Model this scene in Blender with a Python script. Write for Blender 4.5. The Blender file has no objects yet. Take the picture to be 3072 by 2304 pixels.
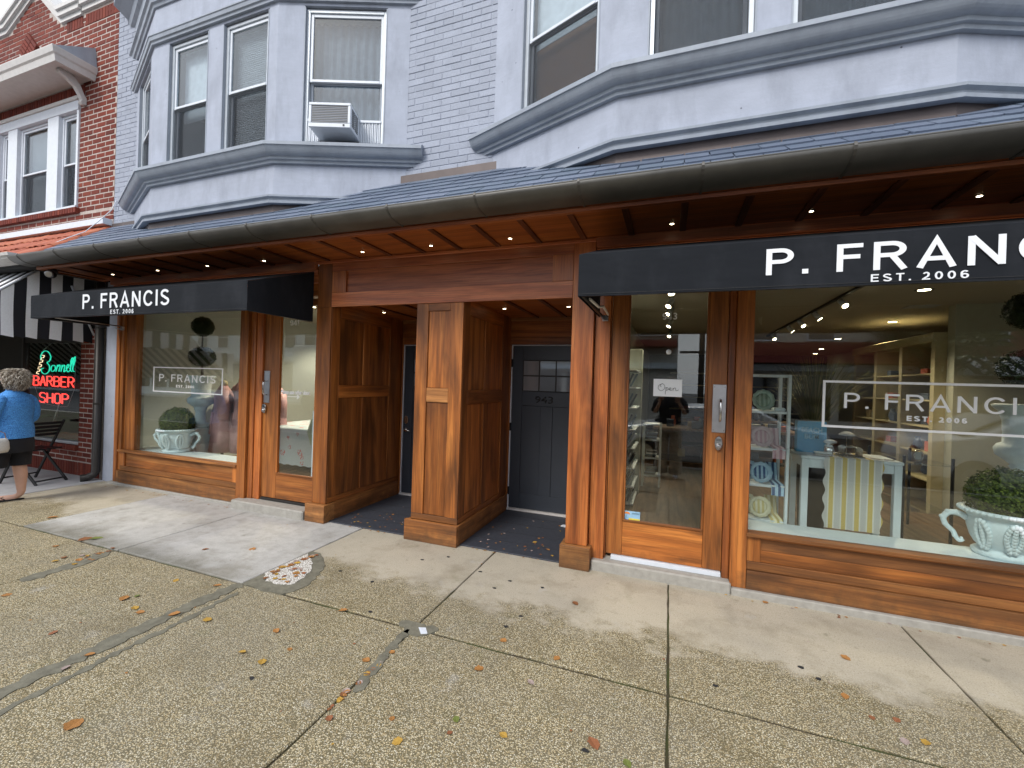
import bpy, bmesh, math, random
from mathutils import Vector, Matrix, noise
random.seed(7)
sc = bpy.context.scene
C = sc.collection
R = math.radians
# ------------------------------------------------------------------ camera
cam = bpy.data.cameras.new("camera")
cam.sensor_width = 36.0
cam.lens = 15.177
cam.clip_start = 0.05
cam.clip_end = 600
camo = bpy.data.objects.new("camera", cam)
C.objects.link(camo)
yw, pt, rl = -0.35022279, -0.00254854, 0.03187707
d = Vector((math.sin(yw) * math.cos(pt), math.cos(yw) * math.cos(pt), math.sin(pt)))
r0 = Vector((math.cos(yw), -math.sin(yw), 0)); u0 = r0.cross(d)
rr = r0 * math.cos(rl) + u0 * math.sin(rl); uu = -r0 * math.sin(rl) + u0 * math.cos(rl)
camo.matrix_world = Matrix(((rr.x, uu.x, -d.x, 0), (rr.y, uu.y, -d.y, 0), (rr.z, uu.z, -d.z, 1.6), (0, 0, 0, 1)))
sc.camera = camo
# ------------------------------------------------------------------ world (bright overcast: clouds over a hazy sky) and a soft sun
SUN_EL, SUN_AZ = 43, 196     # sun stands behind the photographer, over the street
world = bpy.data.worlds.new("World"); sc.world = world; world.use_nodes = True
wn = world.node_tree; wn.nodes.clear()
wo = wn.nodes.new('ShaderNodeOutputWorld'); bg = wn.nodes.new('ShaderNodeBackground')
sky = wn.nodes.new('ShaderNodeTexSky'); sky.sky_type = 'NISHITA'; sky.sun_disc = False
sky.sun_elevation = R(SUN_EL); sky.sun_rotation = R(SUN_AZ); sky.dust_density = 3.0; sky.air_density = 1.0
mixw = wn.nodes.new('ShaderNodeMix'); mixw.data_type = 'RGBA'; mixw.inputs[0].default_value = 0.8
tcw = wn.nodes.new('ShaderNodeTexCoord'); mpw = wn.nodes.new('ShaderNodeMapping'); mpw.inputs['Scale'].default_value = (1, 1, 2.6)
nzw = wn.nodes.new('ShaderNodeTexNoise'); nzw.inputs['Scale'].default_value = 2.2; nzw.inputs['Detail'].default_value = 5
crw = wn.nodes.new('ShaderNodeValToRGB')
crw.color_ramp.elements[0].position = 0.3; crw.color_ramp.elements[0].color = (6.6, 7.4, 8.6, 1)
crw.color_ramp.elements[1].position = 0.72; crw.color_ramp.elements[1].color = (10.6, 11.0, 11.6, 1)
wn.links.new(tcw.outputs['Generated'], mpw.inputs['Vector']); wn.links.new(mpw.outputs['Vector'], nzw.inputs['Vector'])
wn.links.new(nzw.outputs['Fac'], crw.inputs['Fac'])
wn.links.new(sky.outputs[0], mixw.inputs[6]); wn.links.new(crw.outputs[0], mixw.inputs[7])
wn.links.new(mixw.outputs[2], bg.inputs['Color']); bg.inputs['Strength'].default_value = 0.105
wn.links.new(bg.outputs[0], wo.inputs[0])
sl = bpy.data.lights.new("sun", 'SUN'); sl.energy = 1.5; sl.angle = R(18); sl.color = (1.0, 0.96, 0.9)
so = bpy.data.objects.new("sun", sl); C.objects.link(so)
_az = R(SUN_AZ); sd = Vector((math.sin(_az) * math.cos(R(SUN_EL)), math.cos(_az) * math.cos(R(SUN_EL)), math.sin(R(SUN_EL))))
so.rotation_euler = sd.to_track_quat('Z', 'Y').to_euler(); so.location = (0, -6, 12)
sc.view_settings.view_transform = 'Standard'; sc.view_settings.look = 'None'; sc.view_settings.gamma = 1.0
sc.view_settings.use_curve_mapping = False
sc.view_settings.exposure = 0.72
try:
    sc.cycles.use_denoising = True; sc.cycles.denoiser = 'OPENIMAGEDENOISE'
    sc.cycles.max_bounces = 10; sc.cycles.transparent_max_bounces = 24; sc.cycles.glossy_bounces = 5
    sc.cycles.caustics_reflective = False; sc.cycles.caustics_refractive = False
    sc.cycles.sample_clamp_indirect = 6.0
except Exception:
    pass

# ------------------------------------------------------------------ mesh helpers
WM = {}   # world matrix of every parent, kept by name


class MB:
    """collects shapes; build() links them as ONE mesh object whose origin is the shapes' centre"""
    def __init__(s): s.v = []; s.f = []; s.smooth = set()

    def quad(s, a, b, c, dd):
        n = len(s.v); s.v += [tuple(a), tuple(b), tuple(c), tuple(dd)]; s.f.append((n, n + 1, n + 2, n + 3)); return s

    def box(s, x0, x1, y0, y1, z0, z1):
        n = len(s.v)
        s.v += [(x0, y0, z0), (x1, y0, z0), (x1, y1, z0), (x0, y1, z0), (x0, y0, z1), (x1, y0, z1), (x1, y1, z1), (x0, y1, z1)]
        for q in ((0, 3, 2, 1), (4, 5, 6, 7), (0, 1, 5, 4), (1, 2, 6, 5), (2, 3, 7, 6), (3, 0, 4, 7)):
            s.f.append(tuple(n + i for i in q))
        return s

    def obox(s, m, hx, hy, hz):
        """box of half sizes in the frame of matrix m"""
        n = len(s.v)
        for z in (-hz, hz):
            for x, y in ((-hx, -hy), (hx, -hy), (hx, hy), (-hx, hy)):
                s.v.append(tuple(m @ Vector((x, y, z))))
        for q in ((0, 3, 2, 1), (4, 5, 6, 7), (0, 1, 5, 4), (1, 2, 6, 5), (2, 3, 7, 6), (3, 0, 4, 7)):
            s.f.append(tuple(n + i for i in q))
        return s

    def bar(s, a, b, w, h=None, up=(0, 0, 1)):
        a = Vector(a); b = Vector(b); h = h or w
        t = (b - a); L = t.length; t.normalize(); up = Vector(up)
        if abs(t.dot(up)) > .98: up = Vector((0, 1, 0))
        sx = t.cross(up).normalized(); uz = sx.cross(t)
        m = Matrix.Translation((a + b) / 2) @ Matrix((sx, t, uz)).transposed().to_4x4()
        return s.obox(m, w / 2, L / 2, h / 2)

    def prism(s, poly, path, closed=False, cap=True, smooth=False):
        """sweep a 2-D profile (o, z) along a plan path of (x, y): o is the distance to the RIGHT of travel, mitred"""
        n0 = len(s.v); P = [Vector((p[0], p[1])) for p in path]; m = len(P); k = len(poly)
        for i, p in enumerate(P):
            if closed: d0 = (p - P[i - 1]).normalized(); d1 = (P[(i + 1) % m] - p).normalized()
            else:
                d0 = (p - P[i - 1]).normalized() if i else (P[1] - p).normalized()
                d1 = (P[i + 1] - p).normalized() if i < m - 1 else d0
            nn0 = Vector((d0.y, -d0.x)); nn1 = Vector((d1.y, -d1.x)); b = (nn0 + nn1); b = b / b.length
            sc_ = 1 / max(.25, b.dot(nn0))
            for o, z in poly: s.v.append((p.x + b.x * o * sc_, p.y + b.y * o * sc_, z))
        for i in range(m if closed else m - 1):
            a = n0 + i * k; b_ = n0 + ((i + 1) % m) * k
            for j in range(k):
                jj = (j + 1) % k
                if smooth: s.smooth.add(len(s.f))
                s.f.append((a + j, a + jj, b_ + jj, b_ + j))
        if cap and not closed:
            s.f.append(tuple(n0 + j for j in range(k))[::-1]); s.f.append(tuple(n0 + (m - 1) * k + j for j in range(k)))
        return s

    def tube(s, pts, r, n=8, cap=True):
        pts = [Vector(p) for p in pts]; rs = r if isinstance(r, (list, tuple)) else [r] * len(pts)
        n0 = len(s.v); prev = None
        for i, p in enumerate(pts):
            t = (pts[min(i + 1, len(pts) - 1)] - pts[max(i - 1, 0)]).normalized()
            if prev is None:
                ref = Vector((0, 0, 1)) if abs(t.z) < .9 else Vector((1, 0, 0)); u = t.cross(ref).normalized()
            else: u = (prev - t * prev.dot(t)).normalized()
            prev = u; w = t.cross(u)
            for j in range(n):
                a = 2 * math.pi * j / n; s.v.append(tuple(p + (u * math.cos(a) + w * math.sin(a)) * rs[i]))
        for i in range(len(pts) - 1):
            for j in range(n):
                a = n0 + i * n + j; b = n0 + i * n + (j + 1) % n
                s.smooth.add(len(s.f)); s.f.append((a, b, b + n, a + n))
        if cap:
            s.f.append(tuple(n0 + j for j in range(n))[::-1]); s.f.append(tuple(n0 + (len(pts) - 1) * n + j for j in range(n)))
        return s

    def lathe(s, prof, c=(0, 0, 0), n=24, flute=0, depth=0, rng=None, sx=1, sy=1):
        """spin (radius, z) about a vertical axis; optional flutes"""
        n0 = len(s.v)
        for i, (r, z) in enumerate(prof):
            for j in range(n):
                a = 2 * math.pi * j / n; q = r
                if flute and (rng is None or rng[0] <= z <= rng[1]): q = r * (1 + depth * math.cos(a * flute))
                s.v.append((c[0] + q * math.cos(a) * sx, c[1] + q * math.sin(a) * sy, c[2] + z))
        for i in range(len(prof) - 1):
            for j in range(n):
                a = n0 + i * n + j; b = n0 + i * n + (j + 1) % n
                s.smooth.add(len(s.f)); s.f.append((a, b, b + n, a + n))
        if prof[0][0] > 1e-4: s.f.append(tuple(n0 + j for j in range(n))[::-1])
        if prof[-1][0] > 1e-4: s.f.append(tuple(n0 + (len(prof) - 1) * n + j for j in range(n)))
        return s

    def poly(s, pts, t):
        """extruded flat polygon: pts are 3-D, t the thickness vector"""
        n0 = len(s.v); k = len(pts); t = Vector(t)
        s.v += [tuple(Vector(p)) for p in pts] + [tuple(Vector(p) + t) for p in pts]
        s.f.append(tuple(range(n0, n0 + k))[::-1]); s.f.append(tuple(range(n0 + k, n0 + 2 * k)))
        for j in range(k): s.f.append((n0 + j, n0 + (j + 1) % k, n0 + k + (j + 1) % k, n0 + k + j))
        return s

    def blob(s, c, r, seg=10, ring=7, jit=0.0, sx=1, sy=1, sz=1):
        n0 = len(s.v)
        for i in range(ring + 1):
            th = math.pi * i / ring
            for j in range(seg):
                a = 2 * math.pi * j / seg; q = r * (1 + random.uniform(-jit, jit))
                s.v.append((c[0] + q * math.sin(th) * math.cos(a) * sx, c[1] + q * math.sin(th) * math.sin(a) * sy, c[2] + q * math.cos(th) * sz))
        for i in range(ring):
            for j in range(seg):
                a = n0 + i * seg + j; b = n0 + i * seg + (j + 1) % seg
                s.smooth.add(len(s.f)); s.f.append((a, a + seg, b + seg, b))
        return s

    def mesh(s, name, mat=None, org=None):
        if org is None:
            xs = [v[0] for v in s.v]; ys = [v[1] for v in s.v]; zs = [v[2] for v in s.v]
            org = ((min(xs) + max(xs)) / 2, (min(ys) + max(ys)) / 2, (min(zs) + max(zs)) / 2)
        me = bpy.data.meshes.new(name)
        me.from_pydata([(v[0] - org[0], v[1] - org[1], v[2] - org[2]) for v in s.v], [], s.f)
        bm = bmesh.new(); bm.from_mesh(me)
        bmesh.ops.recalc_face_normals(bm, faces=bm.faces); bm.to_mesh(me); bm.free()
        if s.smooth:
            vals = [False] * len(me.polygons)
            for i in s.smooth:
                if i < len(vals): vals[i] = True
            me.polygons.foreach_set('use_smooth', vals)
        if mat: me.materials.append(mat)
        me.update()
        return me, org

    def build(s, name, mat, parent=None, bevel=0, org=None, label=None, **kw):
        me, org = s.mesh(name, mat, org)
        return link(name, me, parent, org, bevel=bevel, label=label, **kw)


def link(name, data, parent=None, loc=(0, 0, 0), rot=(0, 0, 0), bevel=0, label=None, scale=None, seg=1, **kw):
    o = bpy.data.objects.new(name, data); C.objects.link(o)
    o.location = loc; o.rotation_euler = rot
    if scale: o.scale = scale
    if parent is not None:
        o.parent = parent; o.matrix_parent_inverse = WM.get(parent.name, Matrix()).inverted()
    if data is not None and bevel:
        b = o.modifiers.new("bevel", 'BEVEL'); b.width = bevel; b.segments = seg; b.limit_method = 'ANGLE'; b.angle_limit = R(35)
    WM[o.name] = Matrix.Translation(Vector(loc)) @ o.rotation_euler.to_matrix().to_4x4()
    if scale: WM[o.name] = WM[o.name] @ Matrix.Diagonal((*scale, 1))
    if label: o['label'] = label
    for k, v in kw.items(): o[k] = v
    return o


def thing(name, label, category, loc=(0, 0, 0), group=None):
    o = link(name, None, None, loc); o.empty_display_size = .1
    o['label'] = label; o['category'] = category
    if group: o['group'] = group
    return o


def tag(o, label, category, group=None):
    o['label'] = label; o['category'] = category
    if group: o['group'] = group
    return o


def place(root, loc, rz=0.0, scale=None):
    """move a thing that was built at the origin, children follow"""
    root.location = loc; root.rotation_euler = (0, 0, rz)
    if scale: root.scale = (scale,) * 3
    return root


def copy_tree(o, parent=None, inv=None):
    c = o.copy(); C.objects.link(c)
    if parent is not None: c.parent = parent; c.matrix_parent_inverse = o.matrix_parent_inverse.copy()
    for ch in list(o.children): copy_tree(ch, c)
    return c


def boxo(name, mat, parent, x0, x1, y0, y1, z0, z1, bevel=0, **kw):
    return MB().box(x0, x1, y0, y1, z0, z1).build(name, mat, parent, bevel, **kw)


def text_mesh(txt, size, depth=0.0, bold=0.0, spacing=1.0, shear=0.0, align='CENTER', sx=1.0):
    cu = bpy.data.curves.new("lettering", 'FONT'); cu.body = txt; cu.size = size; cu.extrude = depth; cu.offset = bold
    cu.space_character = spacing; cu.shear = shear; cu.align_x = align; cu.resolution_u = 4
    ob = bpy.data.objects.new("lettering_source", cu); C.objects.link(ob)
    dg = bpy.context.evaluated_depsgraph_get(); me = bpy.data.meshes.new_from_object(ob.evaluated_get(dg))
    bpy.data.objects.remove(ob); bpy.data.curves.remove(cu)
    if sx != 1.0:
        for v in me.vertices: v.co.x *= sx
    return me


def fit_text(name, txt, mat, parent, x0, x1, y, z0, z1, depth=.002, bold=0.0, spacing=1.0, shear=0.0, **kw):
    """text standing in the XZ plane facing -Y, fitted between x0..x1 and z0..z1 at depth y"""
    me = text_mesh(txt, 1.0, 0.0, bold, spacing, shear, 'LEFT')
    xs = [v.co.x for v in me.vertices]; ys = [v.co.y for v in me.vertices]
    ax, bx, ay, by = min(xs), max(xs), min(ys), max(ys)
    fx = (x1 - x0) / (bx - ax); fz = (z1 - z0) / (by - ay)
    bm = bmesh.new(); bm.from_mesh(me)
    for v in bm.verts: v.co = Vector(((v.co.x - (ax + bx) / 2) * fx, 0, (v.co.y - (ay + by) / 2) * fz))
    geo = bmesh.ops.extrude_face_region(bm, geom=bm.faces[:])
    for e in geo['geom']:
        if isinstance(e, bmesh.types.BMVert): e.co.y += depth
    bmesh.ops.recalc_face_normals(bm, faces=bm.faces)
    bm.to_mesh(me); bm.free(); me.materials.clear(); me.materials.append(mat)
    return link(name, me, parent, ((x0 + x1) / 2, y, (z0 + z1) / 2), **kw)


# ------------------------------------------------------------------ material helpers
class Mat:
    def __init__(s, name, rough=.6, metal=0, spec=.5):
        s.m = bpy.data.materials.new(name); s.m.use_nodes = True; s.nt = s.m.node_tree
        s.b = s.nt.nodes['Principled BSDF']; s.b.inputs['Roughness'].default_value = rough; s.b.inputs['Metallic'].default_value = metal
        s.b.inputs['Specular IOR Level'].default_value = spec

    def n(s, t, **kw):
        x = s.nt.nodes.new(t)
        for k, v in kw.items():
            if hasattr(x, k): setattr(x, k, v)
            else: x.inputs[k.replace('_', ' ')].default_value = v
        return x

    def l(s, a, b): s.nt.links.new(a, b)

    def coords(s, kind='Object', scale=(1, 1, 1), rnd=True, rot=(0, 0, 0)):
        tc = s.n('ShaderNodeTexCoord'); out = tc.outputs[kind]
        if kind == 'World':
            pass
        if rnd:
            oi = s.n('ShaderNodeObjectInfo'); mu = s.n('ShaderNodeMath', operation='MULTIPLY'); mu.inputs[1].default_value = 53.0
            s.l(oi.outputs['Random'], mu.inputs[0]); ad = s.n('ShaderNodeVectorMath', operation='ADD')
            s.l(out, ad.inputs[0]); s.l(mu.outputs[0], ad.inputs[1]); out = ad.outputs[0]
        mp = s.n('ShaderNodeMapping'); mp.inputs['Scale'].default_value = scale; mp.inputs['Rotation'].default_value = rot
        s.l(out, mp.inputs['Vector']); return mp.outputs[0]

    def world(s, scale=(1, 1, 1)):
        g = s.n('ShaderNodeNewGeometry'); mp = s.n('ShaderNodeMapping'); mp.inputs['Scale'].default_value = scale
        s.l(g.outputs['Position'], mp.inputs['Vector']); return mp.outputs[0]

    def noise(s, vec, scale, detail=4, rough=.55, dist=0):
        x = s.n('ShaderNodeTexNoise'); x.inputs['Scale'].default_value = scale; x.inputs['Detail'].default_value = detail
        x.inputs['Roughness'].default_value = rough; x.inputs['Distortion'].default_value = dist
        if vec is not None: s.l(vec, x.inputs['Vector'])
        return x.outputs['Fac']

    def ramp(s, fac, stops, interp='LINEAR'):
        x = s.n('ShaderNodeValToRGB'); r = x.color_ramp; r.interpolation = interp
        while len(r.elements) < len(stops): r.elements.new(.5)
        for e, (p, c) in zip(r.elements, stops):
            e.position = p; e.color = (*c, 1) if isinstance(c, tuple) else (c, c, c, 1)
        s.l(fac, x.inputs[0]); return x.outputs[0]

    def mix(s, fac, a, b, blend='MIX'):
        x = s.n('ShaderNodeMix', data_type='RGBA', blend_type=blend)
        for i, v in ((0, fac), (6, a), (7, b)):
            if isinstance(v, (int, float)): x.inputs[i].default_value = v
            elif isinstance(v, tuple): x.inputs[i].default_value = (*v, 1)
            else: s.l(v, x.inputs[i])
        return x.outputs[2]

    def math(s, op, a, b=0.0, clamp=False):
        x = s.n('ShaderNodeMath', operation=op); x.use_clamp = clamp
        for i, v in ((0, a), (1, b)):
            if isinstance(v, (int, float)): x.inputs[i].default_value = v
            else: s.l(v, x.inputs[i])
        return x.outputs[0]

    def bump(s, h, strength=.3, dist=.01, prev=None):
        x = s.n('ShaderNodeBump'); x.inputs['Strength'].default_value = strength; x.inputs['Distance'].default_value = dist
        s.l(h, x.inputs['Height'])
        if prev is not None: s.l(prev, x.inputs['Normal'])
        return x.outputs[0]

    def out(s, color=None, rough=None, normal=None):
        if color is not None:
            if isinstance(color, tuple): s.b.inputs['Base Color'].default_value = (*color, 1)
            else: s.l(color, s.b.inputs['Base Color'])
        if rough is not None: s.l(rough, s.b.inputs['Roughness'])
        if normal is not None: s.l(normal, s.b.inputs['Normal'])
        return s.m


def plain(name, col, rough=.6, metal=0, var=.12, scale=14, bump=.12, bdist=.002, spec=.5):
    """painted or moulded surface: small value changes, fine relief"""
    m = Mat(name, rough, metal, spec); v = m.coords('Object')
    f = m.noise(v, scale, 5, .6); big = m.noise(v, scale * .12, 3, .5)
    c = m.mix(m.ramp(f, [(.3, 0.0), (.75, 1.0)]), tuple(x * (1 - var) for x in col), tuple(min(1, x * (1 + var)) for x in col))
    c = m.mix(m.math('MULTIPLY', big, var * 1.6), c, tuple(x * .7 for x in col))
    return m.out(c, m.math('ADD', m.math('MULTIPLY', f, .12), rough - .06), m.bump(f, bump, bdist) if bump else None)


def emit(name, col, strength):
    m = Mat(name, .5); m.b.inputs['Base Color'].default_value = (*col, 1)
    m.b.inputs['Emission Color'].default_value = (*col, 1); m.b.inputs['Emission Strength'].default_value = strength
    return m.m


def wood(name, axis, c0=(.18, .060, .013), c1=(.35, .115, .024), c2=(.50, .190, .043), weather=.84, rough=.42):
    m = Mat(name, rough, 0, .5)
    al, ac, fi = .5, 8.5, 80.0
    sc1 = [ac] * 3; sc1[axis] = al; sc2 = [fi] * 3; sc2[axis] = 2.6; sc3 = [3.2] * 3; sc3[axis] = .7
    v1 = m.coords('Object', tuple(sc1)); v2 = m.coords('Object', tuple(sc2)); v3 = m.coords('Object', tuple(sc3))
    g = m.noise(v1, 1.0, 7, .6, 1.6); fine = m.noise(v2, 1.0, 3, .7, .2); big = m.noise(v3, 1.4, 3, .5, .6)
    wv = m.n('ShaderNodeTexWave', wave_type='BANDS', bands_direction='DIAGONAL', wave_profile='SIN'); wv.inputs['Scale'].default_value = .55
    wv.inputs['Distortion'].default_value = 7.5; wv.inputs['Detail'].default_value = 3; wv.inputs['Detail Scale'].default_value = .8
    m.l(v1, wv.inputs['Vector'])
    base = m.ramp(m.math('ADD', m.math('MULTIPLY', g, .86), m.math('MULTIPLY', wv.outputs['Fac'], .14)), [(.28, c0), (.5, c1), (.74, c2)])
    oi = m.n('ShaderNodeObjectInfo'); k = m.ramp(oi.outputs['Random'], [(0.0, (.72, .68, .64)), (.5, (1.0, 1.0, 1.0)), (1.0, (1.32, 1.24, 1.15))])
    base = m.mix(1.0, base, k, 'MULTIPLY')
    pores = m.ramp(fine, [(.38, .5), (.56, 1.05)]); base = m.mix(.62, base, pores, 'MULTIPLY')
    wmask = m.ramp(big, [(.50, 0.0), (.70, 1.0)])
    base = m.mix(m.math('MULTIPLY', wmask, weather), base, tuple(x * .42 for x in c0))
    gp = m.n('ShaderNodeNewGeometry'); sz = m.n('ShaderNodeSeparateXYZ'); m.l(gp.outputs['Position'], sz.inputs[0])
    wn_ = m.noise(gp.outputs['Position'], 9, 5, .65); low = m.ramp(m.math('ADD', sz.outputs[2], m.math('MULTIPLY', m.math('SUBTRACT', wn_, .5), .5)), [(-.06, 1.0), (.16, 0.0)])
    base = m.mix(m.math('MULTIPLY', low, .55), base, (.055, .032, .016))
    return m.out(base, m.math('ADD', m.math('MULTIPLY', big, .25), rough - .1), m.bump(m.math('ADD', fine, m.math('MULTIPLY', g, .6)), .25, .0015))


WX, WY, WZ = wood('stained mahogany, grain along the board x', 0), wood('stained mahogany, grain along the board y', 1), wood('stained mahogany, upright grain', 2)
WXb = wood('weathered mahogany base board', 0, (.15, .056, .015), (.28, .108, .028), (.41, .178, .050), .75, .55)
WYb = wood('weathered mahogany base board, side', 1, (.15, .056, .015), (.28, .108, .028), (.41, .178, .050), .75, .55)
WXl = wood('light stained wood block', 0, (.19, .078, .024), (.33, .145, .046), (.46, .215, .07), .35, .45)
WXr = wood('redder mahogany beam', 0, (.25, .062, .022), (.43, .130, .046), (.58, .215, .085), .3, .38)
WZr = wood('redder mahogany post', 2, (.20, .054, .015), (.37, .112, .028), (.52, .185, .050), .78, .38)
WCl = wood('soffit board wood', 0, (.27, .066, .014), (.41, .116, .024), (.52, .165, .038), .1, .35)
WD = wood('dark soffit batten wood', 1, (.06, .018, .008), (.12, .036, .014), (.18, .056, .022), .2, .4)


def stucco(name, col, rough=.8, crack=True):
    m = Mat(name, rough, 0, .3); v = m.world(); v2 = m.world((1, 1, .35))
    f = m.noise(v, 42, 6, .65); b = m.noise(v, 3.2, 5, .6); st = m.noise(v2, 5.0, 5, .65)
    c = m.mix(m.ramp(b, [(.3, 0.0), (.7, 1.0)]), tuple(x * .9 for x in col), tuple(min(1, x * 1.07) for x in col))
    c = m.mix(m.ramp(st, [(.46, 0.0), (.74, .75)]), c, tuple(x * .70 for x in col)); bs = m.noise(m.world((4, 4, 40)), 1.0, 4, .7); c = m.mix(m.ramp(bs, [(.3, .22), (.6, 0.0)]), c, tuple(x * .8 for x in col))
    if crack:
        vo = m.n('ShaderNodeTexVoronoi', feature='F1'); vo.inputs['Scale'].default_value = 7; m.l(v, vo.inputs['Vector'])
        chip = m.ramp(vo.outputs['Distance'], [(.03, 1.0), (.06, 0.0)]); gate = m.ramp(m.noise(v, 2.6, 2), [(.50, 0.0), (.54, 1.0)])
        c = m.mix(m.math('MULTIPLY', chip, gate), c, (.12, .13, .16))
    return m.out(c, None, m.bump(m.math('ADD', f, m.math('MULTIPLY', b, 2.0)), .38, .005))


M = {}
GREY = (.395, .428, .51)
M['stucco'] = stucco('pale blue grey painted stucco', GREY)
M['greybrick'] = None


def brickmat(name, cols, per_island=True, rough=.8, streak=.3):
    m = Mat(name, rough, 0, .3); g = m.n('ShaderNodeNewGeometry'); oi = m.n('ShaderNodeObjectInfo')
    r = m.math('FRACT', m.math('ADD', g.outputs['Random Per Island'], m.math('MULTIPLY', oi.outputs['Random'], 7.31)))
    base = m.ramp(r, [(i / (len(cols) - 1), c) for i, c in enumerate(cols)])
    v = m.world(); f = m.noise(v, 60, 5, .7); b = m.noise(v, 7, 4, .6); vs = m.world((160, 160, 5)); s_ = m.noise(vs, 1, 2)
    base = m.mix(m.ramp(f, [(.35, .35), (.7, 0.0)]), base, tuple(x * .55 for x in cols[0]))
    base = m.mix(m.math('MULTIPLY', m.ramp(b, [(.5, 0.0), (.75, 1.0)]), .35), base, tuple(x * .6 for x in cols[-1]))
    return m.out(base, None, m.bump(m.math('ADD', f, m.math('MULTIPLY', s_, streak * 2)), .35, .003))


M['greybrick'] = brickmat('grey painted brick', [tuple(x * k for x in GREY) for k in (.86, .93, .98, 1.04)], streak=.8)
M['redbrick'] = brickmat('red brick', [(.11, .020, .013), (.17, .030, .018), (.22, .040, .023), (.14, .028, .019), (.245, .052, .029)])
M['mortar'] = plain('pale mortar', (.47, .40, .36), .9, var=.2, scale=30)
M['greymortar'] = plain('painted mortar joint', tuple(x * .93 for x in GREY), .9)
M['trim'] = stucco('grey painted cornice', (.335, .372, .43), .55, False)
M['white'] = plain('white painted frame', (.66, .70, .76), .45, var=.06)
M['cream'] = plain('cream painted hood', (.60, .58, .56), .6, var=.08)
M['alu'] = plain('silver window frame', (.52, .56, .60), .4, .3, var=.06)
M['flash'] = plain('aged copper flashing', (.125, .098, .092), .5, .25, var=.25, scale=5)
M['gutter'] = plain('dark bronze gutter metal', (.125, .120, .110), .45, .25, var=.25, scale=4, bump=.05)
M['seam'] = plain('bronze seam', (.10, .095, .088), .5, .3)
M['slate'] = brickmat('blue grey slate', [(.12, .15, .21), (.155, .19, .26), (.19, .225, .30), (.13, .17, .225)], rough=.45, streak=.2)
M['clay'] = brickmat('orange clay tile', [(.38, .095, .05), (.45, .125, .065), (.50, .165, .08), (.42, .11, .065)], rough=.6, streak=.1)
_m = Mat('black awning canvas', .85, 0, .25); _v = _m.world((1, 1, .5)); _n = _m.noise(_v, 3.5, 5, .65); _w = _m.noise(_m.world(), 160, 3)
M['awning'] = _m.out(_m.mix(_m.ramp(_n, [(.48, 0.0), (.78, .5)]), (.0085, .0105, .0145), (.030, .033, .040)), None, _m.bump(_w, .3, .001, _m.bump(_m.noise(_m.world((1, 1, 2)), 4.5, 2), .5, .012)))
M['letter'] = plain('white lettering', (.78, .80, .84), .5, var=.03, bump=0)
M['vinyl'] = plain('white vinyl on glass', (.93, .94, .96), .5, var=.02, bump=0)
M['doorpaint'] = plain('charcoal blue door paint', (.034, .041, .054), .42, var=.08, scale=4, bump=.06)
M['floorpaint'] = None
M['steel'] = plain('brushed steel', (.50, .49, .50), .32, 1.0, var=.1, scale=20, bump=.08)
M['chrome'] = plain('polished metal', (.65, .63, .60), .15, 1.0, bump=0)
M['pipe'] = plain('dark bronze downpipe', (.040, .036, .033), .45, .3, var=.2, scale=4)
M['dark'] = plain('dark bronze', (.03, .028, .027), .5, .3)
M['black'] = plain('black fabric', (.010, .010, .014), .9, var=.2, scale=60)
M['blackmetal'] = plain('black painted metal', (.015, .015, .016), .45, .2)
M['blind'] = plain('white blind slat', (.74, .77, .80), .6, bump=0)
M['curtain'] = plain('grey curtain cloth', (.17, .20, .24), .9, var=.2)
M['bamboo'] = plain('brown woven shade', (.34, .15, .06), .8, var=.5, scale=60)
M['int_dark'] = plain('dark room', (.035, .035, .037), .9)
M['wallgrey'] = plain('pale grey green shop wall', (.44, .47, .44), .9, var=.04, bump=0)
M['int_wall'] = plain('beige interior wall', (.43, .43, .35), .9, var=.04, bump=0)
M['int_ceil'] = plain('warm white ceiling', (.38, .35, .29), .9, var=.04, bump=0)
M['int_floor'] = wood('shop floor boards', 1, (.10, .06, .035), (.22, .14, .085), (.32, .22, .14), .2, .4)
M['cab'] = plain('honey painted cabinet', (.46, .40, .24), .6, var=.06, bump=0)
M['whitepaint'] = plain('white painted furniture', (.70, .76, .78), .5, var=.04, bump=0)
M['plaster'] = plain('pale blue white plaster', (.70, .79, .82), .6, var=.06, scale=30, bump=.3)
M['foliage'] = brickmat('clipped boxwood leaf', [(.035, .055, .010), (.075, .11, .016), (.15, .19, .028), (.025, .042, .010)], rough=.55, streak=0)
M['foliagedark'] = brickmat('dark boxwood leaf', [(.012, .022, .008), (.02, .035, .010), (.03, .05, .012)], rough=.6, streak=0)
M['grassleaf'] = brickmat('dry palm leaf', [(.09, .11, .035), (.17, .17, .055), (.34, .27, .11)], rough=.6, streak=0)
M['pink'] = plain('pink satin robe', (.52, .29, .29), .6, var=.2, scale=8)
M['skin'] = plain('skin', (.56, .33, .245), .55, var=.06, scale=20, bump=.05)
M['hair'] = None
M['sole'] = plain('black rubber sandal', (.012, .011, .011), .7)
M['tan'] = plain('tan leather', (.30, .17, .09), .6)
M['bag'] = plain('off white canvas bag', (.62, .60, .57), .8, var=.12, scale=40)
M['curb'] = plain('cast concrete step', (.36, .345, .31), .85, var=.18, scale=18, bump=.4, bdist=.004)
M['curbred'] = plain('worn light concrete', (.44, .44, .45), .9, var=.12, scale=10, bump=.3)
M['bulb'] = emit('small warm lamp', (1.0, .80, .52), 9.0)
M['spotlens'] = emit('lit spot lamp', (1.0, .82, .50), 16.0)
M['neonred'] = emit('red neon tube', (1.0, .05, .04), 2.0)
M['neongreen'] = emit('green neon tube', (.02, .62, .40), 1.0)
M['neonwhite'] = emit('cream neon tube', (1.0, .72, .45), 1.6)
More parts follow.
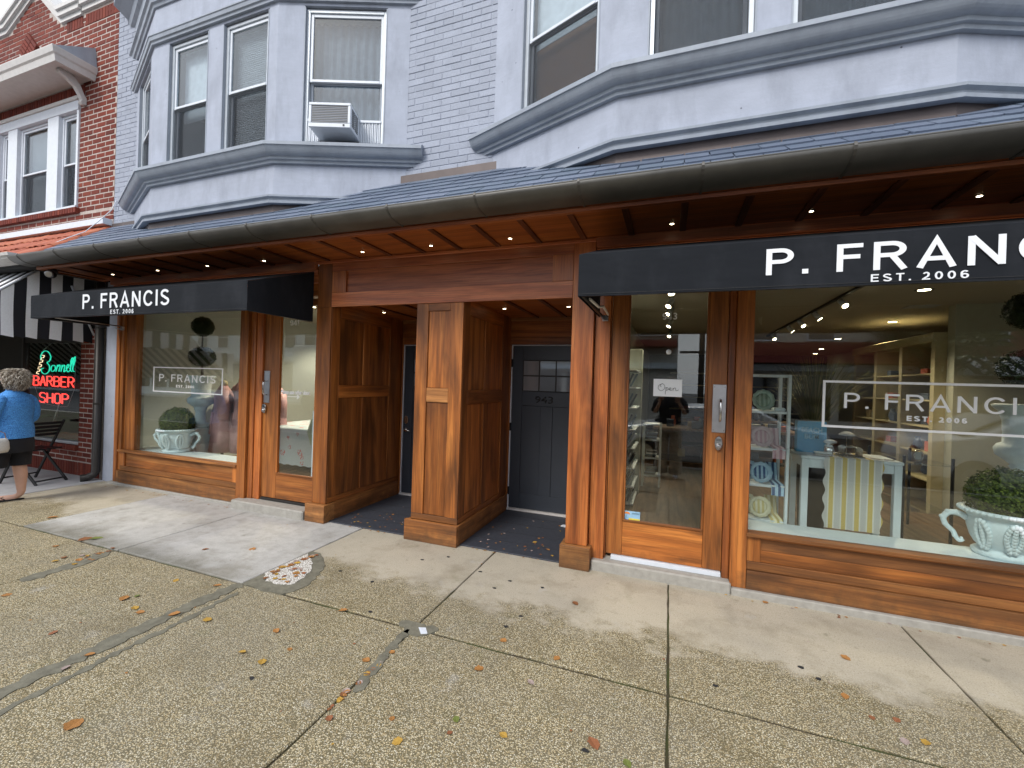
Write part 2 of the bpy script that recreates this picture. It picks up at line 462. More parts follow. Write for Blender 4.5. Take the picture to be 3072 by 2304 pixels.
M['rubber'] = plain('dark rubber', (.02, .02, .022), .8)
M['tanwall'] = stucco('tan stucco', (.62, .58, .50), .85, False)
M['roofred'] = brickmat('dark red roof shingle', [(.20, .035, .03), (.26, .045, .035), (.22, .045, .04)], rough=.7)
M['asphalt'] = plain('asphalt', (.05, .05, .052), .9, var=.25, scale=60, bump=.4, bdist=.004)
M['carwhite'] = plain('white car paint', (.72, .74, .76), .18, var=.01, bump=0, spec=.8)
M['carglass'] = plain('dark car glass', (.012, .014, .016), .05, bump=0, spec=.8)
M['doorlite'] = plain('reflective door lite', (.34, .37, .40), .04, .55, var=.02, bump=0)
M['trunk'] = plain('grey bark', (.10, .085, .07), .9, var=.3, scale=30, bump=.6, bdist=.01)
M['crown'] = brickmat('street tree leaf', [(.035, .065, .014), (.05, .085, .018), (.07, .10, .022)], rough=.6, streak=0)


def glass(name, tint=(1, 1, 1), ior=1.5, haze=0.0):
    m = bpy.data.materials.new(name); m.use_nodes = True; nt = m.node_tree; nt.nodes.clear()
    o = nt.nodes.new('ShaderNodeOutputMaterial'); t = nt.nodes.new('ShaderNodeBsdfTransparent'); g = nt.nodes.new('ShaderNodeBsdfGlossy')
    lw = nt.nodes.new('ShaderNodeLayerWeight'); lw.inputs[0].default_value = .5; pw = nt.nodes.new('ShaderNodeMath'); pw.operation = 'POWER'; pw.inputs[1].default_value = 5.0; nt.links.new(lw.outputs['Facing'], pw.inputs[0]); r0_ = ((ior - 1) / (ior + 1)) ** 2; f = nt.nodes.new('ShaderNodeMath'); f.operation = 'MULTIPLY_ADD'; f.inputs[1].default_value = 1 - r0_; f.inputs[2].default_value = r0_; nt.links.new(pw.outputs[0], f.inputs[0]); mx = nt.nodes.new('ShaderNodeMixShader')
    g.inputs['Roughness'].default_value = 0.0 + haze; t.inputs['Color'].default_value = (*tint, 1)
    nt.links.new(f.outputs[0], mx.inputs[0]); nt.links.new(t.outputs[0], mx.inputs[1]); nt.links.new(g.outputs[0], mx.inputs[2])
    nt.links.new(mx.outputs[0], o.inputs[0]); return m


M['glass'] = glass('shop window glass', (.93, .97, .96), 1.78)
M['winglass'] = glass('upstairs window glass', (.86, .90, .92), 1.9, .02)


# ------------------------------------------------------------------ a plain grotesque alphabet drawn as thick strokes (unit cap height)
def _arc(cx, cz, rx, rz, a0, a1, n=14): return [(cx + rx * math.cos(R(a0 + (a1 - a0) * i / n)), cz + rz * math.sin(R(a0 + (a1 - a0) * i / n))) for i in range(n + 1)]


def glyph(ch, w):
    """centre lines of a letter for stroke width w: (advance width, [polyline, ...])"""
    h = w / 2; t = 1 - h
    if ch == 'P': return .66, [[(h, 0), (h, 1)], [(w, t), (.36, t)] + _arc(.37, .71, .25, t - .71, 90, -90) + [(w, 1.42 - t)]]
    if ch == 'F': return .60, [[(h, 0), (h, t), (.60, t)], [(h, .53), (.54, .53)]]
    if ch == 'E': return .63, [[(.63, t), (h, t), (h, h), (.63, h)], [(h, .52), (.58, .52)]]
    if ch == 'R': return .72, [[(h, 0), (h, 1)], [(w, t), (.38, t)] + _arc(.40, .72, .24, t - .72, 90, -90) + [(w, 1.44 - t)], [(.40, 1.44 - t), (.68, 0)]]
    if ch == 'A': return .78, [[(h * .6, 0), (.39, t + h * .5), (.78 - h * .6, 0)], [(.16, .31), (.62, .31)]]
    if ch == 'N': return .74, [[(h, 0), (h, 1 - .01)], [(.74 - h, 0), (.74 - h, 1 - .01)], [(h, .97), (.74 - h, .03)]]
    if ch == 'C': return .78, [_arc(.42, .5, .42 - h, .5 - h, 38, 322, 26)]
    if ch == 'I': return w, [[(h, 0), (h, 1)]]
    if ch == 'T': return .64, [[(0, t), (.64, t)], [(.32, 0), (.32, t)]]
    if ch == 'S': return .68, [_arc(.34, .735, .25, .265 - h, 20, 90, 6) + _arc(.33, .735, .25, .265 - h, 96, 255, 12) + _arc(.35, .265, .27, .265 - h + .0, 75, -95, 12) + _arc(.34, .265, .27, .265 - h, -100, -168, 6)]
    if ch == '0': return .60, [_arc(.30, .5, .30 - h, .5 - h, 90, 450, 28)]
    if ch == '2': return .60, [_arc(.30, .70, .26 - h, .30 - h, 165, -15, 12) + [(.44, .46), (.10, .14), (h, h), (.60, h)]]
    if ch == '6': return .60, [_arc(.31, .62, .31 - h, .38 - h, 40, 180, 12) + [(h, .34)], _arc(.30, .32, .30 - h, .32 - h, 90, 450, 24)]
    if ch == '9': return .60, [_arc(.29, .38, .31 - h, .38 - h, 220, 360, 12) + [(.60 - h, .66)], _arc(.30, .68, .30 - h, .32 - h, 90, 450, 24)]
    if ch == '4': return .62, [[(.46, 0), (.46, .98), (h * .6, .27), (.62, .27)]]
    if ch == '3': return .60, [_arc(.29, .745, .25 - h + .02, .255 - h, 160, -80, 12) + [(.22, .53)], [(.24, .53)] + _arc(.29, .28, .29 - h, .28 - h + .0, 78, -160, 14)]
    if ch == '1': return .34, [[(.02, .76), (.17, .86), (.24, .99)], [(.24, 0), (.24, 1)]]
    if ch == '.': return w * 1.15, [[(w * .575, 0), (w * .575, w * 1.15)]]
    return .3, []


def ribbon(mb, pts, w, X, Y, Z, fx, fz, depth):
    """flat stroke in the XZ plane with mitred joints"""
    closed = (Vector(pts[0]) - Vector(pts[-1])).length < 1e-4
    P = [Vector(p) for p in (pts[:-1] if closed else pts)]; n = len(P); L = []; Q = []
    for i, p in enumerate(P):
        if closed: a = (p - P[i - 1]).normalized(); b = (P[(i + 1) % n] - p).normalized()
        else:
            a = (p - P[i - 1]).normalized() if i else (P[1] - p).normalized(); b = (P[i + 1] - p).normalized() if i < n - 1 else a
        na = Vector((-a.y, a.x)); nb = Vector((-b.y, b.x)); m = (na + nb); m = m / max(m.length, 1e-6); k = min(2.2, 1 / max(.3, m.dot(na)))
        L.append(p + m * w / 2 * k); Q.append(p - m * w / 2 * k)
    n0 = len(mb.v)
    for dy in (0, depth):
        for arr in (L, Q):
            for p in arr: mb.v.append((X + p.x * fx, Y + dy, Z + p.y * fz))
    for i in range(n if closed else n - 1):
        j = (i + 1) % n
        a, b, c, e = n0 + i, n0 + j, n0 + n + j, n0 + n + i; o = 2 * n
        mb.f += [(a, b, c, e), (a + o, e + o, c + o, b + o), (a, a + o, b + o, b), (e, c, c + o, e + o)]
    if not closed:
        for i in (0, n - 1): mb.f.append((n0 + i, n0 + n + i, n0 + 3 * n + i, n0 + 2 * n + i))


def sign_text(name, txt, mat, parent, x0, x1, y, z0, z1, wt=.15, gap=.16, depth=.002, space=.42):
    """every letter an object, fitted between x0..x1 and z0..z1"""
    x = 0.0; lay = []
    for ch in txt:
        if ch == ' ': x += space; continue
        adv, st = glyph(ch, wt); lay.append((x, st)); x += adv + gap
    tot = x - gap; fx = (x1 - x0) / tot; fz = z1 - z0; wx = wt
    for gx, st in lay:
        mb = MB()
        for i, s_ in enumerate(st): ribbon(mb, s_, wt, x0 + gx * fx, y - i * .0004, z0, fx, fz, depth)
        if mb.v: mb.build(name, mat, parent)
# ================================================================== GROUND
def agg_mat(name, mode):
    m = Mat(name, .8, 0, .35); v = m.world()
    def cells(scale, jit=1.0):
        x = m.n('ShaderNodeTexVoronoi', feature='F1'); x.inputs['Scale'].default_value = scale; x.inputs['Randomness'].default_value = jit
        m.l(v, x.inputs['Vector']); return x
    a = cells(152); b = cells(330)
    sep = m.n('ShaderNodeSeparateColor'); m.l(a.outputs['Color'], sep.inputs[0])
    peb = m.ramp(sep.outputs[0], [(0.0, (.37, .26, .105)), (.2, (.53, .42, .21)), (.42, (.65, .55, .33)), (.6, (.44, .40, .29)), (.78, (.71, .65, .46)), (.92, (.85, .81, .66))], 'CONSTANT')
    peb = m.mix(.35, peb, m.ramp(sep.outputs[1], [(0, (.2, .16, .1)), (1, (.7, .62, .48))]))
    gap = m.ramp(a.outputs['Distance'], [(.34, 0.0), (.56, 1.0)])
    fine = m.ramp(b.outputs['Distance'], [(.2, 0.0), (.7, 1.0)])
    agg = m.mix(gap, peb, m.mix(fine, (.21, .175, .10), (.12, .10, .055)))
    sand = m.noise(v, 130, 3, .8); mid = m.noise(v, 9, 5, .6); big = m.noise(v, 1.4, 4, .6)
    con = m.mix(m.ramp(sand, [(.35, 0.0), (.7, 1.0)]), (.38, .335, .25), (.54, .49, .40))
    sp = cells(55); con = m.mix(m.ramp(sp.outputs['Distance'], [(.10, .55), (.22, 0.0)]), con, (.16, .14, .11))
    if mode == 'light':
        con = m.mix(m.ramp(sand, [(.35, 0.0), (.7, 1.0)]), (.39, .38, .36), (.56, .55, .53))
        con = m.mix(m.ramp(mid, [(.46, 0.0), (.72, .6)]), con, (.30, .29, .27))
    yy = m.n('ShaderNodeSeparateXYZ'); m.l(v, yy.inputs[0])
    edge = m.math('ADD', yy.outputs[1], m.math('MULTIPLY', m.math('SUBTRACT', big, .5), 1.0))
    edge = m.math('ADD', edge, m.math('MULTIPLY', m.math('SUBTRACT', mid, .5), .5))
    if mode == 'agg': band = m.ramp(m.math('SUBTRACT', edge, 2.0), [(.82, 0.0), (1.08, 1.0)])
    elif mode == 'light':
        band = m.ramp(m.math('SUBTRACT', edge, 2.0), [(.38, .0), (.72, 1.0)])
        agg = m.mix(m.ramp(sand, [(.3, 0.0), (.75, 1.0)]), (.15, .145, .12), (.29, .28, .25))
    else: band = 1.0
    c = m.mix(band, agg, con)
    stain = m.ramp(m.noise(v, 2.6, 5, .65), [(.5, 0.0), (.72, 1.0)])
    c = m.mix(m.math('MULTIPLY', stain, .42), c, (.13, .10, .045)); wr = m.ramp(m.noise(v, .9, 5, .7), [(.42, 0.0), (.62, 1.0)]); c = m.mix(m.math('MULTIPLY', wr, .25), c, (.20, .19, .165))
    drk = m.ramp(m.noise(v, 11, 3, .6), [(.66, 0.0), (.74, 1.0)]); c = m.mix(m.math('MULTIPLY', drk, .35), c, (.06, .055, .04))
    moss = m.ramp(m.noise(v, 5.5, 4, .6), [(.60, 0.0), (.78, 1.0)]); c = m.mix(m.math('MULTIPLY', moss, .28), c, (.10, .11, .03))
    pale = m.ramp(m.noise(v, 4.1, 3, .5), [(.66, 0.0), (.74, 1.0)]); c = m.mix(m.math('MULTIPLY', pale, .22), c, (.5, .5, .5))
    hgt = m.mix(band, m.math('SUBTRACT', 1.0, a.outputs['Distance']), m.math('MULTIPLY', sand, .35))
    return m.out(c, None, m.bump(hgt, .55, .006))


M['agg'] = agg_mat('exposed aggregate concrete', 'agg'); M['lightslab'] = agg_mat('newer pale concrete', 'light')
_m = Mat('sand and moss in the joints', .95); _v = _m.world()
M['joint'] = _m.out(_m.mix(_m.ramp(_m.noise(_v, 3, 4), [(.45, 0.0), (.6, 1.0)]), (.050, .038, .020), (.045, .055, .012)), None, _m.bump(_m.noise(_v, 90, 4), .6, .006))
_m = Mat('smooth grey repair mortar', .85); _v = _m.world()
M['patch'] = _m.out(_m.mix(_m.ramp(_m.noise(_v, 14, 6, .65), [(.3, 0.0), (.7, 1.0)]), (.105, .098, .072), (.20, .188, .14)), None, _m.bump(_m.noise(_v, 45, 5), .5, .005))
_m = Mat('white crushed gravel', .9); _v = _m.world(); _x = _m.n('ShaderNodeTexVoronoi'); _x.inputs['Scale'].default_value = 80; _m.l(_v, _x.inputs['Vector'])
M['gravel'] = _m.out(_m.ramp(_x.outputs['Distance'], [(.2, (.78, .76, .72)), (.8, (.30, .27, .22))]), None, _m.bump(_x.outputs['Distance'], .8, .01))
_m = Mat('charcoal deck paint', .6); _v = _m.world((1, 1, 1))
_dn = _m.ramp(_m.noise(_v, 26, 5, .7), [(.35, 0.0), (.8, .5)])
M['floorpaint'] = _m.out(_m.mix(_dn, (.032, .037, .05), (.07, .075, .088)), None, _m.bump(_m.noise(_v, 50, 4), .3, .002))
_m = Mat('pale tan interior slab', .6); M['shopfloor'] = M['int_floor']

ground = boxo('ground', M['asphalt'], None, -150, 150, -150, 150, -.6, -.16, kind='structure')
sidewalk = boxo('sidewalk', M['joint'], None, -30, 14, -1.6, 4.2, -.159, -.013, kind='structure')
xs = [-10.7, -9.16, -7.625, -6.1, -4.565, -3.03, -1.5, .04, 1.56, 3.09, 4.62]
ys = [-1.45, -.65, .88, 2.41, 3.86]
g = .006
for i in range(len(xs) - 1):
    for j in range(len(ys) - 1):
        x0, x1, y0, y1 = xs[i], xs[i + 1], ys[j], ys[j + 1]
        mt = M['agg']
        if j == 3 and i in (3, 4): mt = M['lightslab']
        if i < 2: continue
        lift = random.uniform(-.0015, .0015)
        # slab edges slightly ragged: 12 points along every side
        pts = []
        N = 14; y0 += .006; y1 -= .006
        for k in range(N): pts.append((x0 + g + (x1 - x0 - 2 * g) * k / N, y0 + g))
        for k in range(N): pts.append((x1 - g, y0 + g + (y1 - y0 - 2 * g) * k / N))
        for k in range(N): pts.append((x1 - g - (x1 - x0 - 2 * g) * k / N, y1 - g))
        for k in range(N): pts.append((x0 + g, y1 - g - (y1 - y0 - 2 * g) * k / N))
        pts = [(px + random.uniform(-.003, .003), py + random.uniform(-.003, .003), -.10) for px, py in pts]
        MB().poly(pts, (0, 0, .10 + lift)).build('slab', mt, sidewalk, bevel=.005)
for k, (x0, x1) in enumerate([(-9.16, -7.631), (-10.7, -9.172), (-12.2, -10.712)]):
    boxo('slab', M['curbred'], sidewalk, x0, x1, 2.42, 3.86, -.1, .006, bevel=.006)
    boxo('slab', M['agg'], sidewalk, x0, x1, .886, 2.405, -.1, 0, bevel=.006)
    boxo('slab', M['agg'], sidewalk, x0, x1, -.64, .874, -.1, 0, bevel=.006)


def strip(name, pts, w, mat, z, h, parent, jit=.4):
    """an uneven flat strip along a line on the ground"""
    L = []; Rr = []
    P = []
    for a, b in zip(pts[:-1], pts[1:]):
        n = max(2, int((Vector(b) - Vector(a)).length / .03))
        for k in range(n): P.append(Vector(a).lerp(Vector(b), k / n))
    P.append(Vector(pts[-1]))
    for i, p in enumerate(P):
        t = (P[min(i + 1, len(P) - 1)] - P[max(0, i - 1)]).normalized(); nrm = Vector((t.y, -t.x))
        ww = w * .5 * (1 + random.uniform(-jit, jit) * (1 if 0 < i < len(P) - 1 else 0))
        ww *= (.35 if i in (0, len(P) - 1) else 1)
        L.append(p + nrm * ww); Rr.append(p - nrm * w * .5 * (1 + random.uniform(-jit, jit)) * (.35 if i in (0, len(P) - 1) else 1))
    mb = MB()
    n0 = len(P)
    mb.v = [(p.x, p.y, z + h) for p in L] + [(p.x, p.y, z + h) for p in Rr] + [(p.x, p.y, z - .01) for p in L] + [(p.x, p.y, z - .01) for p in Rr]
    for i in range(n0 - 1):
        mb.f += [(i, i + 1, n0 + i + 1, n0 + i), (2 * n0 + i, 2 * n0 + i + 1, i + 1, i), (n0 + i, n0 + i + 1, 3 * n0 + i + 1, 3 * n0 + i)]
    return mb.build(name, mat, parent)


strip('mortar_seam', [(-3.03, 2.40), (-3.045, 1.9), (-3.03, 1.4), (-3.04, .9), (-3.03, .2)], .10, M['patch'], 0, .004, sidewalk, .45)
strip('mortar_seam', [(-2.93, 2.30), (-2.90, 1.9), (-2.89, 1.5), (-2.86, 1.1), (-2.85, .6)], .04, M['patch'], 0, .0022, sidewalk, .8)
strip('mortar_seam', [(-4.58, 2.36), (-4.52, 2.1), (-4.50, 1.78)], .12, M['patch'], 0, .005, sidewalk, .4)
strip('mortar_seam', [(-1.52, 2.38), (-1.50, 2.1), (-1.46, 1.8)], .05, M['patch'], 0, .004, sidewalk, .6)
strip('mortar_seam', [(-1.62, 2.44), (-1.45, 2.40), (-1.35, 2.46)], .10, M['patch'], 0, .004, sidewalk, .5)
def rag(pts, j=.012, st=.035):
    out = []
    for a, b in zip(pts, pts[1:] + pts[:1]):
        A, B_ = Vector(a), Vector(b); n = max(1, int((B_ - A).length / st))
        for k in range(n): q = A.lerp(B_, k / n); out.append((q.x + random.uniform(-j, j) * (0 if q.x < -3.0 else 1), q.y + random.uniform(-j, j)))
    return out


outer = [(-3.03, 3.09), (-2.93, 3.08), (-2.82, 3.02), (-2.70, 2.90), (-2.61, 2.76), (-2.56, 2.60), (-2.56, 2.46), (-2.63, 2.40), (-2.78, 2.39), (-3.02, 2.405)]
MB().poly([(x, y, -.01) for x, y in rag(outer)], (0, 0, .0135)).build('mortar_patch', M['patch'], sidewalk)
inner = [(-3.015, 3.03), (-2.93, 2.98), (-2.82, 2.90), (-2.73, 2.79), (-2.67, 2.66), (-2.66, 2.54), (-2.76, 2.50), (-2.90, 2.505), (-3.015, 2.60)]
MB().poly([(x, y, -.008) for x, y in rag(inner)], (0, 0, .0145)).build('gravel_fill', M['gravel'], sidewalk)
# low concrete footing under the woodwork
for nm, a in (('footing', (-7.44, -4.90, 3.775, 3.95, -.02, .03)), ('footing', (.50, 4.6, 3.765, 3.95, -.02, .052))):
    boxo(nm, M['curb'], sidewalk, *a, bevel=.008)
boxo('door_step', M['curb'], sidewalk, -4.885, -3.775, 3.70, 3.96, -.02, .10, bevel=.012)
boxo('door_step', M['curb'], sidewalk, -.600, .497, 3.765, 3.96, -.02, .088, bevel=.012)

# ================================================================== THE SHOP BUILDING
shop = thing('shop_building', 'pale grey painted brick building with bay windows over a brown wooden shopfront', 'building', (-1.5, 3.9, 0))
YW = 3.90; YB = 3.42; XL = -7.69; XR = 4.6


def part(name, mat, x0, x1, y0, y1, z0, z1, bevel=.0025, **kw): return boxo(name, mat, shop, x0, x1, y0, y1, z0, z1, bevel=bevel, **kw)


# ---------------- woodwork of the ground floor
def panel_under(x0, x1, ends=True):
    """stall riser below a shop window, from x0 to x1"""
    part('base_board', WXb, x0, x1, 3.800, 3.86, .052 if x0 > 0 else .031, .197)
    part('bottom_rail', WXb, x0, x1, 3.822, 3.87, .2, .264)
    part('stile', WZ, x0, x0 + .095, 3.8225, 3.87, .2665, .462)
    part('stile', WZ, x1 - .095, x1, 3.8225, 3.87, .2665, .462)
    part('top_rail', WX, x0 + .097, x1 - .097, 3.822, 3.87, .449, .462)
    part('riser_board', WX, x0 + .0955, x1 - .0955, 3.840, 3.865, .265, .355)
    part('riser_board', WXb, x0 + .0955, x1 - .0955, 3.845, 3.866, .3555, .4485)
    part('sill', WXb, x0 - .01, x1 + .004, 3.788, 3.90, .4645, .492)


panel_under(-7.232, -4.935); panel_under(.607, 3.9)
# left shopfront
part('corner_post', WZ, -7.372, -7.30, 3.815, 3.95, .03, 2.86); part('corner_post', WZ, -7.297, -7.236, 3.832, 3.95, .2, 2.86)
part('base_block', WXl, -7.297, -7.234, 3.815, 3.94, .031, .197)
part('mullion', WZ, -7.2325, -7.005, 3.86, 3.94, .493, 2.86)
part('post', WZ, -4.932, -4.795, 3.80, 3.95, .031, 2.86); part('post', WZr, -4.792, -4.715, 3.835, 3.95, .031, 2.86)
part('door_jamb', WZr, -4.712, -4.612, 3.85, 3.96, .101, 2.86)
part('transom_beam', WX, -7.0, -4.935, 3.84, 3.94, 2.52, 2.86); part('transom_beam', WX, -4.610, -3.66, 3.85, 3.94, 2.52, 2.86)
# right shopfront
part('door_jamb', WZr, -.632, -.502, 3.825, 3.96, .0, 2.86); part('door_stop', WZr, -.5, -.492, 3.86, 3.96, .089, 2.86)
part('door_stop', WZr, .437, .485, 3.85, 3.95, .05, 2.86); part('post', WZ, .488, .604, 3.800, 3.95, .053, 2.86)
part('mullion', WZr, .6065, .6135, 3.84, 3.93, .493, 2.86)
part('transom_beam', WX, -.49, .435, 3.85, 3.94, 2.52, 2.86); part('transom_beam', WX, .615, 3.9, 3.84, 3.94, 2.52, 2.86)
part('post', WZ, 3.902, 4.05, 3.80, 3.95, .053, 2.86); part('side_wall', M['stucco'], 4.052, XR, 3.82, 3.95, -.1, 2.86)
# frieze boards between the transom and the eaves
for x0, x1 in ((-7.40, -3.73), (-.63, 4.6)):
    part('frieze_board', WXr, x0, x1, 3.79, 3.835, 2.655, 2.74); part('frieze_board', WXr, x0, x1, 3.775, 3.788, 2.745, 2.79); part('crown_moulding', WXr, x0, x1, 3.735, 3.79, 2.795, 2.875)


def glass_door(x0, x1, gx0, gx1, zb, label):
    Y0, Y1 = 3.875, 3.92
    dr = part('shop_door', WZ, x0, gx0, Y0, Y1, zb, 2.50, label=label)
    dr2 = boxo('stile', WZ, dr, gx1, x1, Y0, Y1, zb, 2.50, bevel=.003)
    boxo('kick_rail', WX, dr, gx0 + .001, gx1 - .001, Y0 + .001, Y1, zb, .425, bevel=.003)
    boxo('top_rail', WX, dr, gx0 + .001, gx1 - .001, Y0 + .001, Y1, 2.42, 2.50, bevel=.003)
    b = .018
    boxo('glazing_bead', WX, dr, gx0 + .001, gx1 - .001, Y0 - .006, Y1 - .02, .427, .427 + b, bevel=.003)
    boxo('glazing_bead', WZ, dr, gx0 + .001, gx0 + b, Y0 - .006, Y1 - .02, .427 + b + .001, 2.419, bevel=.003)
    boxo('glazing_bead', WZ, dr, gx1 - b, gx1 - .001, Y0 - .006, Y1 - .02, .427 + b + .001, 2.419, bevel=.003)
    boxo('pane', M['glass'], dr, gx0 + .004, gx1 - .004, 3.894, 3.900, .44, 2.419)
    return dr


d1 = glass_door(-4.608, -3.665, -4.375, -3.80, .135, 'wooden glass door with a note to use the other door')
d2 = glass_door(-.488, .434, -.352, .292, .13, 'wooden glass door with the open sign')
part('threshold', M['white'], -.44, .43, 3.85, 3.93, .0885, .126); part('threshold', M['dark'], -4.6, -3.67, 3.86, 3.93, .1005, .13)


def pull_and_lock(dr, px0, px1, z0, z1, lx, lz):
    boxo('push_plate', M['steel'], dr, px0, px1, 3.868, 3.8745, z0, z1, bevel=.001)
    cx = (px0 + px1) / 2 + .006
    MB().tube([(cx, 3.868, z1 - .12), (cx, 3.825, z1 - .125), (cx, 3.815, z1 - .15), (cx, 3.815, z0 + .125), (cx, 3.825, z0 + .10), (cx, 3.868, z0 + .095)], .0085, 8).build('door_handle', M['chrome'], dr)
    for zz in (z0 + .02, z1 - .02):
        for xx in (px0 + .012, px1 - .012): MB().blob((xx, 3.867, zz), .004, 6, 4).build('screw', M['chrome'], dr)
    pts = [(lx + .032 * math.cos(a) * (1 if abs(math.cos(a)) < .8 else .95), 3.868, lz + .058 * math.sin(a)) for a in [i * math.pi / 8 for i in range(16)]]
    MB().poly(pts, (0, -.018, 0)).build('keypad_lock', M['chrome'], dr, bevel=.003)
    k = MB().lathe([(.022, 0), (.022, .012), (.014, .018)], (0, 0, 0), 14).build('lock_knob', M['steel'], dr)
    k.rotation_euler = (R(90), 0, 0); k.location = (lx, 3.842, lz - .025)
    for r_ in range(2):
        for c_ in range(5): MB().box(lx - .018 + c_ * .008, lx - .013 + c_ * .008, 3.846, 3.852, lz + .018 + r_ * .011, lz + .025 + r_ * .011).build('key_button', M['dark'], dr)


pull_and_lock(d2, .332, .432, 1.250, 1.640, .385, 1.165); pull_and_lock(d1, -4.60, -4.508, 1.268, 1.652, -4.575, 1.20)
# shop window panes
part('window_pane', M['glass'], -7.003, -4.934, 3.894, 3.901, .493, 2.518, bevel=0); part('window_pane', M['glass'], .615, 3.9, 3.884, 3.891, .493, 2.518, bevel=0)

# ---------------- piers, beam and the two alcoves
Yp = 3.76
part('post', WZ, -3.705, -3.512, Yp, 3.784, .2, 2.368); part('post_back', WZ, -3.705, -3.5345, 3.7845, 3.86, .2, 2.368); part('post', WZ, -3.705, -3.512, Yp + .001, 3.86, 2.370, 2.875)
part('base_block', WXl, -3.755, -3.487, 3.715, 3.875, -.0, .197)
part('post', WZr, -.828, -.637, Yp, 3.96, .2, 2.875); part('base_block', WXl, -.865, -.603, 3.712, 3.955, 0, .197)
part('beam', WXr, -3.510, -.830, 3.785, 3.86, 2.395, 2.86)
part('beam_rail', WXr, -3.510, -.830, Yp, 3.784, 2.37, 2.522); part('beam_rail', WXr, -3.510, -.830, Yp, 3.784, 2.76, 2.86)
part('beam_stile', WZr, -3.510, -3.325, Yp + .001, 3.784, 2.5235, 2.7585); part('beam_stile', WZr, -1.02, -.830, Yp + .001, 3.784, 2.5235, 2.7585)
part('crown_moulding', WXr, -3.72, -.632, 3.735, 3.759, 2.845, 2.878)
# centre pier
x0, x1 = -2.418, -1.897
part('pier_core', WZ, x0 + .02, x1 - .022, 3.785, 5.09, 0, 2.39, bevel=0)
part('stile', WZ, x0, -2.285, Yp, 3.784, .262, 2.366); part('stile', WZ, -2.038, x1, Yp, 3.784, .262, 2.366)
part('rail', WX, -2.2835, -2.0395, Yp + .001, 3.784, 2.292, 2.366); part('rail', WXl, -2.2835, -2.0395, Yp + .001, 3.784, 1.385, 1.525)
part('rail', WXb, x0, x1, Yp, 3.784, .203, .26)
part('panel_board', WZ, -2.283, -2.040, 3.7755, 3.7835, 1.527, 2.290); part('panel_board', WZ, -2.283, -2.040, 3.7755, 3.7835, .262, 1.383)
part('base_board', WXb, x0 - .045, x1 + .022, 3.712, 3.758, 0, .2)


def side_panels(X, sgn):
    """panelled alcove wall at x = X whose face looks along sgn * x"""
    def b(name, mat, t0, t1, y0, y1, z0, z1):
        a, c = sorted((X - sgn * t0, X - sgn * t1)); part(name, mat, a, c, y0, y1, z0, z1)
    b('stile', WZ, 0, .02, 3.7855, 3.915, .262, 2.42); b('stile', WZ, 0, .02, 4.318, 4.432, .262, 1.366); b('stile', WZ, 0, .02, 4.318, 4.432, 1.5135, 2.266)
    b('stile', WZ, 0, .02, 4.845, 5.115, .262, 2.42)
    b('rail', WY, .0005, .02, 3.9165, 4.8435, 1.368, 1.512); b('rail', WY, .0005, .02, 3.9165, 4.8435, 2.268, 2.42)
    b('rail', WY, 0, .02, 3.7855, 5.09, .203, .26)
    b('base_board', WYb, -.022, .02, 3.7605 if sgn < 0 or X > -2.5 else 3.877, 5.088, 0, .2)
    for y0, y1 in ((3.9165, 4.3165), (4.4335, 4.8435)):
        for z0, z1 in ((.262, 1.366), (1.5135, 2.266)): b('panel_board', WZ, .0115, .019, y0, y1, z0, z1)


side_panels(-1.897, 1); side_panels(-3.512, 1)
part('alcove_wall', WZ, -3.66, -3.533, 3.865, 5.16, 0, 2.86, bevel=0)
part('alcove_wall', WZ, -.828, -.70, 3.965, 5.16, 0, 2.86, bevel=0)
part('base_board', WYb, -2.45, -2.42, 3.7605, 5.088, 0, .2)
part('alcove_ceiling', WCl, -3.53, -.83, 3.865, 5.158, 2.42, 2.45, bevel=0)
for xx in (-3.16, -2.75, -1.55, -1.2): part('ceiling_batten', WD, xx - .02, xx + .02, 3.87, 5.08, 2.404, 2.4195)
for n_, a in enumerate(((-3.508, -2.42), (-1.873, -.83))):
    part('alcove_floor', M['floorpaint'], a[0], a[1], 3.79, 5.12, -.01, .012, bevel=.003)
for n_, a in enumerate(((-3.488, -2.452), (-1.872, -.867))):
    for yb in (4.05, 4.32, 4.6, 4.87): MB().box(a[0], a[1], yb, yb + .004, .0118, .0128).build('board_joint', M['dark'], shop)


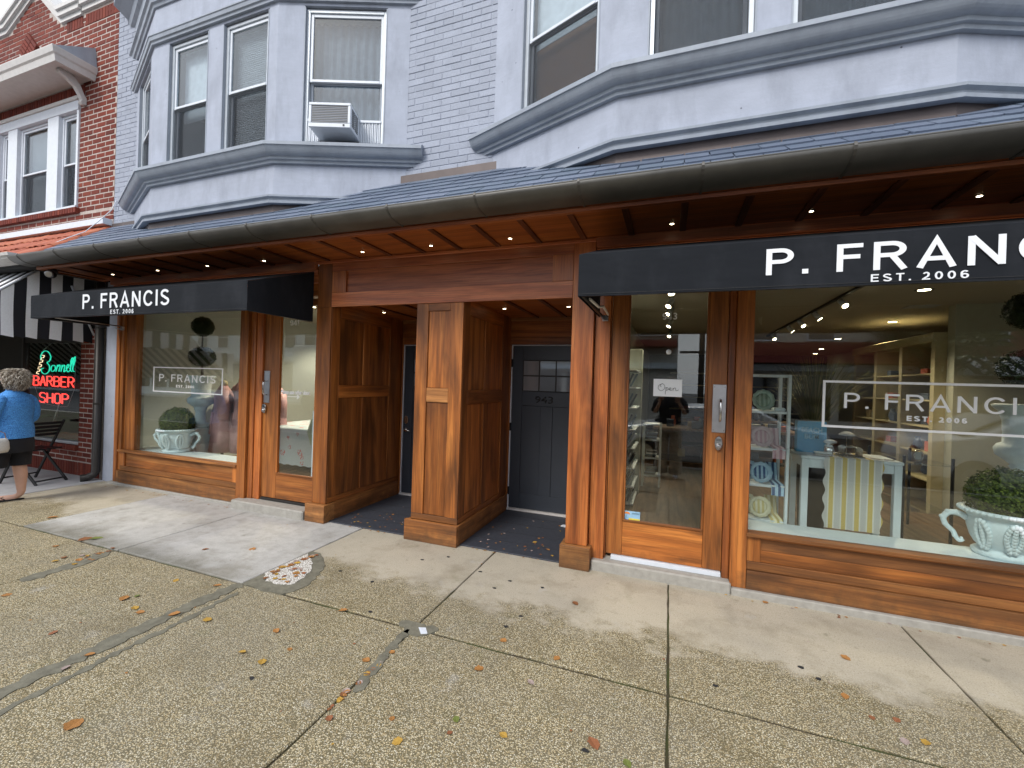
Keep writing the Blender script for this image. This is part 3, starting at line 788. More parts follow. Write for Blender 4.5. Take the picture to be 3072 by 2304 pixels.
def house_door(x0, x1, label, hinge_lock=False, number=False):
    Yd = 5.10
    part('door_header', WX, x0 - .035, x1 + .03, Yd - .006, Yd + .055, 2.175, 2.419); part('door_header', WX, x0 - .035, x1 + .03, Yd - .016, Yd + .055, 2.083, 2.172)
    part('header_strip', WXl, x0 - .035, x1 + .03, Yd - .02, Yd - .007, 2.375, 2.418)
    part('door_frame', M['white'], x0 - .014, x0 - .002, Yd - .004, Yd + .06, .02, 2.078, bevel=.001); part('door_frame', M['white'], x1 + .002, x1 + .014, Yd - .004, Yd + .06, .02, 2.078, bevel=.001)
    part('door_frame', M['white'], x0 - .014, x1 + .014, Yd - .004, Yd + .06, 2.069, 2.0785, bevel=.001)
    part('sill_plate', M['cream'], x0 - .014, x1 + .014, Yd - .03, Yd + .06, .0125, .036, bevel=.002)
    dr = part('front_door', M['doorpaint'], x0, x1, Yd + .022, Yd + .05, .038, 2.066, bevel=0, label=label)
    def s(nm, a, b, c, d_, t=.012): return boxo(nm, M['doorpaint'], dr, a, b, Yd + .022 - t, Yd + .0215, c, d_, bevel=.003)
    s('stile', x0, x0 + .135, .038, 2.066); s('stile', x1 - .135, x1, .038, 2.066); s('rail', x0 + .136, x1 - .136, 1.89, 2.066)
    s('rail', x0 + .136, x1 - .136, 1.322, 1.502); s('rail', x0 + .136, x1 - .136, .038, .225); xm = (x0 + x1) / 2
    s('stile', xm - .077, xm + .077, .226, 1.321); s('door_panel', x0 + .138, xm - .079, .228, 1.319, .003); s('door_panel', xm + .079, x1 - .138, .228, 1.319, .003)
    gx0, gx1 = x0 + .137, x1 - .137
    for k in (1, 2): xx = gx0 + (gx1 - gx0) * k / 3; boxo('muntin', M['dark'], dr, xx - .008, xx + .008, Yd + .006, Yd + .0215, 1.503, 1.889, bevel=.002)
    boxo('muntin', M['dark'], dr, gx0, gx1, Yd + .007, Yd + .0215, 1.688, 1.704, bevel=.002)
    boxo('lite_frame', M['dark'], dr, gx0, gx1, Yd + .004, Yd + .0215, 1.503, 1.511, bevel=.002); boxo('lite_frame', M['dark'], dr, gx0, gx1, Yd + .004, Yd + .0215, 1.880, 1.889, bevel=.002)
    boxo('lite_frame', M['dark'], dr, gx0, gx0 + .009, Yd + .004, Yd + .0215, 1.512, 1.879, bevel=.002); boxo('lite_frame', M['dark'], dr, gx1 - .009, gx1, Yd + .004, Yd + .0215, 1.512, 1.879, bevel=.002)
    for k in range(3):
        for r_ in range(2):
            a = gx0 + (gx1 - gx0) * k / 3 + .009; b_ = gx0 + (gx1 - gx0) * (k + 1) / 3 - .009; z0, z1 = ((1.512, 1.687), (1.705, 1.879))[r_]
            boxo('pane', M['doorlite'], dr, a, b_, Yd + .012, Yd + .016, z0, z1)
    if number: fit_text('door_number', '943', M['blackmetal'], dr, -1.555, -1.330, Yd + .004, 1.362, 1.445, .008, bold=.005)
    if hinge_lock:
        MB().poly([(-3.40 + .034 * math.cos(a), Yd + .01, 1.045 + .058 * math.sin(a)) for a in [i * math.pi / 8 for i in range(16)]], (0, -.02, 0)).build('deadbolt', M['chrome'], dr, bevel=.003)
        MB().tube([(-3.40, Yd + .01, .905), (-3.40, Yd - .04, .905), (-3.31, Yd - .045, .902)], [.02, .012, .008], 8).build('lever_handle', M['chrome'], dr)
        MB().poly([(-3.40 + .028 * math.cos(a), Yd + .01, .905 + .028 * math.sin(a)) for a in [i * math.pi / 6 for i in range(12)]], (0, -.01, 0)).build('rose', M['chrome'], dr)
    else:
        for zz in (.25, 1.05, 1.85): part('hinge', M['black'], x0 - .013, x0 + .004, Yd - .007, Yd + .003, zz - .05, zz + .05, bevel=.001)
    part('jamb_board', WZ, x0 - .034, x0 - .0155, Yd - .015, Yd + .05, .013, 2.08); part('jamb_board', WZ, x1 + .0155, x1 + .034, Yd - .015, Yd + .05, .013, 2.08)


house_door(-1.862, -.952, 'charcoal front door numbered 943', number=True); house_door(-3.452, -2.542, 'charcoal front door half hidden behind the wooden pier', hinge_lock=True)
part('alcove_wall', WX, -3.72, -.66, 5.16, 5.22, 0, 2.86, bevel=0)
part('recess_filler', WZ, -2.505, -2.42, 5.0, 5.15, 0, 2.418, bevel=0); part('recess_filler', WZ, -.917, -.83, 5.06, 5.15, 0, 2.418, bevel=0)

# ---------------- soffit, fascia, gutter
part('soffit', WCl, XL, XR, 3.12, 3.80, 2.880, 2.90, bevel=0)
for k in range(-11, 20):
    xx = -3.14 + .4 * k
    if XL + .05 < xx < XR: part('soffit_batten', WD, xx - .024, xx + .024, 3.165, 3.733, 2.866, 2.8795)
part('soffit_trim', WXr, XL, XR, 3.735, 3.80, 2.868, 2.8795, bevel=.002)
MB().prism([(0, 2.868), (.02, 2.862), (.055, 2.862), (.06, 2.885), (.05, 2.895), (.05, 2.915), (.075, 2.925), (.08, 2.95), (0, 2.95)], [(XL, 3.16), (XR, 3.16)]).build('fascia_moulding', WXr, shop)
part('fascia_board', WX, XL, XR, 3.10, 3.165, 2.952, 3.05, bevel=0)
part('eave_end', WY, XL - .02, XL, 3.11, 3.83, 2.866, 3.1, bevel=0)
gp = [(2.855, 2.970), (2.848, 2.958), (2.856, 2.940), (2.878, 2.918), (2.912, 2.897), (2.955, 2.887), (3.01, 2.884), (3.06, 2.884), (3.085, 2.892)]
poly = [(3.1 - y, z) for y, z in gp] + [(3.1 - y, z) for y, z in [(3.09, 2.905), (3.0, 2.90), (2.92, 2.912), (2.872, 2.945), (2.866, 2.966)]]
gut = MB().prism(poly, [(XL - .02, 3.1), (XR, 3.1)], smooth=True).build('gutter', M['gutter'], shop)
gut.data.polygons.foreach_set('use_smooth', [len(p.vertices) == 4 for p in gut.data.polygons])
MB().tube([(XL - .02, 2.857, 2.970), (XR, 2.857, 2.970)], .007, 8).build('gutter_bead', M['gutter'], gut)
xg = .15 - .765 * 10
while xg < XR:
    sp_ = [(3.1 - y, z) for y, z in [(2.850, 2.976), (2.8445, 2.958), (2.853, 2.938), (2.876, 2.9155), (2.911, 2.8945), (2.955, 2.884), (3.01, 2.881), (3.08, 2.881)]]
    sp2 = [(o_ - .006, z_ + .008) for o_, z_ in sp_][::-1]
    MB().prism(sp_ + sp2, [(xg - .008, 3.1), (xg + .008, 3.1)]).build('gutter_joint', M['seam'], gut)
    xg += .765
MB().poly([(XL - .021, y, z) for y, z in gp] + [(XL - .021, 3.09, 2.99)], (-.004, 0, 0)).build('gutter_end', M['gutter'], gut)
# ---------------- slate pent roof
RZ = lambda y: 3.086 + .77 * (y - 3.13)
roof = MB().poly([(XL, 2.93, RZ(2.93) - .03), (XR, 2.93, RZ(2.93) - .03), (XR, 3.95, RZ(3.95) - .03), (XL, 3.95, RZ(3.95) - .03)], (0, 0, .022)).build('roof', M['dark'], shop)
ang = math.atan(.77)
SW, SL, SE = .31, .27, .115
sl_mesh = []
for v_ in range(5):
    mb = MB(); w = SW / 2 - .004; tp = random.uniform(-.004, .004)
    c1, c2 = random.choice([(.02, 0), (0, .02), (.012, .012), (0, 0), (.006, .02)])
    # slate in its own plane: x across, y up the slope
    t = .014
    pts = [(-w + c1, 0), (w - c2, tp), (w, c2 + .004), (w, SL), (-w, SL), (-w, c1 + .004)]
    mb.poly([(x, y, 0) for x, y in pts], (0, 0, t)); me, _ = mb.mesh('slate', M['slate'], (0, 0, 0)); sl_mesh.append(me)
row = 0; yb = 2.945
sites = []
while yb < 3.86:
    off = (row % 2) * SW / 2 + random.uniform(-.02, .02); x = XL + .16 - off
    while x < XR:
        sites.append((x, yb + random.uniform(-.004, .004))); x += SW
    row += 1; yb += SE
sites.sort(key=lambda q: (q[0] - 0) ** 2 + (q[1] * 1) ** 2)
for k, (x, y) in enumerate(sites):
    if k >= 300: break
    tilt = ang - R(4.0) + random.uniform(-.008, .008)
    o = link('slate', sl_mesh[k % 5], roof, (x, y, RZ(y) + .012), (tilt, random.uniform(-.01, .01), random.uniform(-.012, .012)))
rest = sites[300:]
if rest:
    mb = MB()
    for x, y in rest:
        m4 = Matrix.Translation((x, y, RZ(y) + .012)) @ Matrix.Rotation(ang - R(3.4), 4, 'X'); w = SW / 2 - .004
        n0 = len(mb.v); mb.v += [tuple(m4 @ Vector(p)) for p in ((-w, 0, 0), (w, 0, 0), (w, SL, 0), (-w, SL, 0), (-w, 0, .01), (w, 0, .01), (w, SL, .01), (-w, SL, .01))]
        for q in ((0, 3, 2, 1), (4, 5, 6, 7), (0, 1, 5, 4), (1, 2, 6, 5), (2, 3, 7, 6), (3, 0, 4, 7)): mb.f.append(tuple(n0 + i for i in q))
    mb.build('slate_field', M['slate'], shop, kind='stuff')
# ---------------- upper wall with painted bricks
part('upper_wall', M['greymortar'], XL, -6.9, YW + .0055, YW + .22, 3.5, 7.9, bevel=0)
part('upper_wall', M['greymortar'], -3.0, -1.4, YW + .0055, YW + .22, 3.5, 7.9, bevel=0)
part('upper_wall', M['greymortar'], 2.5, XR, YW + .0055, YW + .22, 3.5, 7.9, bevel=0)
part('lower_wall', M['stucco'], XL, -7.374, YW - .045, YW + .2, -.1, 2.87, bevel=.004)
BW, BH, BJ = .206, .058, .007


def brick_mesh(w, h, dpt, mat, ch=.004):
    mb = MB(); mb.box(-w / 2, w / 2, 0, dpt, -h / 2, h / 2); me, _ = mb.mesh('brick', mat, (0, 0, 0))
    bm = bmesh.new(); bm.from_mesh(me)
    ed = [e for e in bm.edges if all(v.co.y < 1e-5 for v in e.verts)]
    bmesh.ops.bevel(bm, geom=ed, offset=ch, segments=1, affect='EDGES'); bm.to_mesh(me); bm.free(); return me


def brick_wall(x0, x1, z0, z1, course, parent, mat, cap, allow, Y=YW, key=None, stuff='brick_field', blen=BW, BJ=.007):
    """running bond between x0..x1; the bricks that show largest are objects, the rest one mesh"""
    h = course - BJ; cells = []; r_ = 0; z = z0 + course / 2
    while z < z1:
        x = x0 - (blen / 2 if r_ % 2 else 0) + 0.0
        while x < x1:
            a = max(x, x0); b_ = min(x + blen, x1)
            if b_ - a > .03 and allow((a + b_) / 2, z): cells.append(((a + b_) / 2, z, b_ - a))
            x += blen + BJ
        z += course; r_ += 1
    cells.sort(key=key or (lambda q: q[0] ** 2 + q[1] ** 2))
    cache = {}
    for k, (x, z, w) in enumerate(cells[:cap]):
        kk = round(w, 2)
        if kk not in cache: cache[kk] = brick_mesh(kk - (0 if kk == round(blen, 2) else 0), h, .06, mat)
        link('brick', cache[kk], parent, (x, Y + random.uniform(-.0015, .0025), z), (0, 0, random.uniform(-.004, .004)))
    if cells[cap:]:
        mb = MB()
        for x, z, w in cells[cap:]: mb.box(x - w / 2, x + w / 2, Y + random.uniform(-.0015, .0025), Y + .06, z - h / 2, z + h / 2)
        mb.build(stuff, mat, parent, kind='stuff')


_n = 0
gap_ok = lambda x, z: True
brick_wall(-2.72, -1.685, 3.74, 6.2, .0685, shop, M['greybrick'], 200, gap_ok, stuff='brick_field')
brick_wall(XL + .003, -7.10, 3.70, 7.2, .0685, shop, M['greybrick'], 100, gap_ok, stuff='brick_field')
brick_wall(2.75, XR, 3.74, 6.0, .0685, shop, M['greybrick'], 0, gap_ok)
# rendered strip between brick and bays
part('wall_flashing', M['flash'], XL, -7.02, YW - .018, YW - .004, 3.62, 3.725, bevel=.001); part('wall_flashing', M['flash'], -2.88, -1.55, YW - .018, YW - .004, 3.62, 3.757, bevel=.001)
part('wall_flashing', M['flash'], 2.7, XR, YW - .018, YW - .004, 3.62, 3.757, bevel=.001)


def facet(p, q):
    p = Vector((*p, 0)); q = Vector((*q, 0)); t = (q - p).normalized(); n = Vector((t.y, -t.x, 0)); return p, t, n, (q - p).length


SILL, HEAD = 4.088, 5.535
screen = bpy.data.materials.new('insect screen'); screen.use_nodes = True
_nt = screen.node_tree; _nt.nodes.clear(); _o = _nt.nodes.new('ShaderNodeOutputMaterial'); _t = _nt.nodes.new('ShaderNodeBsdfTransparent'); _d = _nt.nodes.new('ShaderNodeBsdfDiffuse')
_d.inputs['Color'].default_value = (.06, .066, .075, 1); _x = _nt.nodes.new('ShaderNodeMixShader'); _x.inputs[0].default_value = .28
_nt.links.new(_t.outputs[0], _x.inputs[1]); _nt.links.new(_d.outputs[0], _x.inputs[2]); _nt.links.new(_x.outputs[0], _o.inputs[0])


def fbox(mb, F, s0, s1, o0, o1, z0, z1):
    """box in facet coordinates: s along the face, o outwards, z up"""
    p, t, n, L = F
    m4 = Matrix((t, n, Vector((0, 0, 1)))).transposed().to_4x4(); c = p + t * (s0 + s1) / 2 + n * (o0 + o1) / 2 + Vector((0, 0, (z0 + z1) / 2))
    return mb.obox(Matrix.Translation(c) @ m4, (s1 - s0) / 2, (o1 - o0) / 2, (z1 - z0) / 2)


def window(F, s0, s1, kind, parent=None, z0=SILL, z1=HEAD, frame=None, label=None):
    parent = parent or shop; frame = frame or M['alu']; B = lambda *a: fbox(MB(), F, *a)
    zm = z0 + (z1 - z0) * .466
    mb = MB(); fw = .035
    for a in ((s0, s0 + fw, -.075, -.03, z0, z1), (s1 - fw, s1, -.075, -.03, z0, z1), (s0 + fw, s1 - fw, -.075, -.03, z1 - fw, z1), (s0 + fw, s1 - fw, -.075, -.03, z0, z0 + .02)): fbox(mb, F, *a)
    w = mb.build('window', frame, parent, bevel=.003, label=label)
    a, b = s0 + fw + .002, s1 - fw - .002
    mb = MB(); k = .03
    for q in ((a, a + k, -.068, -.045, zm, z1 - fw - .002), (b - k, b, -.068, -.045, zm, z1 - fw - .002), (a + k, b - k, -.068, -.045, z1 - fw - .036, z1 - fw - .002), (a + k, b - k, -.068, -.040, zm, zm + .028)): fbox(mb, F, *q)
    mb.build('upper_sash', M['white'], w, bevel=.002)
    mb = MB()
    for q in ((a, a + k, -.095, -.073, z0 + .022, zm + .02), (b - k, b, -.095, -.073, z0 + .022, zm + .02), (a + k, b - k, -.095, -.073, zm - .012, zm + .02), (a + k, b - k, -.095, -.073, z0 + .022, z0 + .055)): fbox(mb, F, *q)
    mb.build('lower_sash', M['trim'], w, bevel=.002)
    B(a + k, b - k, -.060, -.056, zm + .028, z1 - fw - .036).build('pane', M['winglass'], w); B(a + k, b - k, -.087, -.083, z0 + .055, zm - .012).build('pane', M['winglass'], w)
    if kind != 'ac': B(a, b, -.050, -.0485, z0 + .022, zm).build('screen', screen, w)
    mb = MB()
    if kind == 'blind':
        zz = z0 + .03
        while zz < z1 - .03:
            fbox(mb, F, s0 + .03, s1 - .03, -.165, -.145, zz, zz + .0035); zz += .024
        for v in range(0): pass
        mb.build('blind', M['blind'], w, kind='stuff')
    elif kind == 'shade':
        fbox(MB(), F, s0 + .03, s1 - .03, -.17, -.165, zm - .1, z1).build('roller_shade', M['blind'], w)
    elif kind == 'bamboo':
        fbox(MB(), F, s0 + .03, s1 - .03, -.17, -.165, z0, zm + .0).build('woven_shade', M['bamboo'], w)
        fbox(MB(), F, s0 + .03, s1 - .03, -.163, -.16, zm + .001, z1).build('roller_shade', M['blind'], w)
    elif kind in ('curtain', 'ac'):
        n_ = 46; p, t, n, L = F; za = z0 if kind == 'ac' else z0
        for i in range(n_ + 1):
            s_ = s0 + .03 + (s1 - s0 - .06) * i / n_; o_ = -.17 + .016 * math.sin(i * 1.25) + random.uniform(-.003, .003)
            c = p + t * s_ + n * o_; mb.v += [(c.x, c.y, za), (c.x, c.y, z1 - .05)]
        for i in range(n_): mb.f.append((2 * i, 2 * i + 2, 2 * i + 3, 2 * i + 1)); mb.smooth.add(i)
        mb.build('curtain', M['curtain'], w)
    return w


def bay(path, wins, label):
    F = [facet(path[i], path[i + 1]) for i in range(3)]
    # mouldings run on into the wall so that the wall plane cuts their ends
    e0 = F[0][0] - F[0][1] * .19; e1 = F[2][0] + F[2][1] * (F[2][3] + .19); path = [(e0.x, e0.y)] + list(path[1:3]) + [(e1.x, e1.y)]
    by = MB().prism([(0, 3.15), (0, 3.842), (-.12, 3.842), (-.12, 3.15)], path).build('bay', M['stucco'], shop, label=label)
    MB().prism([(-.002, 3.10), (-.002, 3.411), (.004, 3.411), (.004, 3.10)], path).build('flashing', M['flash'], by)
    prof = [(0, 3.842), (.035, 3.842), (.04, 3.868), (.062, 3.872), (.066, 3.896), (.078, 3.90)]
    for k in range(1, 7): a = k / 6; prof.append((.078 + .072 * a ** .8, 3.90 + .072 * (1 - math.cos(a * math.pi / 2)) + .0 * a))
    prof += [(.160, 3.974), (.160, 4.008), (.0, 4.088), (-.12, 4.088), (-.12, 3.842)]
    MB().prism(prof, path).build('sill_cornice', M['trim'], by)
    MB().prism([(0, 3.412), (.066, 3.408), (.07, 3.430), (.05, 3.440), (.052, 3.458), (.080, 3.470), (.082, 3.488), (0, 3.502)], path).build('base_moulding', M['trim'], by)
    zc = HEAD + .03
    for i, f in enumerate(F):
        mb = MB(); L = f[3]; s = 0.0
        for a, b_, kd in wins[i] + [(L, L, None)]:
            if a - s > .01: fbox(mb, f, s, a, -.12 if s > 0 else -.10, 0, 4.0885, HEAD - .0005)
            s = b_
        fbox(mb, f, 0, L, -.12, 0, HEAD, 6.05)
        mb.build('bay_wall', M['stucco'], by)
        for a, b_, kd in wins[i]:
            fbox(MB(), f, a - .0, b_ + .0, -.11, -.076, HEAD - .012, HEAD - .001).build('reveal_head', M['trim'], by)
            window(f, a + .012, b_ - .012, kd, z1=HEAD - .014)
            for q in ((a, a + .0115), (b_ - .0115, b_)): fbox(MB(), f, q[0], q[1], -.11, .004, 4.089, HEAD - .0155).build('reveal', M['trim'], by)
    MB().prism([(0, HEAD + .03), (.03, HEAD + .03), (.035, HEAD + .055), (.05, HEAD + .062), (.058, HEAD + .10), (.066, HEAD + .105), (.066, HEAD + .12), (0, HEAD + .125)], path).build('head_moulding', M['trim'], by)
    MB().prism([(0, 6.02), (.02, 6.02), (.03, 6.05), (.05, 6.06), (.06, 6.10), (.085, 6.12), (.085, 6.15), (0, 6.16)], path).build('cornice', M['trim'], by)
    MB().prism([(0, 6.0502), (0, 6.5), (-.1, 6.5), (-.1, 6.0502)], path).build('frieze', M['stucco'], by)
    MB().prism([(0, 6.44), (.03, 6.44), (.04, 6.5), (.08, 6.53), (.10, 6.60), (.2, 6.68), (.26, 6.72), (.26, 6.80), (0, 6.82)], path).build('cornice', M['trim'], by)
    MB().prism([(0, 6.8202), (0, 7.9), (-.1, 7.9), (-.1, 6.8202)], path).build('frieze', M['stucco'], by)
    MB().prism([(0, 7.3), (.45, 7.3), (.45, 7.5), (0, 7.5)], path).build('eave_slab', M['dark'], by)
    return F


F1 = bay([(-7.22, YW), (-6.03, YB), (-4.02, YB), (-2.70, YW)], [[(.22, 1.08, 'curtain')], [(.27, .955, 'shade'), (1.19, 1.885, 'blind')], [(.28, 1.16, 'ac')]], 'left bay window with the air conditioner')
F2 = bay([(-1.70, YW), (-.45, YB), (1.60, YB), (2.85, YW)], [[(.34, 1.16, 'bamboo')], [(.21, .945, 'curtain'), (1.155, 1.84, 'curtain')], [(.28, 1.16, 'curtain')]], 'right bay window above the shop door')
# ---------------- interior shells of the two shops
part('room_wall', M['wallgrey'], -7.42, -7.36, 3.96, 9.0, 0, 2.80, bevel=0); part('room_wall', M['wallgrey'], -7.42, -3.56, 8.9, 9.0, 0, 2.80, bevel=0)
part('room_wall', M['wallgrey'], -3.66, -3.60, 5.15, 9.0, 0, 2.80, bevel=0); part('room_floor', M['int_floor'], -7.4, -3.66, 3.95, 9, .0, .13, bevel=0)
part('room_ceiling', M['int_ceil'], -7.42, -3.56, 3.945, 9.0, 2.76, 2.85, bevel=0)
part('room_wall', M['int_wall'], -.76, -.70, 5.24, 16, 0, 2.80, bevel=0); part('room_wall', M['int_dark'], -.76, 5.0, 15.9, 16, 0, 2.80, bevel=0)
part('room_floor', M['int_floor'], -.70, 4.9, 3.95, 16, 0, .128, bevel=0); part('room_ceiling', M['int_ceil'], -.76, 4.9, 3.945, 16, 2.75, 2.85, bevel=0)
part('room_wall', M['int_wall'], 4.55, 4.6, 3.955, 16, 0, 2.80, bevel=0)
part('partition', M['int_wall'], 3.30, 4.549, 6.90, 7.05, .128, 2.75, bevel=0)
part('display_platform', M['whitepaint'], .50, 4.5, 3.905, 4.245, .129, .478, bevel=.004); part('display_platform', M['whitepaint'], -7.35, -4.93, 3.905, 4.26, .131, .478, bevel=.004)
part('side_return', M['int_wall'], -7.358, -7.235, 3.952, 4.1, .479, 2.75, bevel=0)
# eaves downlights
def downlight(x, y, z, r=.015, parent=None, mat=None):
    b = MB().lathe([(r * 1.5, 0), (r * 1.5, -.003), (r, -.005)], (x, y, z), 14).build('downlight', M['dark'], parent or shop)
    MB().lathe([(0.0001, -.0055), (r, -.0055), (r, -.002)], (x, y, z), 14).build('lens', mat or M['bulb'], b)


for x in (-7.02, -6.11, -5.21, -4.30, -2.957, -2.165, -1.365, -.023, .897, 1.803, 2.7): downlight(x, 3.57, 2.8798)
for x in (-3.33, -1.74, -1.02): downlight(x, 4.445, 2.4198, .018)
# rainwater pipe
dsp = MB().tube([(-7.735, 3.80, 2.86), (-7.735, 3.80, .13), (-7.74, 3.78, .09), (-7.78, 3.72, .055), (-7.81, 3.66, .052)], .050, 12).build('downpipe', M['pipe'], shop)
for z in (1.1, 2.2): MB().tube([(-7.735, 3.80, z), (-7.735, 3.80, z + .04)], .053, 12).build('pipe_bracket', M['pipe'], dsp)

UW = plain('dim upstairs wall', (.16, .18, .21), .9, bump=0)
# rooms behind the bay windows and the roof over them
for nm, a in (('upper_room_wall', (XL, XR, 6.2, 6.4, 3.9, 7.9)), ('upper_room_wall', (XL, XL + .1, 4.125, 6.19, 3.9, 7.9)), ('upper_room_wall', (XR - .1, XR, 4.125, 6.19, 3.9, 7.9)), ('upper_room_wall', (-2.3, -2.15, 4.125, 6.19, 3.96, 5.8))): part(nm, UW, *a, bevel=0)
part('upper_ceiling', M['int_ceil'], XL + .101, XR - .101, 3.93, 6.19, 5.85, 5.95, bevel=0); part('upper_floor', M['int_floor'], XL + .101, XR - .101, 3.93, 6.19, 3.9, 3.955, bevel=0)
for P_ in ([(-7.2, 3.92), (-6.02, 3.47), (-4.03, 3.47), (-2.72, 3.92)], [(-1.68, 3.92), (-.44, 3.47), (1.59, 3.47), (2.83, 3.92)]):
    MB().poly([(x, y, 5.90) for x, y in P_], (0, 0, .05)).build('bay_ceiling', M['int_ceil'], shop); MB().poly([(x, y, 3.98) for x, y in P_], (0, 0, .05)).build('bay_floor', M['int_floor'], shop)
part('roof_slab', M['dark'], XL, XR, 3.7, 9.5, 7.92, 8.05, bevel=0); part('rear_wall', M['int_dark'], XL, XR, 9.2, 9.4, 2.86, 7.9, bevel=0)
# ================================================================== AWNINGS
def awning(name, x0, x1, yf, z0, z1, yw, zw, label):
    t = thing(name, label, 'awning', ((x0 + x1) / 2, yf, z0), 'black canvas shop awnings')
    th = .004
    vm = MB(); nx = 60; nzv = 6
    for i in range(nx + 1):
        for j in range(nzv + 1):
            x = x0 + (x1 - x0) * i / nx; z = z0 + (z1 - z0) * j / nzv
            vm.v.append((x, yf - th * .5 + .0022 * math.sin(x * 5.1) * math.sin(j / nzv * math.pi) + .0012 * math.sin(x * 17 + j), z + (.0025 * math.sin(x * 7.3) if j == 0 else 0)))
    for i in range(nx):
        for j in range(nzv): a = i * (nzv + 1) + j; vm.smooth.add(len(vm.f)); vm.f.append((a, a + 1, a + nzv + 2, a + nzv + 1))
    vm.build('valance', M['awning'], t)
    MB().poly([(x0, yf, z1), (x1, yf, z1), (x1, yw, zw), (x0, yw, zw)], (0, 0, .004)).build('canopy_top', M['awning'], t)
    for x in (x0, x1 - th): MB().poly([(x, yf + .001, z0), (x, yf + .001, z1 - .001), (x, yw, zw - .001), (x, yw, z0 + .004)], (th, 0, 0)).build('side_panel', M['awning'], t)
    MB().tube([(x0 + .02, yf + .02, z0 + .012), (x1 - .02, yf + .02, z0 + .012)], .012, 8).build('frame_tube', M['blackmetal'], t)
    MB().tube([(x0 + .02, yf + .02, z1 - .015), (x1 - .02, yf + .02, z1 - .015)], .012, 8).build('frame_tube', M['blackmetal'], t)
    for x in (x0 + .025, x1 - .03):
        MB().tube([(x, yf + .02, z0 + .012), (x, yw - .02, z0 + .012)], .012, 8).build('frame_tube', M['blackmetal'], t)
    MB().box(x0, x1, yf - .0068, yf - .0058, z0 + .014, z0 + .016).build('hem', M['dark'], t)
    return t


a2 = awning('black_awning', -.584, 3.95, 2.805, 2.180, 2.452, 3.73, 2.765, 'long black awning over the open shop door and right display window')
a1 = awning('black_awning', -7.375, -3.735, 2.938, 2.202, 2.476, 3.73, 2.76, 'black awning over the left display window, beside the striped one')
for t, xa, y, zz in ((a2, .494, 2.7985, (2.258, 2.406, 2.196, 2.236)), (a1, -6.306, 2.9315, (2.284, 2.450, 2.214, 2.262))):
    sign_text('letter', 'P. FRANCIS', M['letter'], t, xa, xa + 1.478, y, zz[0], zz[1], .15, .24)
    xc = xa + .49 if t is a2 else xa + .515
    sign_text('letter', 'EST. 2006', M['letter'], t, xc, xc + .40, y, zz[2], zz[3], .16, .34, space=.5)
# wall brackets and tie ropes of the awnings
for t, x, s in ((a2, -.565, 1), (a1, -7.20, 1)):
    z = 2.19
    MB().box(x, x + .05, 3.765, 3.79, z - .03, z + .02).build('wall_bracket', M['steel'], t, bevel=.002)
    MB().tube([(x + .01, 3.70, z - .015), (x + .01, 3.775, z - .015)], .008, 6).build('bracket_pin', M['steel'], t)
MB().tube([(-.53, 2.95, 2.19), (-.50, 3.15, 2.17), (-.49, 3.3, 2.20), (-.48, 3.5, 2.17)], .010, 6).build('rope', M['bag'], a2)
MB().tube([(-7.0, 3.0, 2.212), (-7.13, 3.74, 2.208)], .008, 6).build('brace_rod', M['steel'], a1)

# ================================================================== WRITING ON GLASS, SIGNS
wl = part('window_lettering', M['vinyl'], 1.090, 1.107, 3.879, 3.8825, 1.343, 1.696, bevel=0)
x_end = 2.452
for a in ((x_end - .017, x_end, 1.343, 1.696), (1.1072, x_end - .0172, 1.343, 1.360), (1.1072, x_end - .0172, 1.679, 1.696)): boxo('frame_line', M['vinyl'], wl, a[0], a[1], 3.879, 3.8825, a[2], a[3])
sign_text('letter', 'P. FRANCIS', M['vinyl'], wl, 1.226, 2.322, 3.880, 1.492, 1.607, .13, .26)
sign_text('letter', 'EST. 2006', M['vinyl'], wl, 1.602, 1.936, 3.880, 1.418, 1.455, .22, .28, space=.5)
k_ = 1.0163; zf = lambda z: 1.6 + (z - 1.6) * k_
wl = part('window_lettering', M['vinyl'], -6.575 * k_, -6.555 * k_, 3.889, 3.8925, zf(1.330), zf(1.665), bevel=0)
xa, xb = -6.575 * k_, -5.245 * k_
for a in ((xb - .020, xb, zf(1.330), zf(1.665)), (xa + .0205, xb - .0205, zf(1.330), zf(1.344)), (xa + .0205, xb - .0205, zf(1.652), zf(1.665))): boxo('frame_line', M['vinyl'], wl, a[0], a[1], 3.889, 3.8925, a[2], a[3])
sign_text('letter', 'P. FRANCIS', M['vinyl'], wl, -6.452 * k_, -5.376 * k_, 3.889, zf(1.472), zf(1.570), .13, .26)
sign_text('letter', 'EST. 2006', M['vinyl'], wl, -6.11 * k_, -5.765 * k_, 3.889, zf(1.398), zf(1.434), .22, .28, space=.5)
sign_text('door_number', '943', M['vinyl'], d2, -.076, .042, 3.889, 2.178, 2.236, .17, .14)
sign_text('door_number', '941', M['vinyl'], d1, -4.235, -4.10, 3.889, 2.195, 2.258, .17, .14)
fit_text('door_note', 'Please use other door.', M['vinyl'], d1, -4.352, -3.90, 3.889, 1.380, 1.434, .002, bold=.03, shear=.25)
ar = MB().box(-4.245, -4.07, 3.889, 3.891, 1.352, 1.358); ar.bar((-4.06, 3.890, 1.355), (-4.098, 3.890, 1.378), .002, .007); ar.bar((-4.06, 3.890, 1.355), (-4.098, 3.890, 1.332), .002, .007)
ar.build('door_arrow', M['vinyl'], d1)
# open sign hanging inside the glass of the right door (printed card on a cord)
sg = thing('open_sign', 'small white hanging card reading Open in script, behind the door glass', 'sign', (-.017, 3.888, 1.526))
boxo('card', M['vinyl'], sg, -.131, .098, 3.886, 3.8925, 1.526, 1.674, bevel=.002)


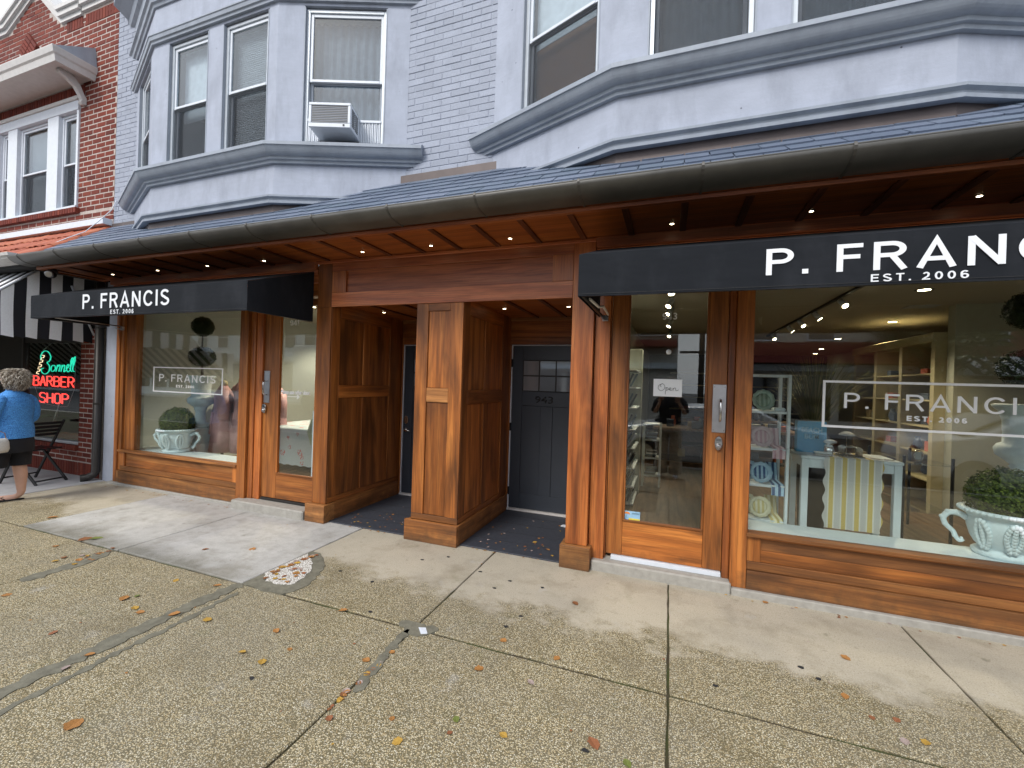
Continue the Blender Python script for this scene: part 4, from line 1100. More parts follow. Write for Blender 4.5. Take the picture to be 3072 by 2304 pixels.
def stroke(pts, n=6):
    out = []
    P = [Vector(p) for p in pts]
    for i in range(len(P) - 1):
        p0 = P[max(i - 1, 0)]; p1 = P[i]; p2 = P[i + 1]; p3 = P[min(i + 2, len(P) - 1)]
        for k in range(n):
            t = k / n; out.append(.5 * ((2 * p1) + (-p0 + p2) * t + (2 * p0 - 5 * p1 + 4 * p2 - p3) * t * t + (-p0 + 3 * p1 - 3 * p2 + p3) * t ** 3))
    out.append(P[-1]); return out


def script_text(name, strokes, x, z, w, h, y, r, mat, parent, sub=False):
    mb = MB(); objs = []
    for s in strokes:
        pts = [(x + p[0] * w, y, z + p[1] * h) for p in s]
        if len(pts) == 2: q = [Vector(a) for a in pts]
        else: q = stroke(pts, 5)
        m_ = MB() if sub else mb; m_.tube(q, r, 6)
        if sub: m_.build(name, mat, parent)
    if not sub: mb.build(name, mat, parent)


OPEN = [[(.22, .95), (.05, .75), (.02, .45), (.14, .22), (.28, .35), (.33, .65), (.24, .92), (.12, .80), (.16, .60)],
        [(.36, .5), (.40, .55), (.36, .0), (.36, -.12)], [(.38, .45), (.45, .56), (.50, .42), (.43, .28), (.38, .32)],
        [(.50, .35), (.60, .42), (.62, .54), (.56, .52), (.55, .36), (.62, .28), (.70, .36)],
        [(.72, .54), (.72, .28)], [(.72, .42), (.80, .55), (.84, .48), (.84, .32), (.90, .28), (.98, .38)]]
script_text('writing', OPEN, -.095, 1.555, .17, .085, 3.884, .0016, M['blackmetal'], sg)
MB().tube([(-.12, 3.888, 1.67), (-.017, 3.889, 1.90), (.087, 3.888, 1.67)], .0012, 5).build('cord', M['dark'], sg)
k = MB().lathe([(.0001, 0), (.022, 0), (.022, .008), (.0001, .008)], (0, 0, 0), 14).build('suction_hook', M['vinyl'], sg); k.rotation_euler = (R(90), 0, 0); k.location = (-.017, 3.890, 1.905)
st = thing('door_sticker', 'small beach parasol sticker low on the glass of the open shop door', 'sticker', (-.279, 3.889, .435))
boxo('sticker_sheet', plain('sticker sky blue', (.30, .52, .72), .5, bump=0), st, -.357, -.206, 3.888, 3.892, .433, .518)
boxo('sand_band', plain('sticker yellow', (.75, .62, .08), .5, bump=0), st, -.300, -.207, 3.8865, 3.8878, .434, .458)
MB().poly([(-.345, 3.887, .492), (-.322, 3.887, .512), (-.298, 3.887, .508), (-.288, 3.887, .49), (-.318, 3.887, .495)], (0, -.001, 0)).build('parasol', plain('sticker orange', (.75, .25, .05), .5, bump=0), st)
MB().bar((-.315, 3.8865, .495), (-.325, 3.8865, .445), .001, .004).build('pole', M['blackmetal'], st)
fit_text('writing', 'DOWNTOWN', M['neongreen'] if 0 else M['blackmetal'], st, -.272, -.212, 3.8865, .494, .506, .001)
# bare white strip inside the left door
tag(boxo('door_bar', M['white'], None, -3.895, -3.872, 3.93, 3.95, .30, 1.20, bevel=.003), 'upright white bar leaning inside the left wooden glass door', 'bar')

# ================================================================== AIR CONDITIONER
f = F1[2]
ac = thing('air_conditioner', 'white window air conditioner sticking out of the left bay window', 'air conditioner', (-3.4, 3.5, 4.18))
s0, s1, z0, z1 = .46, .885, 4.125, 4.375
fbox(MB(), f, s0, s1, -.08, .205, z0 + .004, z1 - .004).build('casing', M['white'], ac, bevel=.006)
mb = MB(); gz = z0 + .055
mesh_m = plain('grey condenser mesh', (.20, .195, .19), .6, .2, scale=160, bump=.5)
fbox(MB(), f, s0 + .03, s1 - .03, .206, .212, z0 + .045, z1 - .03).build('condenser_grille', mesh_m, ac)
mb = MB()
for q in ((s0, s1, z1 - .028, z1), (s0, s1, z0, z0 + .043), (s0, s0 + .028, z0 + .0435, z1 - .0285), (s1 - .028, s1, z0 + .0435, z1 - .0285)): fbox(mb, f, q[0], q[1], .2055, .222, q[2], q[3])
mb.build('front_frame', M['white'], ac, bevel=.004)
mb = MB()
for k in range(10): fbox(mb, f, s0 + .035, s1 - .035, .2125, .216, z0 + .05 + k * .017, z0 + .055 + k * .017)
mb.build('grille_bar', M['trim'], ac, kind='stuff')
mb = MB()
for k in range(9):
    for j in range(2): fbox(mb, f, s1 + .0005, s1 + .003, .02 + j * .09, .095 + j * .09, z0 + .04 + k * .020, z0 + .049 + k * .020)
mb.build('side_vent', M['dark'], ac, kind='stuff')
fbox(MB(), f, s1 - .075, s1 - .058, .222, .226, z0 + .014, z0 + .032).build('drain_plug', M['blackmetal'], ac)
for a, b in ((.332, s0 - .004), (s1 + .004, 1.115)):
    mb = MB(); n_ = max(2, int((b - a) / .018)); w_ = (b - a) / n_
    for k in range(n_): fbox(mb, f, a + k * w_, a + k * w_ + w_ * .55, -.045, -.028 if k % 2 else -.034, 4.115, z1 - .05)
    fbox(mb, f, a, b, -.050, -.0455, 4.115, z1 - .05); fbox(mb, f, a, b, -.05, -.022, z1 - .049, z1 - .025)
    mb.build('accordion_panel', M['white'], ac)

# ================================================================== RED BRICK BUILDING
red = thing('red_brick_building', 'red brick building with a pointed gable, white windows and an orange tile roof', 'building', (-9.5, 3.9, 0))
def rp(name, mat, x0, x1, y0, y1, z0, z1, bevel=.003, **kw): return boxo(name, mat, red, x0, x1, y0, y1, z0, z1, bevel=bevel, **kw)


XE = -7.699
gable = lambda x: 7.33 if x < -10.72 else (7.33 + (x + 10.72) * .52 if x < -9.86 else (max(7.10, 7.777 - (x + 9.86) * .95)))
WNX0, WNX1, WZ0, WZ1 = -10.92, -8.585, 4.075, 5.75
def in_red(x, z):
    if z > gable(x) - .10: return False
    if WNX0 - .02 < x < WNX1 + .10 and WZ0 - .13 < z < 5.90 and x < WNX1 + .02: return False
    if z < 3.80: return False
    return True


mb = MB()
mb.poly([(-13, YW + .004, 3.5), (XE, YW + .004, 3.5), (XE, YW + .004, 4.03), (-13, YW + .004, 4.03)], (0, .2, 0))
mb.poly([(WNX1, YW + .004, 4.0301), (XE, YW + .004, 4.0301), (XE, YW + .004, 5.9), (WNX1, YW + .004, 5.9)], (0, .2, 0))
mb.poly([(-13, YW + .004, 4.0301), (WNX0, YW + .004, 4.0301), (WNX0, YW + .004, 5.9), (-13, YW + .004, 5.9)], (0, .2, 0))
mb.poly([(-13, YW + .004, 5.9001), (XE, YW + .004, 5.9001), (XE, YW + .004, 7.09), (-9.15, YW + .004, 7.09), (-9.86, YW + .004, 7.76), (-10.72, YW + .004, 7.32), (-13, YW + .004, 7.32)], (0, .2, 0))
mb.build('wall', M['mortar'], red)
_k = lambda q: (q[0] + 7.7) ** 2 * 1.0 + (q[1] - 4.9) ** 2 * .6
above = lambda x, z: z < gable(x) - .13 and not (abs(x + 10.03) + abs(z - 6.81) < .27)
brick_wall(WNX1 + .004, XE - .001, 3.985, 5.90, .0765, red, M['redbrick'], 150, lambda x, z: True, key=_k, blen=.2, BJ=.0145)
brick_wall(-12.4, XE - .001, 3.80, 3.97, .0765, red, M['redbrick'], 20, lambda x, z: True, key=_k, blen=.2, BJ=.0145)
brick_wall(-12.4, XE - .001, 5.899, 7.75, .0765, red, M['redbrick'], 110, lambda x, z: above(x, z) and not (x < WNX1 + .12 and z < 5.97), key=_k, blen=.2, BJ=.0145)
# soldier course over the window group, and the sill course under it
k = 0
x = WNX0
mso = MB()
while x < WNX1 + .05:
    if k < 0: pass
    mso.box(x, x + .057, YW - .004 + random.uniform(-.002, .002), YW + .05, 5.762, 5.935); x += .068
mso.build('soldier_course', M['redbrick'], red, kind='stuff')
x = WNX0 - .05; me_s = None
while x < WNX1 + .02:
    o = MB().box(x, x + .058, YW - .055, YW + .05, 3.975, 4.058).build('sill_brick', M['redbrick'], red, bevel=.003); x += .068
mso = MB(); x = -9.0
while x < XE - .05: mso.box(x, x + .06, YW - .003, YW + .05, gable(x) - .27, gable(x) - .105) if abs(x + 8.57) > .05 else None; x += .07
mso.build('soldier_course', M['redbrick'], red, kind='stuff')
# diamond of bricks
for i in range(6):
    for j in range(2):
        c = Vector((-10.03, YW - .012, 6.81)); u = Vector((1, 0, 1)).normalized(); v = Vector((1, 0, -1)).normalized()
        p = c + u * (i * .062 - .155) + v * (j * .2 - .1)
        MB().bar(p - v * .095, p + v * .095, .05, .054, up=(0, 1, 0)).build('diamond_brick', M['redbrick'], red, bevel=.003)
# coping
pts = [(-13, 7.33), (-10.72, 7.33), (-9.86, 7.777), (-9.12, 7.10), (-8.58, 7.10)]
def coping(pts):
    for (xa, za), (xb, zb) in zip(pts[:-1], pts[1:]):
        for dz0, dz1, yy in ((-.10, -.03, .03), (-.03, .05, .07), (.05, .11, .10)):
            MB().poly([(xa, YW - yy, za + dz0), (xb, YW - yy, zb + dz0), (xb, YW - yy, zb + dz1 - .001), (xa, YW - yy, za + dz1 - .001)], (0, .3, 0)).build('coping', M['cream'], red)


coping(pts); coping([(-8.56, 7.14), (XE, 7.14)])
# bracketed hood over the windows
hood = MB(); yo = YW - .42
HX = -8.26
hood.poly([(-13, yo, 5.955), (HX - .0, yo, 5.955), (HX, YW - .001, 5.955), (-13, YW - .001, 5.955)], (0, 0, .04))
ho = hood.build('hood', M['cream'], red, label='white painted hood over the upstairs windows')
MB().prism([(0, 5.92), (.03, 5.92), (.05, 6.00), (.07, 6.02), (.09, 6.09), (.09, 6.10), (0, 6.10)], [(-13, yo), (HX, yo), (HX, YW)]).build('hood_cornice', M['cream'], ho)
MB().poly([(-13, yo - .05, 6.101), (HX + .05, yo - .05, 6.101), (HX + .05 - .18, YW - .002, 6.40), (-13, YW - .002, 6.40)], (0, 0, -.0)).v
hr = MB(); hr.v = [(-13, yo - .07, 6.1005), (HX + .07, yo - .07, 6.1005), (HX + .02, YW - .002, 6.42), (-13, YW - .002, 6.42), (HX + .07, YW - .002, 6.1005), (-13, YW - .002, 6.1005)]
hr.f = [(0, 1, 2, 3), (1, 4, 2), (0, 5, 4, 1), (3, 2, 4, 5), (0, 3, 5)]
hr.build('hood_roof', M['trim'], ho)
bk = [(0, 5.60), (.05, 5.58), (.075, 5.61), (.06, 5.65), (.09, 5.72), (.14, 5.80), (.24, 5.86), (.32, 5.89), (.335, 5.93), (.31, 5.954), (0.20, 5.954), (.15, 5.93), (.08, 5.86), (.03, 5.74), (0, 5.70)]
for xx in (-8.50, -11.1): MB().poly([(xx, YW - o_, z_) for o_, z_ in bk], (.075, 0, 0)).build('bracket', M['cream'], ho, bevel=.006)
# white window group: four sashes
FR = facet((WNX0, YW), (WNX1, YW))
mb = MB()
rp('window_head', M['white'], WNX0, WNX1, YW - .03, YW + .1, 5.56, 5.70); rp('window_head', M['cream'], WNX0 - .02, WNX1 + .02, YW - .05, YW + .1, 5.702, 5.758)
rp('window_sill', M['white'], WNX0, WNX1, YW - .035, YW + .1, 4.059, 4.098)
edges = [(-10.87, -10.60), (-10.295, -9.375), (-9.095, -8.625)]
edges = [(-10.87, -10.58), (-10.30, -9.41), (-9.115, -8.635)]
prev = WNX0
for a, b in edges + [(WNX1, None)]:
    rp('mullion', M['white'], prev, a - .001, YW - .02, YW + .1, 4.0985, 5.559); prev = b if b else 0
    if b is None: break
    w = window(FR, a - WNX0, b - WNX0, 'blind', red, 4.10, 5.555, M['white'])
# white band, clay tiles, gutter of the neighbour
rp('band', M['white'], -13, XE - .02, 3.79, YW + .05, 3.705, 3.795)
droof = MB().poly([(-13, 2.98, RZ(2.98) - .02), (XE, 2.98, RZ(2.98) - .02), (XE, 3.9, RZ(3.9) - .02), (-13, 3.9, RZ(3.9) - .02)], (0, 0, .04)).build('roof', M['clay'], red)
tm = MB(); n_ = 6
for i in range(n_ + 1):
    a = math.pi * i / n_; tm.v += [(.075 * math.cos(a), 0, .035 * math.sin(a)), (.060 * math.cos(a), .40, .028 * math.sin(a) + .0)]
for i in range(n_): tm.f.append((2 * i, 2 * i + 1, 2 * i + 3, 2 * i + 2)); tm.smooth.add(i)
tm.v += [(.066 * math.cos(math.pi * i / n_), 0, .027 * math.sin(math.pi * i / n_)) for i in range(n_ + 1)]; b0 = 2 * (n_ + 1)
for i in range(n_): tm.f.append((2 * i, 2 * i + 2, b0 + i + 1, b0 + i))
tme, _ = tm.mesh('clay_tile', M['clay'], (0, 0, 0))
for r_, y in enumerate((2.98, 3.27, 3.56)):
    x = XE - .08
    while x > -12.2:
        link('clay_tile', tme, droof, (x + random.uniform(-.006, .006), y + random.uniform(-.01, .01), RZ(y) + .024 + random.uniform(0, .004)), (ang - R(1.5), 0, 0)); x -= .155
gprof = [(0, 2.93), (.12, 2.93), (.15, 2.955), (.17, 2.955), (.18, 2.985), (.20, 2.985), (.21, 3.02), (0, 3.03)]
MB().prism(gprof, [(-13, 3.06), (XE - .025, 3.06)]).build('gutter', M['cream'], red)
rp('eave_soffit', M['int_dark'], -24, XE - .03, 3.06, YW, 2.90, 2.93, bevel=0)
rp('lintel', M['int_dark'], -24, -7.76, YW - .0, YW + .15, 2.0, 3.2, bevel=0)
# ground floor: brick pier, window recess, brick sill wall
PX0 = -8.30
rp('pier_core', M['mortar'], PX0 + .005, -7.76, YW - .0405, YW + .2, 0, 2.2, bevel=0)
brick_wall(PX0, -7.76, .215, 2.2, .0735, red, M['redbrick'], 120, lambda x, z: True, Y=YW - .045, blen=.2, BJ=.0145)
for i in range(8): MB().box(PX0 + i * .0675, PX0 + i * .0675 + .058, YW - .047, YW, .01, .205).build('soldier_brick', M['redbrick'], red, bevel=.003)
for xx in (-8.2, -8.0): pass
rp('sill_wall_core', M['mortar'], -12, PX0 - .002, YW - .0405, YW + .2, 0, .37, bevel=0)
brick_wall(-10.6, PX0 - .003, .215, .36, .0735, red, M['redbrick'], 60, lambda x, z: True, Y=YW - .045, blen=.2, BJ=.0145)
x = -10.6
while x < PX0 - .06:
    MB().box(x, x + .058, YW - .047, YW, .01, .205).build('soldier_brick', M['redbrick'], red, bevel=.003)
    MB().box(x, x + .058, YW - .075, YW + .05, .373, .452).build('soldier_brick', M['redbrick'], red, bevel=.003); x += .0675
rp('window_frame', M['alu'], -9.95, PX0 - .002, YW - .02, YW + .06, .453, .497); rp('window_frame', M['alu'], PX0 - .03, PX0 - .002, YW - .0195, YW + .06, .498, 2.2)
rp('window_frame', M['dark'], -9.98, -9.93, YW - .02, YW + .06, .498, 2.2)
rp('window_pane', M['glass'], -9.928, PX0 - .031, YW + .02, YW + .026, .498, 2.2, bevel=0)
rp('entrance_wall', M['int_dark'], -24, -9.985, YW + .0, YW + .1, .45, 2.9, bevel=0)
rp('room_floor', plain('grey tile floor', (.30, .30, .31), .4), -24, -7.72, YW + .2, 8, .0, .05, bevel=0); rp('room_wall', M['int_dark'], -24, -7.72, 7.9, 8, .05, 3, bevel=0)
rp('room_wall', plain('grey barber wall', (.16, .17, .18), .8, bump=0), -7.76, -7.72, YW + .2, 8, .05, 3, bevel=0); rp('window_bench', M['int_wall'], -9.9, -8.31, YW + .07, YW + .5, .05, .50, bevel=0)
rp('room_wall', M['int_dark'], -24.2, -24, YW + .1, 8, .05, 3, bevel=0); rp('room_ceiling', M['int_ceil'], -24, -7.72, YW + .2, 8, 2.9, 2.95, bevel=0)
# ------------- striped awning
sa = thing('striped_awning', 'black and white striped awning over the barber shop window', 'awning', (-9.5, 2.5, 2.0))
white_c = plain('white awning canvas', (.80, .81, .83), .8, var=.06, scale=60); black_c = plain('black awning canvas stripe', (.012, .012, .018), .8)
XS = -8.02
zt = lambda y: min(2.99, 2.60 + .985 * (y - 2.915))
y = 3.86; i = 0; sw = .118
while y > 1.75:
    ya = y; yb2 = y - sw; n_ = 5
    mb = MB()
    for k in range(2):
        yy = ya if k == 0 else yb2
        for q in range(n_ + 1):
            z = 1.985 + (zt(yy) - 1.985) * q / n_; z = z if q else 1.985 + .02 * (k)
            mb.v.append((XS + .022 * math.sin(yy * 9 + q * .8) * (1 - q / n_), yy, z))
    for q in range(n_): mb.f.append((q, n_ + 1 + q, n_ + 2 + q, q + 1)); mb.smooth.add(q)
    mb.build('side_stripe', black_c if i % 2 == 0 else white_c, sa)
    y = yb2; i += 1
x = XS; i = 0
while x > -17.5:
    xa, xb2 = x, x - .118
    yf = 1.75
    mb = MB(); mb.quad((xa, 3.33, zt(3.33)), (xb2, 3.33, zt(3.33)), (xb2, yf, zt(yf)), (xa, yf, zt(yf))); mb.build('top_stripe', white_c if i % 2 == 0 else black_c, sa)
    x = xb2; i += 1
MB().tube([(XS + .0, 3.6, 2.78), (XS + .03, 3.86, 2.1)], .014, 6).build('frame_tube', M['white'], sa); MB().tube([(XS, 3.33, 2.985), (XS, 1.75, zt(1.75) + .01)], .012, 6).build('frame_tube', M['white'], sa)
MB().box(-17.5, XS, 3.33, 3.88, 2.93, 2.95).build('back_rail', M['dark'], sa)
MB().box(XS - .02, XS + .015, 3.66, 3.86, 2.06, 2.95).v
# security camera under the eaves corner
cm = thing('security_camera', 'small round security camera under the left end of the eaves', 'camera', (-7.50, 3.18, 2.79))
MB().lathe([(.045, .08), (.05, .055), (.045, .04)], (-7.50, 3.18, 2.79), 14).build('mount', M['dark'], cm)
MB().blob((-7.50, 3.17, 2.805), .048, 14, 10).build('dome', M['blackmetal'], cm); k = MB().lathe([(.040, 0), (.046, .012), (.03, .02)], (0, 0, 0), 14).build('lens_ring', M['steel'], cm); k.rotation_euler = (R(110), 0, R(50)); k.location = (-7.475, 3.135, 2.80)
tag(MB().tube([(-7.62, 3.89, 4.06), (-7.66, 3.86, 3.92), (-7.72, 3.80, 3.80), (-7.73, 3.6, 3.52), (-7.74, 3.45, 3.40), (-7.76, 3.3, 3.27)], .006, 6).build('cable', M['white'], None), 'thin white cable running down the brick corner onto the tile roof', 'cable')

# ================================================================== NEON SIGN
ne = thing('neon_sign', 'red and green neon sign reading Barber Shop in the window', 'neon sign', (-9.0, 3.96, 1.0))
yn = YW + .07; kk = (yn) / 3.85
def nz_(x, z): return (x * kk, yn, 1.6 + (z - 1.6) * kk)
BL = {
 'B': [[(0, 0), (0, 1), (.55, 1), (.8, .86), (.8, .64), (.55, .52), (0, .52)], [(.55, .52), (.85, .40), (.85, .12), (.6, 0), (0, 0)]],
 'A': [[(0, 0), (.42, 1), (.84, 0)], [(.18, .36), (.66, .36)]], 'R': [[(0, 0), (0, 1), (.55, 1), (.8, .84), (.8, .64), (.55, .5), (0, .5)], [(.4, .5), (.84, 0)]],
 'E': [[(.8, 0), (0, 0), (0, 1), (.8, 1)], [(0, .5), (.62, .5)]], 'S': [[(.8, .88), (.6, 1), (.2, 1), (0, .85), (0, .65), (.2, .52), (.6, .48), (.8, .34), (.8, .15), (.6, 0), (.2, 0), (0, .12)]],
 'H': [[(0, 0), (0, 1)], [(.8, 0), (.8, 1)], [(0, .5), (.8, .5)]], 'O': [[(.2, 0), (0, .15), (0, .85), (.2, 1), (.6, 1), (.8, .85), (.8, .15), (.6, 0), (.2, 0)]], 'P': [[(0, 0), (0, 1), (.55, 1), (.8, .86), (.8, .62), (.55, .48), (0, .48)]]}
def neon_word(w, xa, xb, z0, z1, mat):
    n = len(w); cw = (xb - xa) / n
    for i, ch in enumerate(w):
        for dx in (0, .022):
            mb = MB()
            for s in BL[ch]: mb.tube([nz_(xa + cw * (i + .06) + p[0] * cw * .92 + dx, z0 + p[1] * (z1 - z0) - dx * .3) for p in s], .0052, 6)
            mb.build('letter_tube', mat, ne)


neon_word('BARBER', -9.55, -8.42, 1.325, 1.475, M['neonred']); neon_word('SHOP', -9.36, -8.55, 1.065, 1.215, M['neonred'])
SCR = [[(.02, .62), (.01, .80), (.10, .98), (.22, .96), (.30, .76), (.27, .58), (.20, .50), (.27, .36), (.26, .14), (.16, .02), (.06, .08), (.04, .22), (.10, .26)],
       [(.38, .40), (.33, .34), (.32, .18), (.38, .14), (.44, .26), (.42, .38), (.38, .40)], [(.46, .14), (.50, .42)], [(.49, .30), (.55, .42), (.57, .36), (.54, .14)], [(.60, .14), (.63, .42)], [(.62, .30), (.68, .42), (.70, .36), (.68, .14), (.73, .20)],
       [(.74, .26), (.80, .34), (.81, .44), (.77, .42), (.75, .26), (.79, .14), (.84, .20)], [(.84, .26), (.92, .66), (.90, .72), (.87, .60), (.86, .24), (.90, .16)], [(.91, .26), (.99, .70), (.97, .76), (.94, .64), (.92, .24), (.97, .16)]]
for s in SCR:
    for dx in (0, .012): MB().tube([nz_(-9.36 + dx + p.x * .95, 1.50 + p.z * .37) for p in stroke([(q[0], 0, q[1]) for q in s], 5)], .0052, 6).build('letter_tube', M['neongreen'], ne)
zz_ = []
for k in range(9): t_ = k / 8; zz_ += [(-9.28 - .14 * t_ + (.035 if k % 2 else -.03), 1.80 - .29 * t_), (-9.28 - .14 * t_ + (-.03 if k % 2 else .035), 1.795 - .29 * t_)]
MB().tube([nz_(*p) for p in zz_], .0048, 5).build('letter_tube', M['neonwhite'], ne)
fr = [(-9.42, 1.52), (-9.32, 1.86), (-9.0, 2.02), (-8.62, 1.98), (-8.40, 1.80), (-8.42, 1.30), (-8.58, 1.02), (-8.90, 1.02), (-9.32, 1.05), (-9.48, 1.30), (-9.42, 1.52)]
MB().tube([nz_(*p) for p in fr], .004, 5).build('sign_frame', M['steel'], ne)
tag(MB().tube([(-9.05, YW + .06, 1.05), (-9.2, YW + .06, .72)], [.006, .02], 8).build('comb_stand', M['steel'], None), 'thin steel pole leaning in the barber window under the neon sign', 'pole')
bc = thing('barber_chair', 'black barber chair seen through the window with the neon sign', 'chair', (-9.0, 4.9, .05))
MB().box(-9.25, -8.75, 4.65, 5.15, .62, .76).build('seat', M['blackmetal'], bc, bevel=.04); MB().box(-9.25, -8.75, 5.10, 5.22, .76, 1.30).build('backrest', M['blackmetal'], bc, bevel=.05)
MB().lathe([(.28, .05), (.28, .08), (.08, .12), (.06, .62)], (-9.0, 4.9, 0), 18).build('base', M['chrome'], bc)
for xx in (-9.30, -8.78): MB().box(xx, xx + .07, 4.65, 5.12, .90, .95).build('armrest', M['blackmetal'], bc, bevel=.02)
# folding chair on the pavement
fc = thing('folding_chair', 'black folding chair on the pale slab below the neon sign', 'chair', (0, 0, 0))
bm_ = M['blackmetal']
for s in (-.20, .20):
    MB().bar((s, .30, 0), (s, -.16, .86), .022, .034).build('leg', bm_, fc, bevel=.004); MB().bar((s * .9, -.26, 0), (s * .9, .20, .47), .022, .034).build('leg', bm_, fc, bevel=.004)
for i in range(5): MB().box(-.19, .19, -.16 + i * .075, -.105 + i * .075, .455, .473).build('seat_slat', bm_, fc, bevel=.003)
for i in range(4): MB().bar((-.20, -.055 - i * .032, .66 + i * .055), (.20, -.055 - i * .032, .66 + i * .055), .012, .035).build('back_slat', bm_, fc, bevel=.003)
MB().bar((-.2, .26, .08), (.2, .26, .08), .018).build('stretcher', bm_, fc); MB().bar((-.18, -.24, .05), (.18, -.24, .05), .018).build('stretcher', bm_, fc)
place(fc, (-8.28, 3.40, .006), R(103))
tb = thing('bistro_table', 'small black folding table behind the person in blue', 'table', (0, 0, 0))
MB().lathe([(.001, .70), (.30, .70), (.30, .715), (.001, .715)], n=24).build('tabletop', bm_, tb)
for a in (0, 2.1, 4.2): MB().bar((.26 * math.cos(a), .26 * math.sin(a), 0), (-.12 * math.cos(a), -.12 * math.sin(a), .70), .02, .03).build('leg', bm_, tb)
place(tb, (-9.55, 3.20, .006), .4)

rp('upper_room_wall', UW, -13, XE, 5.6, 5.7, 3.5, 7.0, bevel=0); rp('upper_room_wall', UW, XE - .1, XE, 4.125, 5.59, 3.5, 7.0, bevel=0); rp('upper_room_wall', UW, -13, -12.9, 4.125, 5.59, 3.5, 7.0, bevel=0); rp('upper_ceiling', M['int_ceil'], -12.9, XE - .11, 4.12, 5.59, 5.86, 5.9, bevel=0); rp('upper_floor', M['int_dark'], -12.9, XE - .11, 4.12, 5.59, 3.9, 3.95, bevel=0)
# ================================================================== PEOPLE
def skin_body(name, verts, edges, mat, parent, sub=2):
    """one continuous figure grown from a jointed skeleton: verts = [(pos, rx, ry)], vertex 0 is the pelvis"""
    me = bpy.data.meshes.new(name); me.from_pydata([v[0] for v in verts], edges, []); me.materials.append(mat)
    o = link(name, me, parent)
    sk = o.modifiers.new('skin', 'SKIN'); sk.use_smooth_shade = True
    lay = me.skin_vertices[0] if me.skin_vertices else None
    if lay is None:
        bm = bmesh.new(); bm.from_mesh(me); bm.verts.layers.skin.verify(); bm.to_mesh(me); bm.free(); lay = me.skin_vertices[0]
    for i, v in enumerate(verts): lay.data[i].radius = (v[1], v[2]); lay.data[i].use_root = (i == 0)
    ss = o.modifiers.new('smooth', 'SUBSURF'); ss.levels = sub; ss.render_levels = sub
    return o


def loft(rings, n=20, cap=(True, True)):
    """rings of (centre, rx, ry, yaw) with an optional ripple"""
    mb = MB()
    for c, rx, ry, *k in rings:
        rip = k[0] if k else 0
        for j in range(n):
            a = 2 * math.pi * j / n; q = 1 + rip * math.sin(a * 7 + c[2] * 30)
            mb.v.append((c[0] + rx * math.cos(a) * q, c[1] + ry * math.sin(a) * q, c[2]))
    for i in range(len(rings) - 1):
        for j in range(n):
            a = i * n + j; b = i * n + (j + 1) % n; mb.smooth.add(len(mb.f)); mb.f.append((a, b, b + n, a + n))
    if cap[0]: mb.f.append(tuple(range(n))[::-1])
    if cap[1]: mb.f.append(tuple((len(rings) - 1) * n + j for j in range(n)))
    return mb


def hand(vs, es, wrist_i, p, dirv, up, s=1.0):
    """palm and five separate bent fingers added to the skeleton"""
    dirv = Vector(dirv).normalized(); up = Vector(up).normalized(); side = dirv.cross(up).normalized(); p = Vector(p)
    palm = len(vs); vs.append((tuple(p + dirv * .05 * s), .026 * s, .016 * s)); es.append((wrist_i, palm))
    for k, (off, ln) in enumerate(((-.030, .062), (-.010, .072), (.010, .068), (.028, .052))):
        a = p + dirv * .085 * s + side * off * s; b = a + dirv * ln * .55 * s - up * .012 * s; c = b + dirv * ln * .40 * s - up * .028 * s
        i0 = len(vs); vs += [(tuple(a), .010 * s, .010 * s), (tuple(b), .0085 * s, .0085 * s), (tuple(c), .007 * s, .007 * s)]
        es += [(palm, i0), (i0, i0 + 1), (i0 + 1, i0 + 2)]
    a = p + dirv * .035 * s - side * .035 * s; b = a + dirv * .035 * s - side * .018 * s; i0 = len(vs)
    vs += [(tuple(a), .012 * s, .011 * s), (tuple(b), .009 * s, .009 * s)]; es += [(palm, i0), (i0, i0 + 1)]


wo_ = thing('person', 'person with curly grey hair in a blue blouse and black shorts, seen from behind', 'person', (0, 0, 0))
vs = [((0, 0, .84), .125, .105), ((0, -.005, .98), .12, .095), ((0, -.01, 1.13), .135, .095), ((0, -.012, 1.245), .075, .055), ((0, 0, 1.315), .048, .048), ((0, .012, 1.38), .055, .06), ((0, .018, 1.455), .078, .09), ((0, .018, 1.52), .055, .07),
      ((.095, 0, .78), .098, .10), ((.10, 0, .60), .085, .09), ((.105, .008, .43), .060, .066), ((.108, -.012, .32), .063, .068), ((.108, -.018, .17), .044, .048), ((.108, -.022, .075), .036, .042), ((.085, .02, .035), .036, .030), ((.04, .115, .028), .040, .020), ((.015, .165, .026), .028, .015),
      ((-.095, .01, .78), .098, .10), ((-.10, .07, .60), .085, .09), ((-.10, .14, .43), .058, .064), ((-.10, .15, .31), .060, .066), ((-.10, .16, .17), .042, .046), ((-.10, .165, .075), .034, .04), ((-.10, .20, .035), .034, .030), ((-.115, .30, .028), .038, .020), ((-.12, .345, .026), .026, .015),
      ((.155, -.01, 1.215), .045, .045), ((.235, -.02, 1.08), .046, .046), ((.255, .0, .95), .040, .040), ((.21, .12, .93), .034, .034), ((.14, .235, .95), .024, .022),
      ((-.155, -.01, 1.215), .045, .045), ((-.235, -.02, 1.08), .046, .046), ((-.255, .0, .95), .040, .040), ((-.22, .12, .90), .034, .034), ((-.17, .235, .88), .024, .022)]
es = [(0, 1), (1, 2), (2, 3), (3, 4), (4, 5), (5, 6), (6, 7), (0, 8), (8, 9), (9, 10), (10, 11), (11, 12), (12, 13), (13, 14), (14, 15), (15, 16), (0, 17), (17, 18), (18, 19), (19, 20), (20, 21), (21, 22), (22, 23), (23, 24), (24, 25),
      (3, 26), (26, 27), (27, 28), (28, 29), (29, 30), (3, 31), (31, 32), (32, 33), (33, 34), (34, 35)]
hand(vs, es, 30, (.14, .235, .95), (-.5, .8, .1), (0, 0, 1)); hand(vs, es, 35, (-.17, .235, .88), (.2, .9, -.3), (0, 0, 1))
